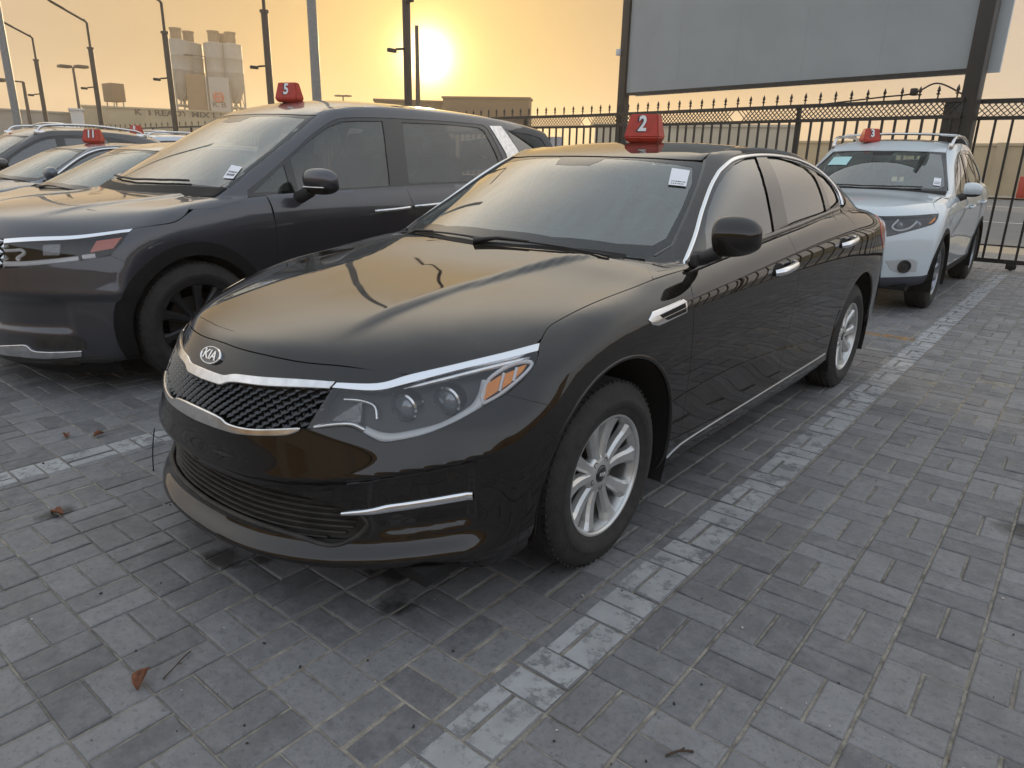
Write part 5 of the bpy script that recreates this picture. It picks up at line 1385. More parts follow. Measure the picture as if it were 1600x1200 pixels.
    # --- door handles
    for (y, z), hd_ in (((2.335, .905), doors), ((3.305, .955), rdoors)):
        q, n = U.cast((4, y, z), (-1, 0, 0))
        bar = [q + np.array([o_, dy, dz]) for o_, dy, dz in ((.004, -.105, -.010), (.024, -.085, -.006), (.034, -.04, -.001), (.035, .03, .004), (.030, .085, .009), (.006, .110, .012))]
        M = Mesh(); tube(M, smooth_poly(bar, False, 5), [.0115 + .004 * math.sin(math.pi * i / 25) for i in range(26)], 10)
        M.v = [np.c_[v[:, 0], v[:, 1], (v[:, 2] - q[2]) * 1.25 + q[2]] for v in M.v]
        cup = sheet(Mesh(), U, [(q[0], q[1] - .055 + .07 * math.cos(t), q[2] - .004 + .030 * math.sin(t)) for t in th], (-1, 0, 0), h=.02, gap=0, off=.0008, lip=0)
        for ob, f in zip(hd_, (False, True)):
            M.build('door_handle', M_chrome, ob, mirror=f); cup.build('handle_recess', M_core, ob, mirror=f)
    # --- fender vent
    vo = [(.921, 1.120, .852), (.918, 1.150, .870), (.918, 1.25, .877), (.918, 1.362, .886), (.922, 1.380, .878), (.929, 1.376, .842), (.928, 1.225, .829), (.928, 1.175, .826), (.925, 1.135, .836)]
    vt = pair(sheet(Mesh(), B, vo, (-1, 0, 0), h=.02, gap=0, off=.005, lip=.008, bevel=.003), 'fender_vent', M_chrome, root)
    for o_, f in zip(vt, (False, True)):
        for pts in ([(1.185, .856), (1.365, .873), (1.365, .861), (1.20, .847)], [(1.215, .842), (1.365, .855), (1.367, .845), (1.235, .836)]):
            sheet(Mesh(), B, sd(pts), (-1, 0, 0), h=.02, gap=0, off=.0066, lip=.004).build('vent_slot', M_core, o_, mirror=f)
    # --- tail lamps, rear bumper
    out = onside(tail[3:]); out = cat3(out, [(.62, 4.55, 1.04), (.56, 4.66, 1.0), (.58, 4.70, .90), (.80, 4.55, .86)])
    pair(sheet(Mesh(), B, out, (-.75, -.65, 0), h=.03, off=.003), 'tail_light', M_redlens, root)
    half = cat3([(0, 4.78, .80), (.60, 4.70, .84)], out[:1] * [1, 1, 1], onside(tail[:3])[::-1], arc((WR, WZ), AR, -12, -22, 3), [(.84, 4.20, .20), (.76, 4.50, .215), (.5, 4.70, .215), (0, 4.74, .215)])
    both(sheet(Mesh(), B, half, (-.6, -.8, 0), h=.04, gap=0, bevel=.0006)).build('rear_bumper', paint, root)
    half = cat3([(0, 4.70, 1.085), (.5, 4.62, 1.06), (.56, 4.66, 1.0), (.58, 4.70, .90), (.60, 4.70, .84), (0, 4.78, .80)])
    sheet(Mesh(), B, symloop(half), (0, -1, 0), h=.04).build('trunk_face', paint, root)
    # --- inside and underneath
    keepb = lambda c: ~((c[:, 1] > 1.45) & (c[:, 1] < 3.9) & (np.abs(c[:, 0]) < .80) & (c[:, 2] > .9))
    core(Mesh(), B, .030, [(WF, WZ, AR, .50), (WR, WZ, AR, .50)], lambda c: keepb(c) & ~((c[:, 1] < .75) & (c[:, 2] > .20))).build('inner_body', M_core, root)
    core(Mesh(), B, .085, [(WF, WZ, AR, .50)], lambda c: (c[:, 1] < .78) & (c[:, 2] > .16)).build('front_carrier', M_core, root)
    M = Mesh(); box(M, (0, 2.4, .20), (1.5, 4.3, .04)); box(M, (0, 2.5, .60), (1.55, 2.3, .05)); M.build('floor_pan', M_core, root)
    D = Mesh()
    dv = [(x * w_, y, z) for (y, z, w_) in ((1.42, .965, .52), (1.52, 1.000, .58), (1.75, 1.030, .68), (1.98, 1.015, .72), (2.02, .90, .72)) for x in np.linspace(-1, 1, 9)]
    D.add(dv, None, [(i * 9 + k, i * 9 + k + 1, (i + 1) * 9 + k + 1, (i + 1) * 9 + k) for i in range(4) for k in range(8)])
    D.build('dashboard', M_dash, root)
    for sx in (-.37, .37):
        for y0, nm in ((2.62, 'front_seat'), (3.42, 'rear_seat')):
            M = Mesh(); box(M, (sx, y0, .93), (.50, .16, .62), R=Matrix.Rotation(-.30, 3, 'X'), bev=.06)
            box(M, (sx, y0 + .10, 1.25), (.27, .10, .18), R=Matrix.Rotation(-.25, 3, 'X'), bev=.045)
            M.build(nm, M_cloth, root)
    M = Mesh(); a = np.linspace(0, 2 * math.pi, 33); Rx = np.array(Matrix.Rotation(.45, 3, 'X'))
    tube(M, [Rx @ np.array([.185 * math.cos(t), 0, .185 * math.sin(t)]) + [.37, 2.12, 1.03] for t in a], .014, 8, cap=False)
    box(M, (.37, 2.12, 1.03), (.34, .03, .05), R=Matrix.Rotation(.45, 3, 'X'), bev=.01); M.build('steering_wheel', M_plastic, root)
    M = Mesh(); box(M, (0, 2.02, 1.300), (.25, .05, .075), R=Matrix.Rotation(.3, 3, 'X'), bev=.02); M.build('cabin_mirror', M_plastic, root)
    M = Mesh(); rl = [v for v in symloop(cat3([(0, 2.08, 1.372), (.5, 2.2, 1.36), (.50, 3.4, 1.355), (0, 3.6, 1.35)]))]; M.add(rl, None, [tuple(range(len(rl)))]); M.build('headliner', mat('headliner', (.25, .24, .22), .9), root)
    # --- wipers, cowl
    M = Mesh()
    half = cat3([(0, 1.215, 1), (.4, 1.30, 1), (.55, 1.375, 1), (.62, 1.43, 1), (.62, 1.458, 1), (.55, 1.425, 1), (.372, 1.352, 1), (.2, 1.302, 1), (0, 1.279, 1)])
    sheet(M, G, ontop(G, symloop(half)), (0, .3, -1), h=.05, gap=0, off=.001, lip=0); M.build('cowl', M_clad, root)
    for x0, x1 in ((-.05, .58), (-.62, .02)):
        M = Mesh(); p = []
        for t in np.linspace(0, 1, 14):
            x = x0 + (x1 - x0) * t; q, n = G.near((x, 1.296 + .29 * abs(x) ** 2 + .012 * math.sin(math.pi * t), 1.02)); p.append(q + n * .008)
        tube(M, p, .0045, 6); q, n = G.near((x0 + .05, 1.265, 1.01)); tube(M, [q + n * .0, q + n * .014, p[3] + n * .006, p[6] + n * .004], [.018, .014, .007, .005], 8)
        M.build('wiper', M_plastic, root)
    # --- wheels
    wm = (M_rubber, M_alloy, M_brake, M_gplastic, M_white_t)
    for y, spn in ((.968, .35), (3.775, 1.0)):
        for s in (1, -1):
            wheel(root, (s * .800, y, .3265), .3325, .208, .2160, 10, wm, cap_txt='KIA', side=s, spin=spn)
    return root

sedan = build_sedan(M_black)
sedan.location = (-1.188421, -0.449963, 0); sedan.rotation_euler[2] = -0.0087266
tag(sedan, 'black four-door sedan with silver ten-spoke wheels in the foreground', 'car')
# ------------------------------------------------------------------ minivan and crossover
def onside(U, pts, x=4.):
    return np.array([U.cast((x, y, z), (-1, 0, 0))[0] for y, z in pts])
def yz(P): return [(p[1], p[2]) for p in P]

def tall_car(name, c):
    root = empty(name); B, G, U, paint = c['B'], c['G'], c['U'], c['paint']; WF, WR, WZ, AR, bz = c['WF'], c['WR'], c['WZ'], c['AR'], c['bz']
    AO = c['AO']; sd_d = (-1, 0, -.18)
    # hood
    half = cat3(cr(c['hf'], 4), cr(c['hs'], 4)[1:], cr(c['hr'], 4)[1:])
    sheet(Mesh(), B, symloop(half), (0, .62, -.8), h=.03, gap=.0025, snap=True).build('hood', paint, root)
    # front bumper, near half then mirrored
    fa = arc((WF, WZ), AO, c['fa0'], 205, 16)
    out = cat3(cr(c['bt'], 4), cr(c['bg'], 4), fa, cr(c['bl'], 3))
    holes = [np.array(h) for h in c.get('bholes', [])]
    both(sheet(Mesh(), B, out, (-.6, .8, 0), h=.02, gap=0, bevel=.0006, lip=.02, holes=holes, snap=True)).build('front_bumper', paint, root)
    # fender
    a1 = arc((WF, WZ), AO, -12, c['fa0'], 30)
    out = cat3(c['hl_out'], cr(c['hs'], 4)[1:c['nhs']], c['pb'], cr(sd(c['dF'], .93), 3), [(.93, c['dF'][-1][0] - .02, bz - .05)], a1, cr(c['bg'], 4)[::-1][1:-1])
    pair(sheet(Mesh(), U, out, (-1, .25, -.25), h=.03, gap=.002, snap=True), 'fender', paint, root)
    # cladding rings and housings
    for wy in (WF, WR):
        ri = arc((wy, WZ), AR, -14, 204, 30); ro = arc((wy, WZ), AO, -12, 204, 30)
        pair(sheet(Mesh(), B, cat3(ro, ri[::-1]), (-1, .12 if wy == WF else -.05, 0), h=.03, gap=-.002, off=.004, lip=.03, bevel=.003, snap=True), 'arch_cladding', c['clad'], root)
        for f in (False, True): arch_liner(Mesh(), wy, WZ, AR, .58, .93).build('wheel_housing', M_core, root, mirror=f)
    # doors
    belt = c['belt']
    bel = lambda a, b: [(y, np.interp(y, [p[0] for p in belt], [p[1] for p in belt])) for y in np.linspace(a, b, 12)]
    yA, yB, yC = c['dF'][0][0], c['gB'][0][0], c['gC'][0][0]
    out = cat3(cr(sd(c['dF']), 3), sd([(c['gB'][-1][0], bz)]), cr(sd(c['gB']), 3)[::-1][1:], sd(bel(yA, yB))[::-1][1:-1])
    doors = pair(sheet(Mesh(), U, out, sd_d, h=.035, gap=.0022), 'front_door', paint, root)
    out = cat3(cr(sd(c['gB']), 3), sd([(c['gC'][-1][0], bz)]), cr(sd(c['gC']), 3)[::-1][1:], sd(bel(yB, yC))[::-1][1:-1])
    rdoors = pair(sheet(Mesh(), U, out, sd_d, h=.035, gap=.0022), 'rear_door', paint, root)
    # body side
    chp = onside(U, yz(cr(sd(c['dlo']), 3))); gc = onside(U, yz(cr(sd(c['gC']), 3))[:-c.get('gcut', 5)])
    out = cat3(c['pb'], chp, gc[1:], onside(U, yz(arc((WR, WZ), AO, c.get('ra0', 150), -10, 30))), onside(U, c['tail']), cr(c['blk'], 3), cr(c['rgap'], 3), cr(c['wse'], 3))
    pair(sheet(Mesh(), U, out, (-1, .10, -.42), h=.03, hb=.02, gap=.0018, snap=True, holes=[onside(U, w) for w in c.get('qholes', [])]), 'body_side', paint, root)
    pair(sheet(Mesh(), U, c['patch'], (-.7, .1, -.9), h=.025, gap=-.001, off=.0004, lip=0, snap=True), 'pillar_base', paint, root)
    out = sd([(WF + AO - .02, bz - .06), (WF + AO, bz), (WR - AO, bz), (WR - AO + .02, bz - .06), (WR - AO, bz - .10), (WF + AO, bz - .10)])
    pair(sheet(Mesh(), B, out, (-1, 0, 0), h=.04, gap=.001, off=.003), 'rocker_panel', c['clad'], root)
    # roof, glass
    rg = cr(c['rgap'], 3)[::-1]
    half = cat3(cr(c['rf'], 4), rg, cr(c['rr'], 3))
    sheet(Mesh(), G, symloop(half * [1, 1, 1]), (0, 0, -1), h=.045, gap=.002, holes=[np.array(h) for h in c.get('rholes', [])]).build('roof', paint, root)
    wo = symloop(cat3(cr(c['wsb'], 3), c['wse'][::-1][1:-1], cr(c['rf'], 3)[::-1]))
    ws = sheet(Mesh(), G, wo, (0, .6, -.8), h=.05, gap=.004, off=-.004, lip=.006, snap=True).build('windshield', M_ws, root)
    sheet(Mesh(), G, wo, (0, .6, -.8), h=.05, gap=.005, off=-.0034, lip=0, holes=[ontop(G, c['wsi'])], snap=True).build('glass_border', M_frit, ws)
    sheet(Mesh(), G, symloop(c['rw']), (0, -1, -.3), h=.06, gap=.003, off=.001, lip=.006).build('rear_window', M_tint, root)
    sheet(Mesh(), U, symloop(c['tg']), (0, -1, 0), h=.05).build('tailgate', paint, root)
    both(sheet(Mesh(), B, c['rb'], (-.6, -.8, 0), h=.05, gap=0, bevel=.0006)).build('rear_bumper', paint, root)
    pair(sheet(Mesh(), B, c['tl'], (-.7, -.7, 0), h=.04, off=.004), 'tail_light', M_redlens, root)
    # side glazing
    dl = cat3(chp, sd(bel(yA - .1, yC))[::-1])
    panes = [np.array(onside(U, w)) for w in c['panes']]
    pair(sheet(Mesh(), G, dl, sd_d, h=.05, gap=-.004, off=-.004, lip=0, holes=panes), 'window_frame', M_gplastic, root)
    for i, w in enumerate(panes):
        M = sheet(Mesh(), G, w, sd_d, h=.05, gap=-.004, off=-.010, lip=0); hold = doors if i < c['nfd'] else rdoors
        for o_, f in zip(hold, (False, True)): M.build('window_pane', c['sglass'], o_, mirror=f)
    for w in c.get('qholes', []): pair(sheet(Mesh(), G, onside(U, w), sd_d, h=.05, gap=-.003, off=-.006, lip=0), 'quarter_pane', M_tint, root)
    # mirrors
    mx, my, mz = c['mir']
    sec = [(0, .95), (.05, 1.08), (.14, 1.06), (.20, .85), (.235, .45)]; prof = np.array([(.0, -.075), (-.055, -.055), (-.09, .0), (-.075, .065), (-.030, .090), (.012, .09), (.018, .0), (.016, -.065)])
    ml, mh = c.get('ms', (1., 1.)); V = [(mx + x * ml, my + py * s + x * .22, mz + pz * s * mh) for x, s in sec for py, pz in prof]; n = 8
    Q = [(i * n + k, i * n + (k + 1) % n, (i + 1) * n + (k + 1) % n, (i + 1) * n + k) for i in range(4) for k in range(n)]
    for b0, rev in ((0, True), (32, False)):
        for q in ((0, 1, 6, 7), (1, 2, 5, 6), (2, 3, 4, 5)): f = [b0 + i for i in q]; Q.append(tuple(f[::-1] if rev else f))
    Vc, Qc = catmull(np.array(V, float), np.array(Q), 3); nn = np.cross(Vc[Qc[:, 1]] - Vc[Qc[:, 0]], Vc[Qc[:, 2]] - Vc[Qc[:, 0]])
    if (nn * (Vc[Qc].mean(1) - Vc.mean(0))).sum() < 0: Qc = Qc[:, ::-1]
    zc = Vc[Qc].mean(1)[:, 2]; MM = Mesh(); MM.add(Vc, None, Qc); MM.m = [1 if z < mz - .035 else 0 for z in zc]
    ms = pair(MM, 'side_mirror', [paint, M_plastic], root); arm = Mesh(); tube(arm, [(mx - .14, my - .06, mz - .13), (mx - .05, my - .04, mz - .09), (mx + .03, my - .02, mz - .05)], [.05, .04, .04], 10)
    for o_, f in zip(ms, (False, True)): arm.build('mirror_arm', M_plastic, o_, mirror=f)
    if c.get('mirchrome'):
        M = Mesh(); tube(M, [(mx + x, my - .088 + x * .22 + .012, mz - .028) for x in np.linspace(.02, .19, 8)], .006, 6)
        for o_, f in zip(ms, (False, True)): M.build('mirror_signal', M_chromed, o_, mirror=f)
    for (y, z, l), hold in zip(c['handles'], (doors, rdoors)):
        q, n_ = U.cast((4, y, z), (-1, 0, 0)); M = Mesh(); tube(M, smooth_poly([q + [.002, -l, -.01], q + [.03, -l * .8, -.006], q + [.036, 0, 0], q + [.03, l * .8, .008], q + [.002, l, .01]], False, 5), .013, 8)
        for o_, f in zip(hold, (False, True)): M.build('door_handle', c['hmat'], o_, mirror=f)
    # inside, underneath
    core(Mesh(), B, .03, [(WF, WZ, AR, .5), (WR, WZ, AR, .5)], lambda q: ~((q[:, 1] > c['cab'][0]) & (q[:, 1] < c['cab'][1]) & (np.abs(q[:, 0]) < .84) & (q[:, 2] > .95)) & ~((q[:, 1] < .75) & (q[:, 2] > .25))).build('inner_body', M_core, root)
    core(Mesh(), B, .09, [(WF, WZ, AR, .5)], lambda q: (q[:, 1] < .78) & (q[:, 2] > .2)).build('front_carrier', M_core, root)
    M = Mesh(); box(M, (0, 2.4, .25), (1.5, 4.2, .04)); box(M, (0, 2.7, .75), (1.6, 3.2, .05)); M.build('floor_pan', M_core, root)
    y0, z0 = c['dash']; M = Mesh(); dv_ = [(x * w_, y0 + a, z0 + b) for a, b, w_ in ((.06, -.10, .55), (.20, -.03, .64), (.5, .01, .74), (.68, -.02, .78), (.70, -.2, .78)) for x in np.linspace(-1, 1, 7)]
    M.add(dv_, None, [(i * 7 + k, i * 7 + k + 1, (i + 1) * 7 + k + 1, (i + 1) * 7 + k) for i in range(4) for k in range(6)]); M.build('dashboard', M_dash, root)
    for yy in c['seats']:
        for sx in (-.4, .4):
            M = Mesh(); box(M, (sx, yy, z0 - .05), (.50, .16, .66), R=Matrix.Rotation(-.25, 3, 'X'), bev=.06); box(M, (sx, yy + .1, z0 + .33), (.27, .10, .2), R=Matrix.Rotation(-.2, 3, 'X'), bev=.045); M.build('seat', c['seatm'], root)
    M = Mesh(); a = np.linspace(0, 2 * math.pi, 25); Rx = np.array(Matrix.Rotation(.5, 3, 'X')); tube(M, [Rx @ np.array([.19 * math.cos(t), 0, .19 * math.sin(t)]) + [.4, y0 + .86, z0 + .02] for t in a], .015, 6, cap=False); M.build('steering_wheel', M_plastic, root)
    M = Mesh(); box(M, (0, c['rf'][0][1] + .02, c['rf'][0][2] - .09), (.26, .05, .08), bev=.02); M.build('cabin_mirror', M_plastic, root)
    # cowl and wipers
    cw = symloop(cat3(cr([(x, y - .07, z) for x, y, z in c['wsb']], 3), cr([(x, y + .02, z) for x, y, z in c['wsb']], 3)[::-1]))
    sheet(Mesh(), G, ontop(G, cw), (0, .3, -1), h=.06, gap=0, off=.005, lip=0).build('cowl', M_clad, root)
    for x0, x1 in ((-.1, .55), (-.65, -.02)):
        M = Mesh(); p = []
        for t in np.linspace(0, 1, 10):
            x = x0 + (x1 - x0) * t; yb = np.interp(abs(x), [q[0] for q in c['wsb']], [q[1] for q in c['wsb']]); q, n_ = G.near((x, yb + .07, c['wsb'][0][2] + .04)); p.append(q + n_ * .012)
        tube(M, p, .008, 6); M.build('wiper', M_plastic, root)
    wm = (M_rubber, c['rim'], M_brake, M_gplastic, M_white_t)
    for y in (WF, WR):
        for s_ in (1, -1): wheel(root, (s_ * (c['wx'] - c['tw'] / 2), y, c['R'] - .006), c['R'], c['tw'], c['rimr'], c['ns'], wm, style=c['ws'], side=s_, spin=.3 + y)
    return root, doors

# ---- dark grey minivan
WSE = [(.712, 2.03, 1.615), (.745, 1.90, 1.535), (.790, 1.70, 1.42), (.838, 1.45, 1.275), (.868, 1.27, 1.16), (.845, 1.215, 1.13)]
van_cfg = dict(B=VAN_BODY, G=VAN_GH, U=VAN_U, paint=M_grey, clad=M_clad, WF=.945, WR=4.03, WZ=.385, AR=.395, AO=.462, bz=.30, fa0=133,
    hf=[(0, .055, .955), (.25, .07, .935), (.42, .095, .905), (.50, .125, .885), (.75, .335, .910), (.87, .49, .930), (.945, .62, .950)],
    hs=[(.945, .62, .950), (.968, .74, .958), (.972, .84, .968), (.962, .905, .995), (.930, .96, 1.035), (.83, 1.05, 1.085), (.72, 1.135, 1.11)], nhs=13,
    hr=[(.72, 1.135, 1.11), (.54, 1.085, 1.11), (.30, 1.02, 1.11), (0, .985, 1.11)],
    pb=[(.845, 1.21, 1.13), (.93, 1.325, 1.095)], patch=[(.715, 1.14, 1.11), (.83, 1.052, 1.085), (.93, .962, 1.035), (.955, 1.10, 1.04), (.945, 1.33, 1.09), (.90, 1.36, 1.13), (.865, 1.26, 1.15), (.84, 1.215, 1.13)],
    bt=[(0, .02, .70), (.30, .04, .71), (.49, .09, .725), (.68, .22, .75), (.84, .39, .78), (.93, .49, .805)], bg=[(.93, .49, .805), (.955, .55, .77), (.975, .62, .725)],
    bl=[(.92, .55, .20), (.86, .45, .175), (.7, .28, .165), (.5, .17, .16), (.25, .115, .157), (0, .10, .155)],
    hl_out=[(.93, .49, .805), (.95, .55, .87), (.945, .60, .925), (.945, .62, .950)],
    dF=[(1.47, 1.103), (1.48, 1.03), (1.485, .96), (1.488, .80), (1.49, .60), (1.48, .45), (1.455, .30)], gB=[(2.635, 1.142), (2.645, 1.06), (2.68, .96), (2.69, .80), (2.69, .5), (2.67, .30)],
    gC=[(3.84, 1.165), (3.86, 1.05), (3.85, .95), (3.80, .86), (3.66, .72), (3.57, .55), (3.55, .30)], belt=[(1.30, 1.095), (1.5, 1.105), (2.0, 1.122), (2.63, 1.142), (3.1, 1.155), (3.9, 1.168)],
    dlo=[(1.325, 1.098), (1.345, 1.125), (1.50, 1.215), (1.70, 1.342), (1.90, 1.470), (2.06, 1.560), (2.16, 1.600), (2.30, 1.618), (2.58, 1.630), (3.2, 1.640), (3.60, 1.636), (3.68, 1.622), (3.72, 1.58), (3.80, 1.40), (3.85, 1.25), (3.84, 1.165)],
    panes=[[(1.39, 1.118), (1.52, 1.208), (1.66, 1.30), (1.66, 1.125)], [(1.71, 1.125), (1.71, 1.335), (1.90, 1.455), (2.06, 1.545), (2.20, 1.590), (2.33, 1.602), (2.555, 1.612), (2.515, 1.38), (2.50, 1.15)], [(2.68, 1.165), (2.69, 1.38), (2.735, 1.612), (3.2, 1.622), (3.60, 1.615), (3.66, 1.585), (3.74, 1.40), (3.785, 1.25), (3.79, 1.18)]], nfd=2,
    qholes=[[(4.10, 1.20), (4.07, 1.35), (3.985, 1.60), (4.30, 1.585), (4.50, 1.555), (4.58, 1.45), (4.62, 1.32), (4.64, 1.22)]],
    tail=[(4.49, .40), (4.60, .55), (4.72, .80), (4.74, 1.0), (4.80, 1.15)], blk=[(.82, 4.80, 1.20), (.80, 4.77, 1.33), (.74, 4.72, 1.48), (.66, 4.70, 1.60)],
    rgap=[(.62, 4.64, 1.64), (.655, 4.2, 1.69), (.665, 3.6, 1.72), (.665, 2.85, 1.73), (.662, 2.45, 1.715), (.675, 2.2, 1.68), (.700, 2.09, 1.645)], wse=WSE,
    rf=[(0, 1.905, 1.635), (.3, 1.93, 1.63), (.55, 1.985, 1.62), (.708, 2.045, 1.62)], rr=[(.60, 4.72, 1.62), (.3, 4.82, 1.64), (0, 4.84, 1.65)],
    wsb=[(0, 1.0, 1.12), (.3, 1.035, 1.12), (.6, 1.12, 1.12), (.86, 1.23, 1.14)],
    wsi=symloop([(0, 1.06, 1), (.4, 1.105, 1), (.78, 1.235, 1), (.81, 1.30, 1), (.75, 1.65, 1), (.66, 1.97, 1), (.5, 1.93, 1), (.15, 1.865, 1), (.13, 1.79, 1), (0, 1.77, 1)]),
    rw=[(0, 4.9, 1.22), (.70, 4.9, 1.22), (.60, 4.9, 1.57), (0, 4.9, 1.60)], tg=[(0, 5, 1.19), (.78, 5, 1.19), (.80, 5, 1.0), (.74, 5, .78), (0, 5, .75)],
    rb=[(0, 5.1, .75), (.74, 5.05, .78), (.90, 4.76, .80), (.94, 4.60, .55), (.94, 4.49, .40), (.90, 4.50, .27), (.80, 4.82, .28), (.5, 5.0, .28), (0, 5.02, .28)], tl=[(.90, 4.76, .98), (.90, 4.78, 1.08), (.70, 5.0, 1.08), (.70, 5.05, .98)],
    mir=(1.02, 1.745, 1.185), mirchrome=True, handles=[(2.46, .988, .165), (2.84, 1.01, .16)], hmat=M_chromed, sglass=glassmat('van_side_glass', (.34, .34, .33), .03, .012, film=.06), cab=(1.5, 4.7), dash=(1.12, 1.10), seats=(2.55, 3.45), seatm=mat('van_seat', (.16, .15, .14), .9),
    rim=M_alloysh, wx=.985, tw=.235, R=.368, rimr=.248, ns=10, ws='twin')
van, van_doors = tall_car('minivan_car', van_cfg)
def van_front(root):
    B = VAN_BODY; hd = (-.6, .8, 0)
    hl = cat3(cr([(.50, .125, .862), (.75, .335, .887), (.87, .49, .908), (.943, .605, .925)], 4), cr([(.95, .575, .89), (.945, .54, .85), (.93, .49, .807), (.84, .39, .78), (.68, .22, .752), (.50, .095, .728)], 4))
    chs = cat3(cr([(.50, .125, .885), (.75, .335, .908), (.87, .49, .928), (.945, .62, .947)], 4), cr([(.943, .605, .925), (.87, .49, .905), (.75, .335, .884), (.50, .125, .860)], 4))
    for f in (False, True):
        lamp = sheet(Mesh(), B, hl, hd, h=.03, gap=.003, off=.001, lip=.01, snap=True).build('headlight', M_lens, root, mirror=f)
        sheet(Mesh(), B, hl, hd, h=.03, gap=-.002, off=-.05, lip=0, snap=True).build('lamp_housing', M_core, lamp, mirror=f)
        sheet(Mesh(), B, chs, hd, h=.03, gap=.001, off=.004, lip=.02, bevel=.002, snap=True).build('lamp_chrome', M_chrome, root, mirror=f)
        sheet(Mesh(), B, [(.835, .44, .822), (.858, .46, .885), (.925, .575, .905), (.915, .53, .845)], hd, h=.03, gap=.001, off=-.012, lip=.02).build('turn_signal', mat('salmon_lens', (.70, .16, .075), .3, coat=.5), lamp, mirror=f)
        sheet(Mesh(), B, [(.66, .26, .805), (.66, .26, .862), (.73, .32, .868), (.73, .31, .808)], hd, h=.02, gap=0, off=-.022, lip=.02).build('projector_lens', M_refl, lamp, mirror=f)
        M = Mesh(); ribbon(M, B, cr([(.50, .10, .752), (.60, .16, .757), (.70, .24, .770), (.82, .37, .790)], 5), .030, d=hd, off=-.012, height=.010); ribbon(M, B, cr([(.88, .43, .806), (.835, .38, .797)], 3), .028, d=hd, off=-.012, height=.008)
        ribbon(M, B, cr([(.50, .11, .822), (.55, .13, .826), (.585, .16, .830), (.60, .17, .812), (.57, .14, .785), (.585, .15, .772)], 5), .018, d=hd, off=-.014, height=.008); M.build('light_guide', M_drl, lamp, mirror=f)
        tr = cat3(cr([(.30, .06, .262), (.50, .13, .292), (.535, .15, .286), (.575, .18, .258), (.77, .34, .268)], 3), cr([(.765, .335, .240), (.60, .2, .222), (.45, .12, .222), (.30, .06, .215)], 3))
        sheet(Mesh(), B, tr, (-.5, .85, 0), h=.02, gap=0, off=.010, lip=.02, bevel=.004).build('bumper_trim', M_chromed, root, mirror=f)
        sheet(Mesh(), B, [(.57, .18, .285), (.58, .18, .36), (.76, .32, .36), (.80, .36, .33), (.79, .36, .275)], (-.5, .85, 0), h=.03, gap=0, off=.004, lip=.0).build('bumper_vent', M_dirtyp, root, mirror=f)
        sheet(Mesh(), B, cat3([(.0, .05, .205), (.45, .11, .21), (.80, .38, .225), (.88, .47, .22)], [(.84, .45, .18), (.6, .22, .168), (.3, .12, .165), (0, .10, .16)]), (-.4, .9, 0), h=.03, gap=0, off=.006, lip=.01).build('chin_spoiler', M_dirtyp, root, mirror=f)
        sheet(Mesh(), VAN_U, onside(VAN_U, [(3.735, 1.628), (3.90, 1.635), (4.045, 1.43), (4.10, 1.20), (3.90, 1.195), (3.865, 1.40)]), (-1, 0, -.18), h=.03, gap=.002, off=.007, lip=.012, bevel=.002).build('pillar_trim', M_chromed, root, mirror=f)
    M = Mesh(); L_s = [VAN_BODY.near((x, y, .17))[0] for x, y in smooth_poly([(-.86, .46, 0), (-.6, .23, 0), (-.3, .13, 0), (0, .11, 0), (.3, .13, 0), (.6, .23, 0), (.86, .46, 0)], False, 5)[:, :2]]; n_ = len(L_s)
    M.add([p + [0, .01, .01] for p in L_s] + [p * [1, 1, 0] + [0, .05, .115] for p in L_s], None, [(i, i + 1, n_ + i + 1, n_ + i) for i in range(n_ - 1)]); M.build('air_dam', M_clad, root)
    go = symloop(cat3(cr([(0, .02, .945), (.25, .05, .925), (.42, .09, .895), (.50, .115, .868)], 3), cr([(.50, .09, .73), (.30, .04, .715), (0, .02, .705)], 3)))
    g = sheet(Mesh(), B, go, (0, 1, 0), h=.04, gap=0, off=-.03, lip=0).build('grille', M_core, root)
    M = Mesh(); poly = go[:, [0, 2]]
    cc_ = np.array([((c_ + (.5 if r % 2 else 0)) * .07, .72 + r * .03) for r in range(8) for c_ in range(-7, 8)]); cc_ = cc_[inside2(cc_, poly)]
    for x, z in cc_:
        P = [B.cast((x + dx, -4, z + dz), (0, 1, 0))[0] + [0, .012, 0] for dx, dz in ((-.03, 0), (0, -.022), (.03, 0), (0, .022))]; q = B.cast((x, -4, z), (0, 1, 0))[0] - [0, .004, 0]
        for k in range(4): M.add([P[k], P[(k + 1) % 4], q], None, [(0, 1, 2)])
    tag(M.build('grille_blades', M_chromed, g, smooth=False), kind='stuff')
van_front(van)
van.location = (*VAN_POSE[0], 0); van.rotation_euler[2] = VAN_POSE[1]
tag(van, 'dark grey minivan with a silver rear-pillar trim parked left of the black sedan', 'car')

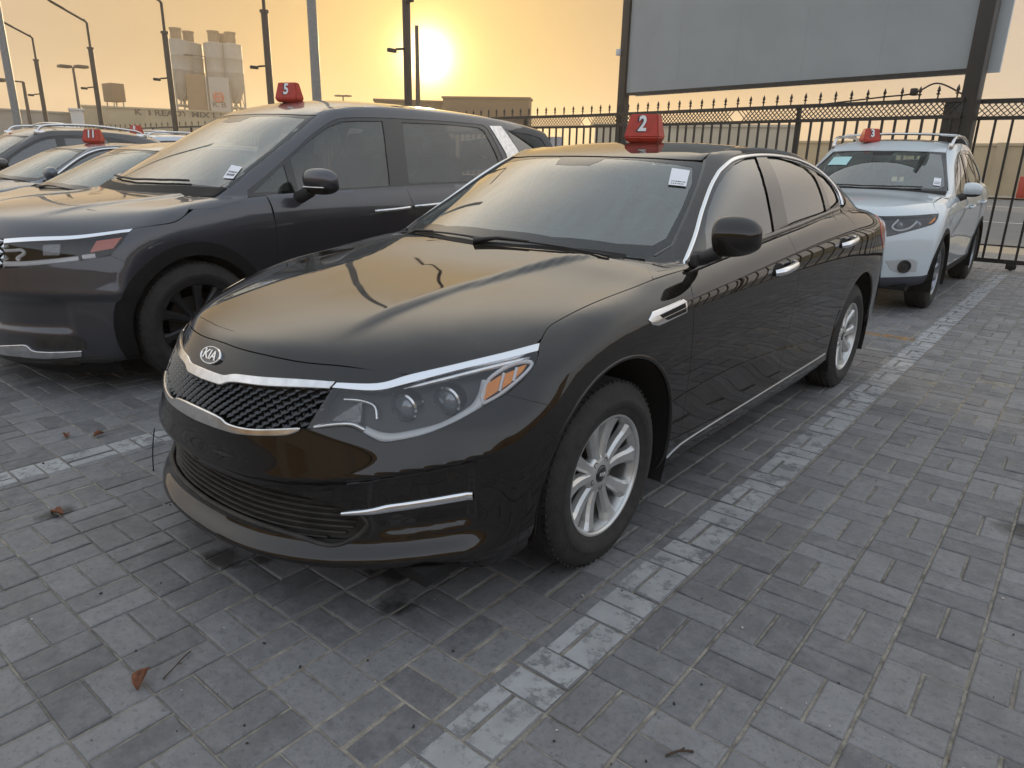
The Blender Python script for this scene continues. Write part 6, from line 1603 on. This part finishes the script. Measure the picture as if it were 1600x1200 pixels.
# ---- white crossover
SWSE = [(.602, 2.125, 1.52), (.655, 1.94, 1.42), (.71, 1.75, 1.305), (.765, 1.57, 1.20), (.79, 1.465, 1.135)]
suv_cfg = dict(B=SUV_BODY, G=SUV_GH, U=SUV_U, paint=M_white, clad=M_clad, WF=.93, WR=3.635, WZ=.365, AR=.385, AO=.432, bz=.36, fa0=128,
    hf=[(0, .10, .955), (.25, .12, .95), (.42, .17, .925), (.56, .27, .930), (.72, .44, .945), (.86, .66, .955)], hs=[(.86, .66, .955), (.81, .70, .985), (.77, .80, 1.015), (.765, .95, 1.055), (.775, 1.15, 1.09), (.795, 1.38, 1.115)], nhs=11,
    hr=[(.795, 1.38, 1.115), (.765, 1.405, 1.12), (.5, 1.27, 1.12), (.25, 1.19, 1.12), (0, 1.165, 1.12)], pb=[(.80, 1.42, 1.115), (.845, 1.53, 1.103)], patch=[(.745, 1.40, 1.125), (.790, 1.375, 1.115), (.778, 1.16, 1.092), (.84, 1.20, 1.07), (.86, 1.52, 1.095), (.83, 1.60, 1.12), (.785, 1.48, 1.14)],
    bt=[(0, .01, .64), (.30, .05, .66), (.46, .11, .745), (.53, .15, .735), (.68, .30, .785), (.83, .50, .845), (.86, .56, .875)], bg=[(.86, .56, .875), (.885, .60, .80), (.905, .66, .70)],
    bl=[(.88, .54, .37), (.85, .44, .355), (.70, .27, .345), (.5, .14, .335), (.25, .06, .33), (0, .035, .33)],
    hl_out=[(.86, .56, .875), (.868, .60, .91), (.86, .66, .955)],
    dF=[(1.53, 1.10), (1.50, 1.03), (1.485, .95), (1.48, .80), (1.49, .60), (1.48, .45), (1.45, .36)], gB=[(2.50, 1.138), (2.51, 1.03), (2.53, .9), (2.53, .6), (2.51, .36)],
    gC=[(3.50, 1.18), (3.52, 1.05), (3.48, .95), (3.38, .80), (3.24, .66), (3.19, .50), (3.18, .36)], gcut=6, belt=[(1.45, 1.095), (1.6, 1.105), (2.2, 1.127), (2.9, 1.157), (3.6, 1.185)],
    dlo=[(1.55, 1.105), (1.60, 1.135), (1.75, 1.235), (1.95, 1.365), (2.15, 1.475), (2.32, 1.54), (2.55, 1.568), (2.9, 1.572), (3.25, 1.555), (3.55, 1.50), (3.75, 1.42), (3.90, 1.30), (3.88, 1.23), (3.50, 1.18)],
    panes=[[(1.72, 1.125), (1.80, 1.245), (1.98, 1.36), (2.16, 1.455), (2.32, 1.515), (2.44, 1.532), (2.42, 1.145)], [(2.54, 1.152), (2.55, 1.538), (2.9, 1.545), (3.16, 1.53), (3.22, 1.40), (3.25, 1.182)], [(3.32, 1.20), (3.29, 1.40), (3.25, 1.515), (3.50, 1.475), (3.68, 1.41), (3.82, 1.30), (3.78, 1.235)]], nfd=1,
    tail=[(4.05, .42), (4.15, .6), (4.20, .85), (4.22, 1.0), (4.24, 1.15)], blk=[(.72, 4.22, 1.21), (.68, 4.17, 1.32), (.63, 4.12, 1.43), (.56, 4.05, 1.51)],
    rgap=[(.53, 3.98, 1.55), (.575, 3.5, 1.625), (.59, 3.0, 1.65), (.585, 2.55, 1.645), (.588, 2.3, 1.605), (.595, 2.17, 1.56)], wse=SWSE,
    rf=[(0, 2.00, 1.55), (.25, 2.02, 1.55), (.45, 2.075, 1.54), (.60, 2.135, 1.53)], rr=[(.5, 4.06, 1.53), (.25, 4.15, 1.55), (0, 4.17, 1.56)],
    wsb=[(0, 1.19, 1.12), (.25, 1.215, 1.12), (.5, 1.29, 1.12), (.78, 1.43, 1.125)], wsi=symloop([(0, 1.26, 1), (.4, 1.31, 1), (.69, 1.46, 1), (.73, 1.54, 1), (.67, 1.75, 1), (.56, 2.07, 1), (.4, 2.02, 1), (.12, 1.965, 1), (.1, 1.90, 1), (0, 1.89, 1)]),
    rholes=[symloop([(0, 2.30, 1.6), (.42, 2.33, 1.6), (.44, 2.6, 1.6), (.44, 3.1, 1.6), (0, 3.15, 1.6)])],
    rw=[(0, 4.3, 1.22), (.62, 4.3, 1.22), (.52, 4.3, 1.48), (0, 4.3, 1.51)], tg=[(0, 5, 1.19), (.66, 5, 1.19), (.68, 5, 1.0), (.62, 5, .72), (0, 5, .70)],
    rb=[(0, 4.62, .70), (.62, 4.55, .72), (.83, 4.24, .80), (.88, 4.12, .6), (.88, 4.06, .42), (.8, 4.15, .33), (.72, 4.36, .33), (.4, 4.5, .33), (0, 4.5, .33)], tl=[(.84, 4.25, .88), (.82, 4.27, 1.08), (.66, 4.45, 1.08), (.66, 4.5, .88)],
    mir=(.905, 1.62, 1.15), ms=(.72, .88), handles=[(2.33, .965, .10), (3.30, .99, .10)], hmat=M_white, sglass=M_tint, cab=(1.6, 4.3), dash=(1.30, 1.09), seats=(2.5, 3.3), seatm=M_cloth,
    rim=M_alloyd, wx=.905, tw=.225, R=.358, rimr=.222, ns=10, ws='twin')
suv, suv_doors = tall_car('crossover_car', suv_cfg)
def suv_front(root):
    B, G = SUV_BODY, SUV_GH; hd = (-.6, .8, 0)
    hl = cat3(cr([(.42, .155, .905), (.56, .265, .922), (.72, .43, .936), (.855, .64, .945)], 4), cr([(.862, .59, .905), (.855, .55, .872), (.83, .50, .847), (.68, .30, .787), (.53, .15, .737), (.48, .12, .760)], 4))
    for f in (False, True):
        lamp = sheet(Mesh(), B, hl, hd, h=.03, gap=.002, off=.001, lip=.01, snap=True).build('headlight', M_lens, root, mirror=f)
        sheet(Mesh(), B, hl, hd, h=.03, gap=-.002, off=-.045, lip=0, snap=True).build('lamp_housing', M_lampin, lamp, mirror=f)
        M = Mesh(); ribbon(M, B, cr([(.60, .27, .90), (.56, .22, .83), (.62, .26, .80), (.70, .34, .83), (.74, .40, .885)], 5), .018, d=hd, off=-.015, height=.008); M.build('light_guide', M_drl, lamp, mirror=f)
        sheet(Mesh(), B, [(.815, .50, .868), (.845, .575, .915), (.852, .60, .93), (.856, .575, .90), (.84, .53, .872)], hd, h=.02, gap=0, off=-.010, lip=.01).build('turn_signal', M_amber, lamp, mirror=f)
        for x, y, z in ((.74, .43, .86), (.62, .27, .85)):
            q, n = B.cast(np.array((x, y, z)) - 4 * np.array(hd), hd); M = Mesh(); lathe(M, [(.036, -.02), (.036, .01), (.03, .014), (.02, .022), (0, .026)], axis=1, n=16); M.v = [v * [1, -1, 1] + q - n * .035 for v in M.v]; M.n = []; M.n = [np.zeros_like(v) for v in M.v]; M.build('projector_lens', M_bulb, lamp, mirror=f)
        out = [(.56, .16, .515), (.75, .33, .535), (.795, .385, .51), (.80, .39, .415), (.66, .24, .41), (.62, .20, .43)]
        fo = sheet(Mesh(), B, out, hd, h=.02, gap=0, off=.003, lip=.01, bevel=.003).build('fog_surround', mat('unpainted_bumper', (.40, .41, .41), .6), root, mirror=f)
        q, n = B.cast(np.array((.70, .29, .465)) - 4 * np.array(hd), hd); M = Mesh(); lathe(M, [(.062, -.01), (.062, .022), (.052, .026), (.05, .012), (.03, .012), (.022, .02), (0, .022)], axis=1, n=24); Rz = np.array(Matrix.Rotation(.6, 3, 'Z')); M.v = [(v * [1, -1, 1]) @ Rz.T + q for v in M.v]; M.n = [np.zeros_like(v) for v in M.v]
        M.build('fog_lamp', M_dirtyp, fo, mirror=f)
        M = Mesh(); rp = [(.62, 2.22, 1.575), (.632, 2.30, 1.68), (.625, 2.5, 1.715), (.62, 3.0, 1.725), (.60, 3.5, 1.69), (.585, 3.72, 1.655), (.575, 3.80, 1.57)]; tube(M, smooth_poly(rp, False, 6), .017, 8)
        for y in (2.27, 3.75): box(M, (.62 if y < 3 else .58, y, 1.60), (.045, .16, .08), bev=.02)
        M.build('roof_rail', M_chromed, root, mirror=f)
        lo = cat3([(0, .02, .345), (.25, .05, .345), (.5, .125, .350), (.70, .255, .36), (.85, .43, .37), (.885, .53, .385)], [(.86, .52, .30), (.74, .36, .255), (.5, .2, .245), (0, .14, .24)])
        sheet(Mesh(), B, lo, hd, h=.03, gap=0, off=.004, lip=.012).build('lower_bumper', mat('slate_plastic', (.045, .05, .065), .5), root, mirror=f)
    M = Mesh(); tube(M, smooth_poly([(-.61, 2.62, 1.70), (-.58, 2.61, 1.735), (0, 2.56, 1.752), (.58, 2.61, 1.735), (.61, 2.62, 1.70)], False, 8), .014, 8); M.build('cross_bar', M_chromed, root)
    go = symloop(cat3(cr([(0, .06, .935), (.25, .09, .93), (.42, .15, .905)], 3), cr([(.46, .11, .76), (.36, .07, .68), (.2, .03, .655), (0, .01, .65)], 3)))
    g = sheet(Mesh(), B, go, (0, 1, 0), h=.04, gap=0, off=-.02, lip=0).build('grille', M_core, root)
    M = Mesh()
    for z in (.69, .73, .77, .81, .85, .89): ribbon(M, B, [(x, -.3, z) for x in np.linspace(-.36, .36, 20)], .014, d=(0, 1, 0), off=-.012, height=.010)
    M.build('grille_bar', M_gplastic, g)
    M = Mesh(); ribbon(M, B, cr([(-.33, -.3, .92), (-.26, -.3, .80), (-.14, -.3, .70), (0, -.3, .685), (.14, -.3, .70), (.26, -.3, .80), (.33, -.3, .92)], 6), .035, d=(0, 1, 0), off=.004, height=.01); M.build('grille_chrome', M_chromed, root)
    sheet(Mesh(), G, symloop([(0, 2.30, 1.6), (.42, 2.33, 1.6), (.44, 2.6, 1.6), (.44, 3.1, 1.6), (0, 3.15, 1.6)]), (0, 0, -1), h=.06, gap=.003, off=-.004, lip=.01).build('sunroof', M_frit, root)
suv_front(suv)
suv.location = (*SUV_POSE[0], 0); suv.rotation_euler[2] = SUV_POSE[1]
tag(suv, 'white crossover with silver roof rails parked behind the black sedan', 'car')
# ------------------------------------------------------------------ further parked cars (same kinds, other paints)
def recolor(root, swaps):
    for o in root.children_recursive:
        if o.type != 'MESH': continue
        for sl_ in o.material_slots:
            m = sl_.material
            if m in swaps: sl_.link = 'OBJECT'; sl_.material = swaps[m]
def clone(src, loc, rz, label, paint_from, paint, group, glass=None):
    c = copy_tree(src); c.location = (*loc, 0); c.rotation_euler[2] = rz
    c['label'] = label; c['group'] = group
    sw = {paint_from: paint}
    if glass: sw[M_ws] = glass
    recolor(c, sw); return c
P_champ = mat('champagne_paint', (.36, .32, .26), .35, metal=.6, coat=1., dust=.08); P_blue = mat('slate_blue_paint', (.085, .10, .125), .35, metal=.6, coat=1., dust=.05)
P_silver = mat('silver_paint', (.45, .46, .47), .33, metal=.75, coat=1., dust=.05); P_black2 = mat('plain_black_paint', (.014, .014, .016), .3, coat=1., dust=.05); P_sky = mat('pale_blue_white_paint', (.55, .60, .66), .35, coat=1., dust=.05)
M_ws2 = glassmat('pale_windscreen', (.55, .70, .64), .10, .02, film=.22)
grp = 'cars parked left of the minivan'
card = clone(sedan, (-6.85, -.22), -.01, 'champagne sedan parked right behind the minivan, only its windscreen showing', M_black, P_champ, grp, M_ws2)
carc = clone(sedan, (-9.5, .10), .0, 'slate blue sedan carrying the red number eleven cone', M_black, P_blue, grp, M_ws2)
carb = clone(sedan, (-12.2, .25), .0, 'silver sedan cut off by the left edge of the photo', M_black, P_silver, grp, M_ws2)
pb2 = at(58, 236, 13.3); carr = clone(suv, (pb2[0] - .3, pb2[1] - 2.3), .0, 'black crossover with roof rails in the row behind, far left', M_white, P_black2, grp)
pw2 = at(222, 236, 15.8); carw = clone(suv, (pw2[0], pw2[1] - 2.4), .0, 'pale blue-white crossover seen over the slate blue sedan', M_white, P_sky, grp)
# ------------------------------------------------------------------ number cones on the roofs
M_dig = mat('white_digit', (.80, .80, .80), .5); M_digsh = mat('digit_shadow', (.02, .02, .03), .5)
def cone_sign(num, loc, rz, label, s=1.):
    r = empty('roof_sign', label, 'sign', 'red number cones on the car roofs', loc=loc, rz=rz)
    w0, w1, wt, d0, d1, dt, h0, h = .105, .118, .092, .055, .065, .034, .032, .172
    ring = lambda w, d, z: [(-w, -d, z), (w, -d, z), (w, d, z), (-w, d, z)]
    bm = bmesh.new(); L = [[bm.verts.new(Vector(p) * s) for p in ring(*q)] for q in ((w0 * .92, d0 * .9, 0), (w1, d1, h0), (wt, dt, h))]
    for a_, b_ in zip(L[:-1], L[1:]):
        for k in range(4): bm.faces.new((a_[k], a_[(k + 1) % 4], b_[(k + 1) % 4], b_[k]))
    bm.faces.new(L[0][::-1]); bm.faces.new(L[-1]); bmesh.ops.bevel(bm, geom=bm.edges[:], offset=.006 * s, segments=2, affect='EDGES'); bm.normal_update()
    me = bpy.data.meshes.new('sign_body'); bm.to_mesh(me); bm.free(); me.materials.append(M_red)
    o = bpy.data.objects.new('sign_body', me); COL.objects.link(o); o.parent = r
    sl = math.atan2(d1 - dt, h - h0)
    for k, rot in enumerate((0, math.pi)):
        Rm = Matrix.Rotation(rot, 4, 'Z'); c = Vector((0, -(d1 + dt) / 2 - .0015, (h0 + h) / 2 + .008)) * s; n = Vector((0, -math.cos(sl), math.sin(sl)))
        T = look(c, n)
        text_mesh(num, .132 * s, M_digsh, 'digit_shadow', r, Rm @ T @ Matrix.Translation((-.008 * s, -.002 * s, .0004)), .0005, sx=.85, bold=.006 * s)
        text_mesh(num, .132 * s, M_dig, 'digit', r, Rm @ T @ Matrix.Translation((.002 * s, 0, .0016)), .0005, sx=.85, bold=.004 * s)
    return r
def on_car(car, U, x, y):
    a = car.rotation_euler[2]; q, n = U.cast((x, y, 4), (0, 0, -1))
    return (car.location[0] + q[0] * math.cos(a) - q[1] * math.sin(a), car.location[1] + q[0] * math.sin(a) + q[1] * math.cos(a), q[2] - .002)
cone_sign('2', on_car(sedan, SED_GH, .03, 2.55), .16, 'red number 2 cone on the roof of the black sedan', .82)
cone_sign('5', on_car(van, VAN_GH, .0, 2.30), .40, 'red number 5 cone on the roof of the minivan', .82); cone_sign('3', on_car(suv, SUV_GH, -.24, 2.26), .75, 'red number 3 cone on the roof of the white crossover', .9)
cone_sign('11', on_car(carc, SED_GH, 0, 2.5), .7, 'red number 11 cone on the slate blue sedan'); cone_sign('8', on_car(carb, SED_GH, .2, 2.25), .7, 'red cone cut off by the left edge of the photo')
cone_sign('9', on_car(carw, SUV_GH, .1, 2.3), .4, 'small far red cone on the pale blue-white crossover')
# ------------------------------------------------------------------ stickers on the glass
def sticker(shell, car, pts, name='sticker', m=M_paper, d=(0, .6, -.8)):
    o = sheet(Mesh(), shell, pts, d, h=.03, gap=0, off=.002, lip=0).build(name, m, car); return o
def glyphs(shell, car, pts, rows, m=M_digsh):
    P = np.array(pts, float); M = Mesh(); r_ = random.Random(5)
    for v0, v1, full in rows:
        u = .12
        while u < .86:
            w = r_.uniform(.03, .09); q = []
            for uu, vv in ((u, v0), (u + w, v0), (u + w, v1), (u, v1)):
                p = (P[0] * (1 - uu) + P[1] * uu) * (1 - vv) + (P[3] * (1 - uu) + P[2] * uu) * vv; a, n = shell.near(p); q.append(a + n * .0032)
            M.add(q, None, [(0, 1, 2, 3)]); u += w + r_.uniform(.02, .05)
    M.build('sticker_print', m, car)
st = [(.528, 1.918, 1.261), (.596, 1.951, 1.255), (.553, 2.061, 1.320), (.477, 2.036, 1.329)]
sticker(SED_GH, sedan, st); glyphs(SED_GH, sedan, st, [(.08, .12, 1), (.20, .25, 1)])
stv = [(.735, 1.300, 1.198), (.815, 1.330, 1.186), (.758, 1.424, 1.269), (.666, 1.400, 1.282)]
sticker(VAN_GH, van, stv); glyphs(VAN_GH, van, stv, [(.2, .35, 1), (.45, .55, 1)])
sts = [(.632, 1.486, 1.191), (.700, 1.509, 1.186), (.676, 1.641, 1.263), (.612, 1.617, 1.268)]
sticker(SUV_GH, suv, sts); glyphs(SUV_GH, suv, sts, [(.2, .3, 1), (.4, .48, 1)])
sticker(SUV_GH, suv, [(-.544, 1.785, 1.377), (-.316, 1.700, 1.381), (-.308, 1.885, 1.475), (-.533, 1.962, 1.466)], 'paper_sheet', mat('teal_paper', (.40, .66, .66), .6))
# ------------------------------------------------------------------ leaves, twigs and grit on the paving
M_leaf = mat('dry_leaf', (.20, .075, .035), .7, noise=.4, nscale=60, bump=.3, bscale=150); M_twig = mat('twig_bark', (.06, .035, .022), .8)
def leaf(loc, s, rz, label, seed):
    r_ = random.Random(seed); o = empty('dry_leaf', label, 'leaf', 'dry leaves on the paving', loc=loc, rz=rz); M = Mesh()
    n, m = 9, 7; V = []
    for i in range(n):
        t = i / (n - 1); w = math.sin(math.pi * min(1, t * 1.02 + .02)) ** .8 * .5
        for j in range(m):
            u = (j / (m - 1) - .5) * 2; x = u * w * s * .75; curl = (1.15 * u * u) * w * s * .55
            V.append((x * (1 - .35 * abs(u)), (t - .5) * s, .006 + curl + .18 * s * math.sin(math.pi * t) * .35 + r_.uniform(-.02, .02) * s))
    M.add(V, None, [(i * m + j, i * m + j + 1, (i + 1) * m + j + 1, (i + 1) * m + j) for i in range(n - 1) for j in range(m - 1)]); b = M.build('leaf_blade', M_leaf, o)
    md = b.modifiers.new('s', 'SOLIDIFY'); md.thickness = .0008
    M = Mesh(); tube(M, [(0, -.5 * s, .008), (0, 0, .010 + .05 * s), (0, .5 * s, .008)], .0011, 5); M.build('leaf_vein', M_twig, o); return o
lf = leaf((-.877, -.815, .0), .070, .6, 'curled brown dry leaf on the paving in front of the sedan', 1); lf.rotation_euler = (.25, -.35, .6); lf.location[2] = .008
leaf((-2.887, -.291, 0), .06, 1.2, 'small dry leaf beside the parking line near the minivan, left one', 2); leaf((-2.791, -.18, 0), .055, .2, 'small dry leaf beside the parking line near the minivan, right one', 3); leaf((-2.06, -.62, 0), .06, 2., 'dark leaf scrap on the paving between the sedan nose and the left edge', 4)
def twig(pts, label, r=.0018):
    o = empty('twig', label, 'twig', loc=pts[0]); M = Mesh(); tube(M, smooth_poly([np.array(p) - np.array(pts[0]) for p in pts], False, 5), r, 6); M.build('twig_stem', M_twig, o)
    tube(M2 := Mesh(), [np.array(pts[1]) - np.array(pts[0]), np.array(pts[1]) - np.array(pts[0]) + [.008, .012, .006]], r * .7, 5); M2.build('twig_stub', M_twig, o)
twig([(-.849, -.781, .004), (-.868, -.735, .010), (-.885, -.705, .010), (-.900, -.679, .005)], 'thin bent twig lying beside the curled brown leaf'); twig([(.30, -.13, .004), (.32, -.10, .008), (.345, -.075, .004)], 'short dark twig on the paving right of the parking line', .003)
wr = empty('loose_wire', 'thin black wire sticking up beside the sedan bumper at the left', 'wire', loc=(-2.19, -.19, 0)); M = Mesh(); tube(M, smooth_poly([(0, 0, .002), (.004, .004, .07), (.010, .012, .14), (.022, .020, .20)], False, 5), .0026, 6); M.build('wire_strand', M_clad, wr)
M = Mesh(); lathe(M, [(.004, 0), (.004, .003), (.0025, .005)], axis=2, n=8); M.build('wire_foot', M_clad, wr)
M = Mesh(); r_ = random.Random(11); G_ = Mesh()
for i in range(170):
    px, py = r_.uniform(-60, 1660), r_.uniform(640, 1240); p = at(px, py, 1); d = p - CAM_O
    if d[2] >= 0: continue
    g = CAM_O + d * (-CAM_O[2] / d[2]); s = r_.choice((.0012, .0015, .002, .002, .003, .004)); R = Matrix.Rotation(r_.uniform(0, 6), 3, 'Z') @ Matrix.Rotation(r_.uniform(0, .6), 3, 'X')
    box(G_, (g[0], g[1], s * .5), (s * 2, s * r_.uniform(.8, 1.6), s), mat=r_.choice((0, 0, 1, 2)), R=R)
tag(G_.build('grit', [mat('grit_dark', (.03, .028, .026), .8), mat('grit_pale', (.45, .42, .38), .8), mat('grit_brown', (.14, .08, .045), .8)], None, smooth=False), 'scattered grit and crumbs on the paving', None, None, 'stuff')
# ------------------------------------------------------------------ dusty air
hm = bpy.data.materials.new('haze_air'); hm.use_nodes = True; t_ = hm.node_tree; t_.nodes.clear()
ho = t_.nodes.new('ShaderNodeOutputMaterial'); hv = t_.nodes.new('ShaderNodeVolumePrincipled'); hv.inputs['Density'].default_value = 0.0013; hv.inputs['Color'].default_value = (.95, .85, .70, 1); hv.inputs['Anisotropy'].default_value = .5
t_.links.new(hv.outputs[0], ho.inputs['Volume'])
o = box(Mesh(), (-20, 100, 14), (800, 800, 30)).build('haze', hm); tag(o, 'warm dusty air over the whole place', None, None, 'stuff')
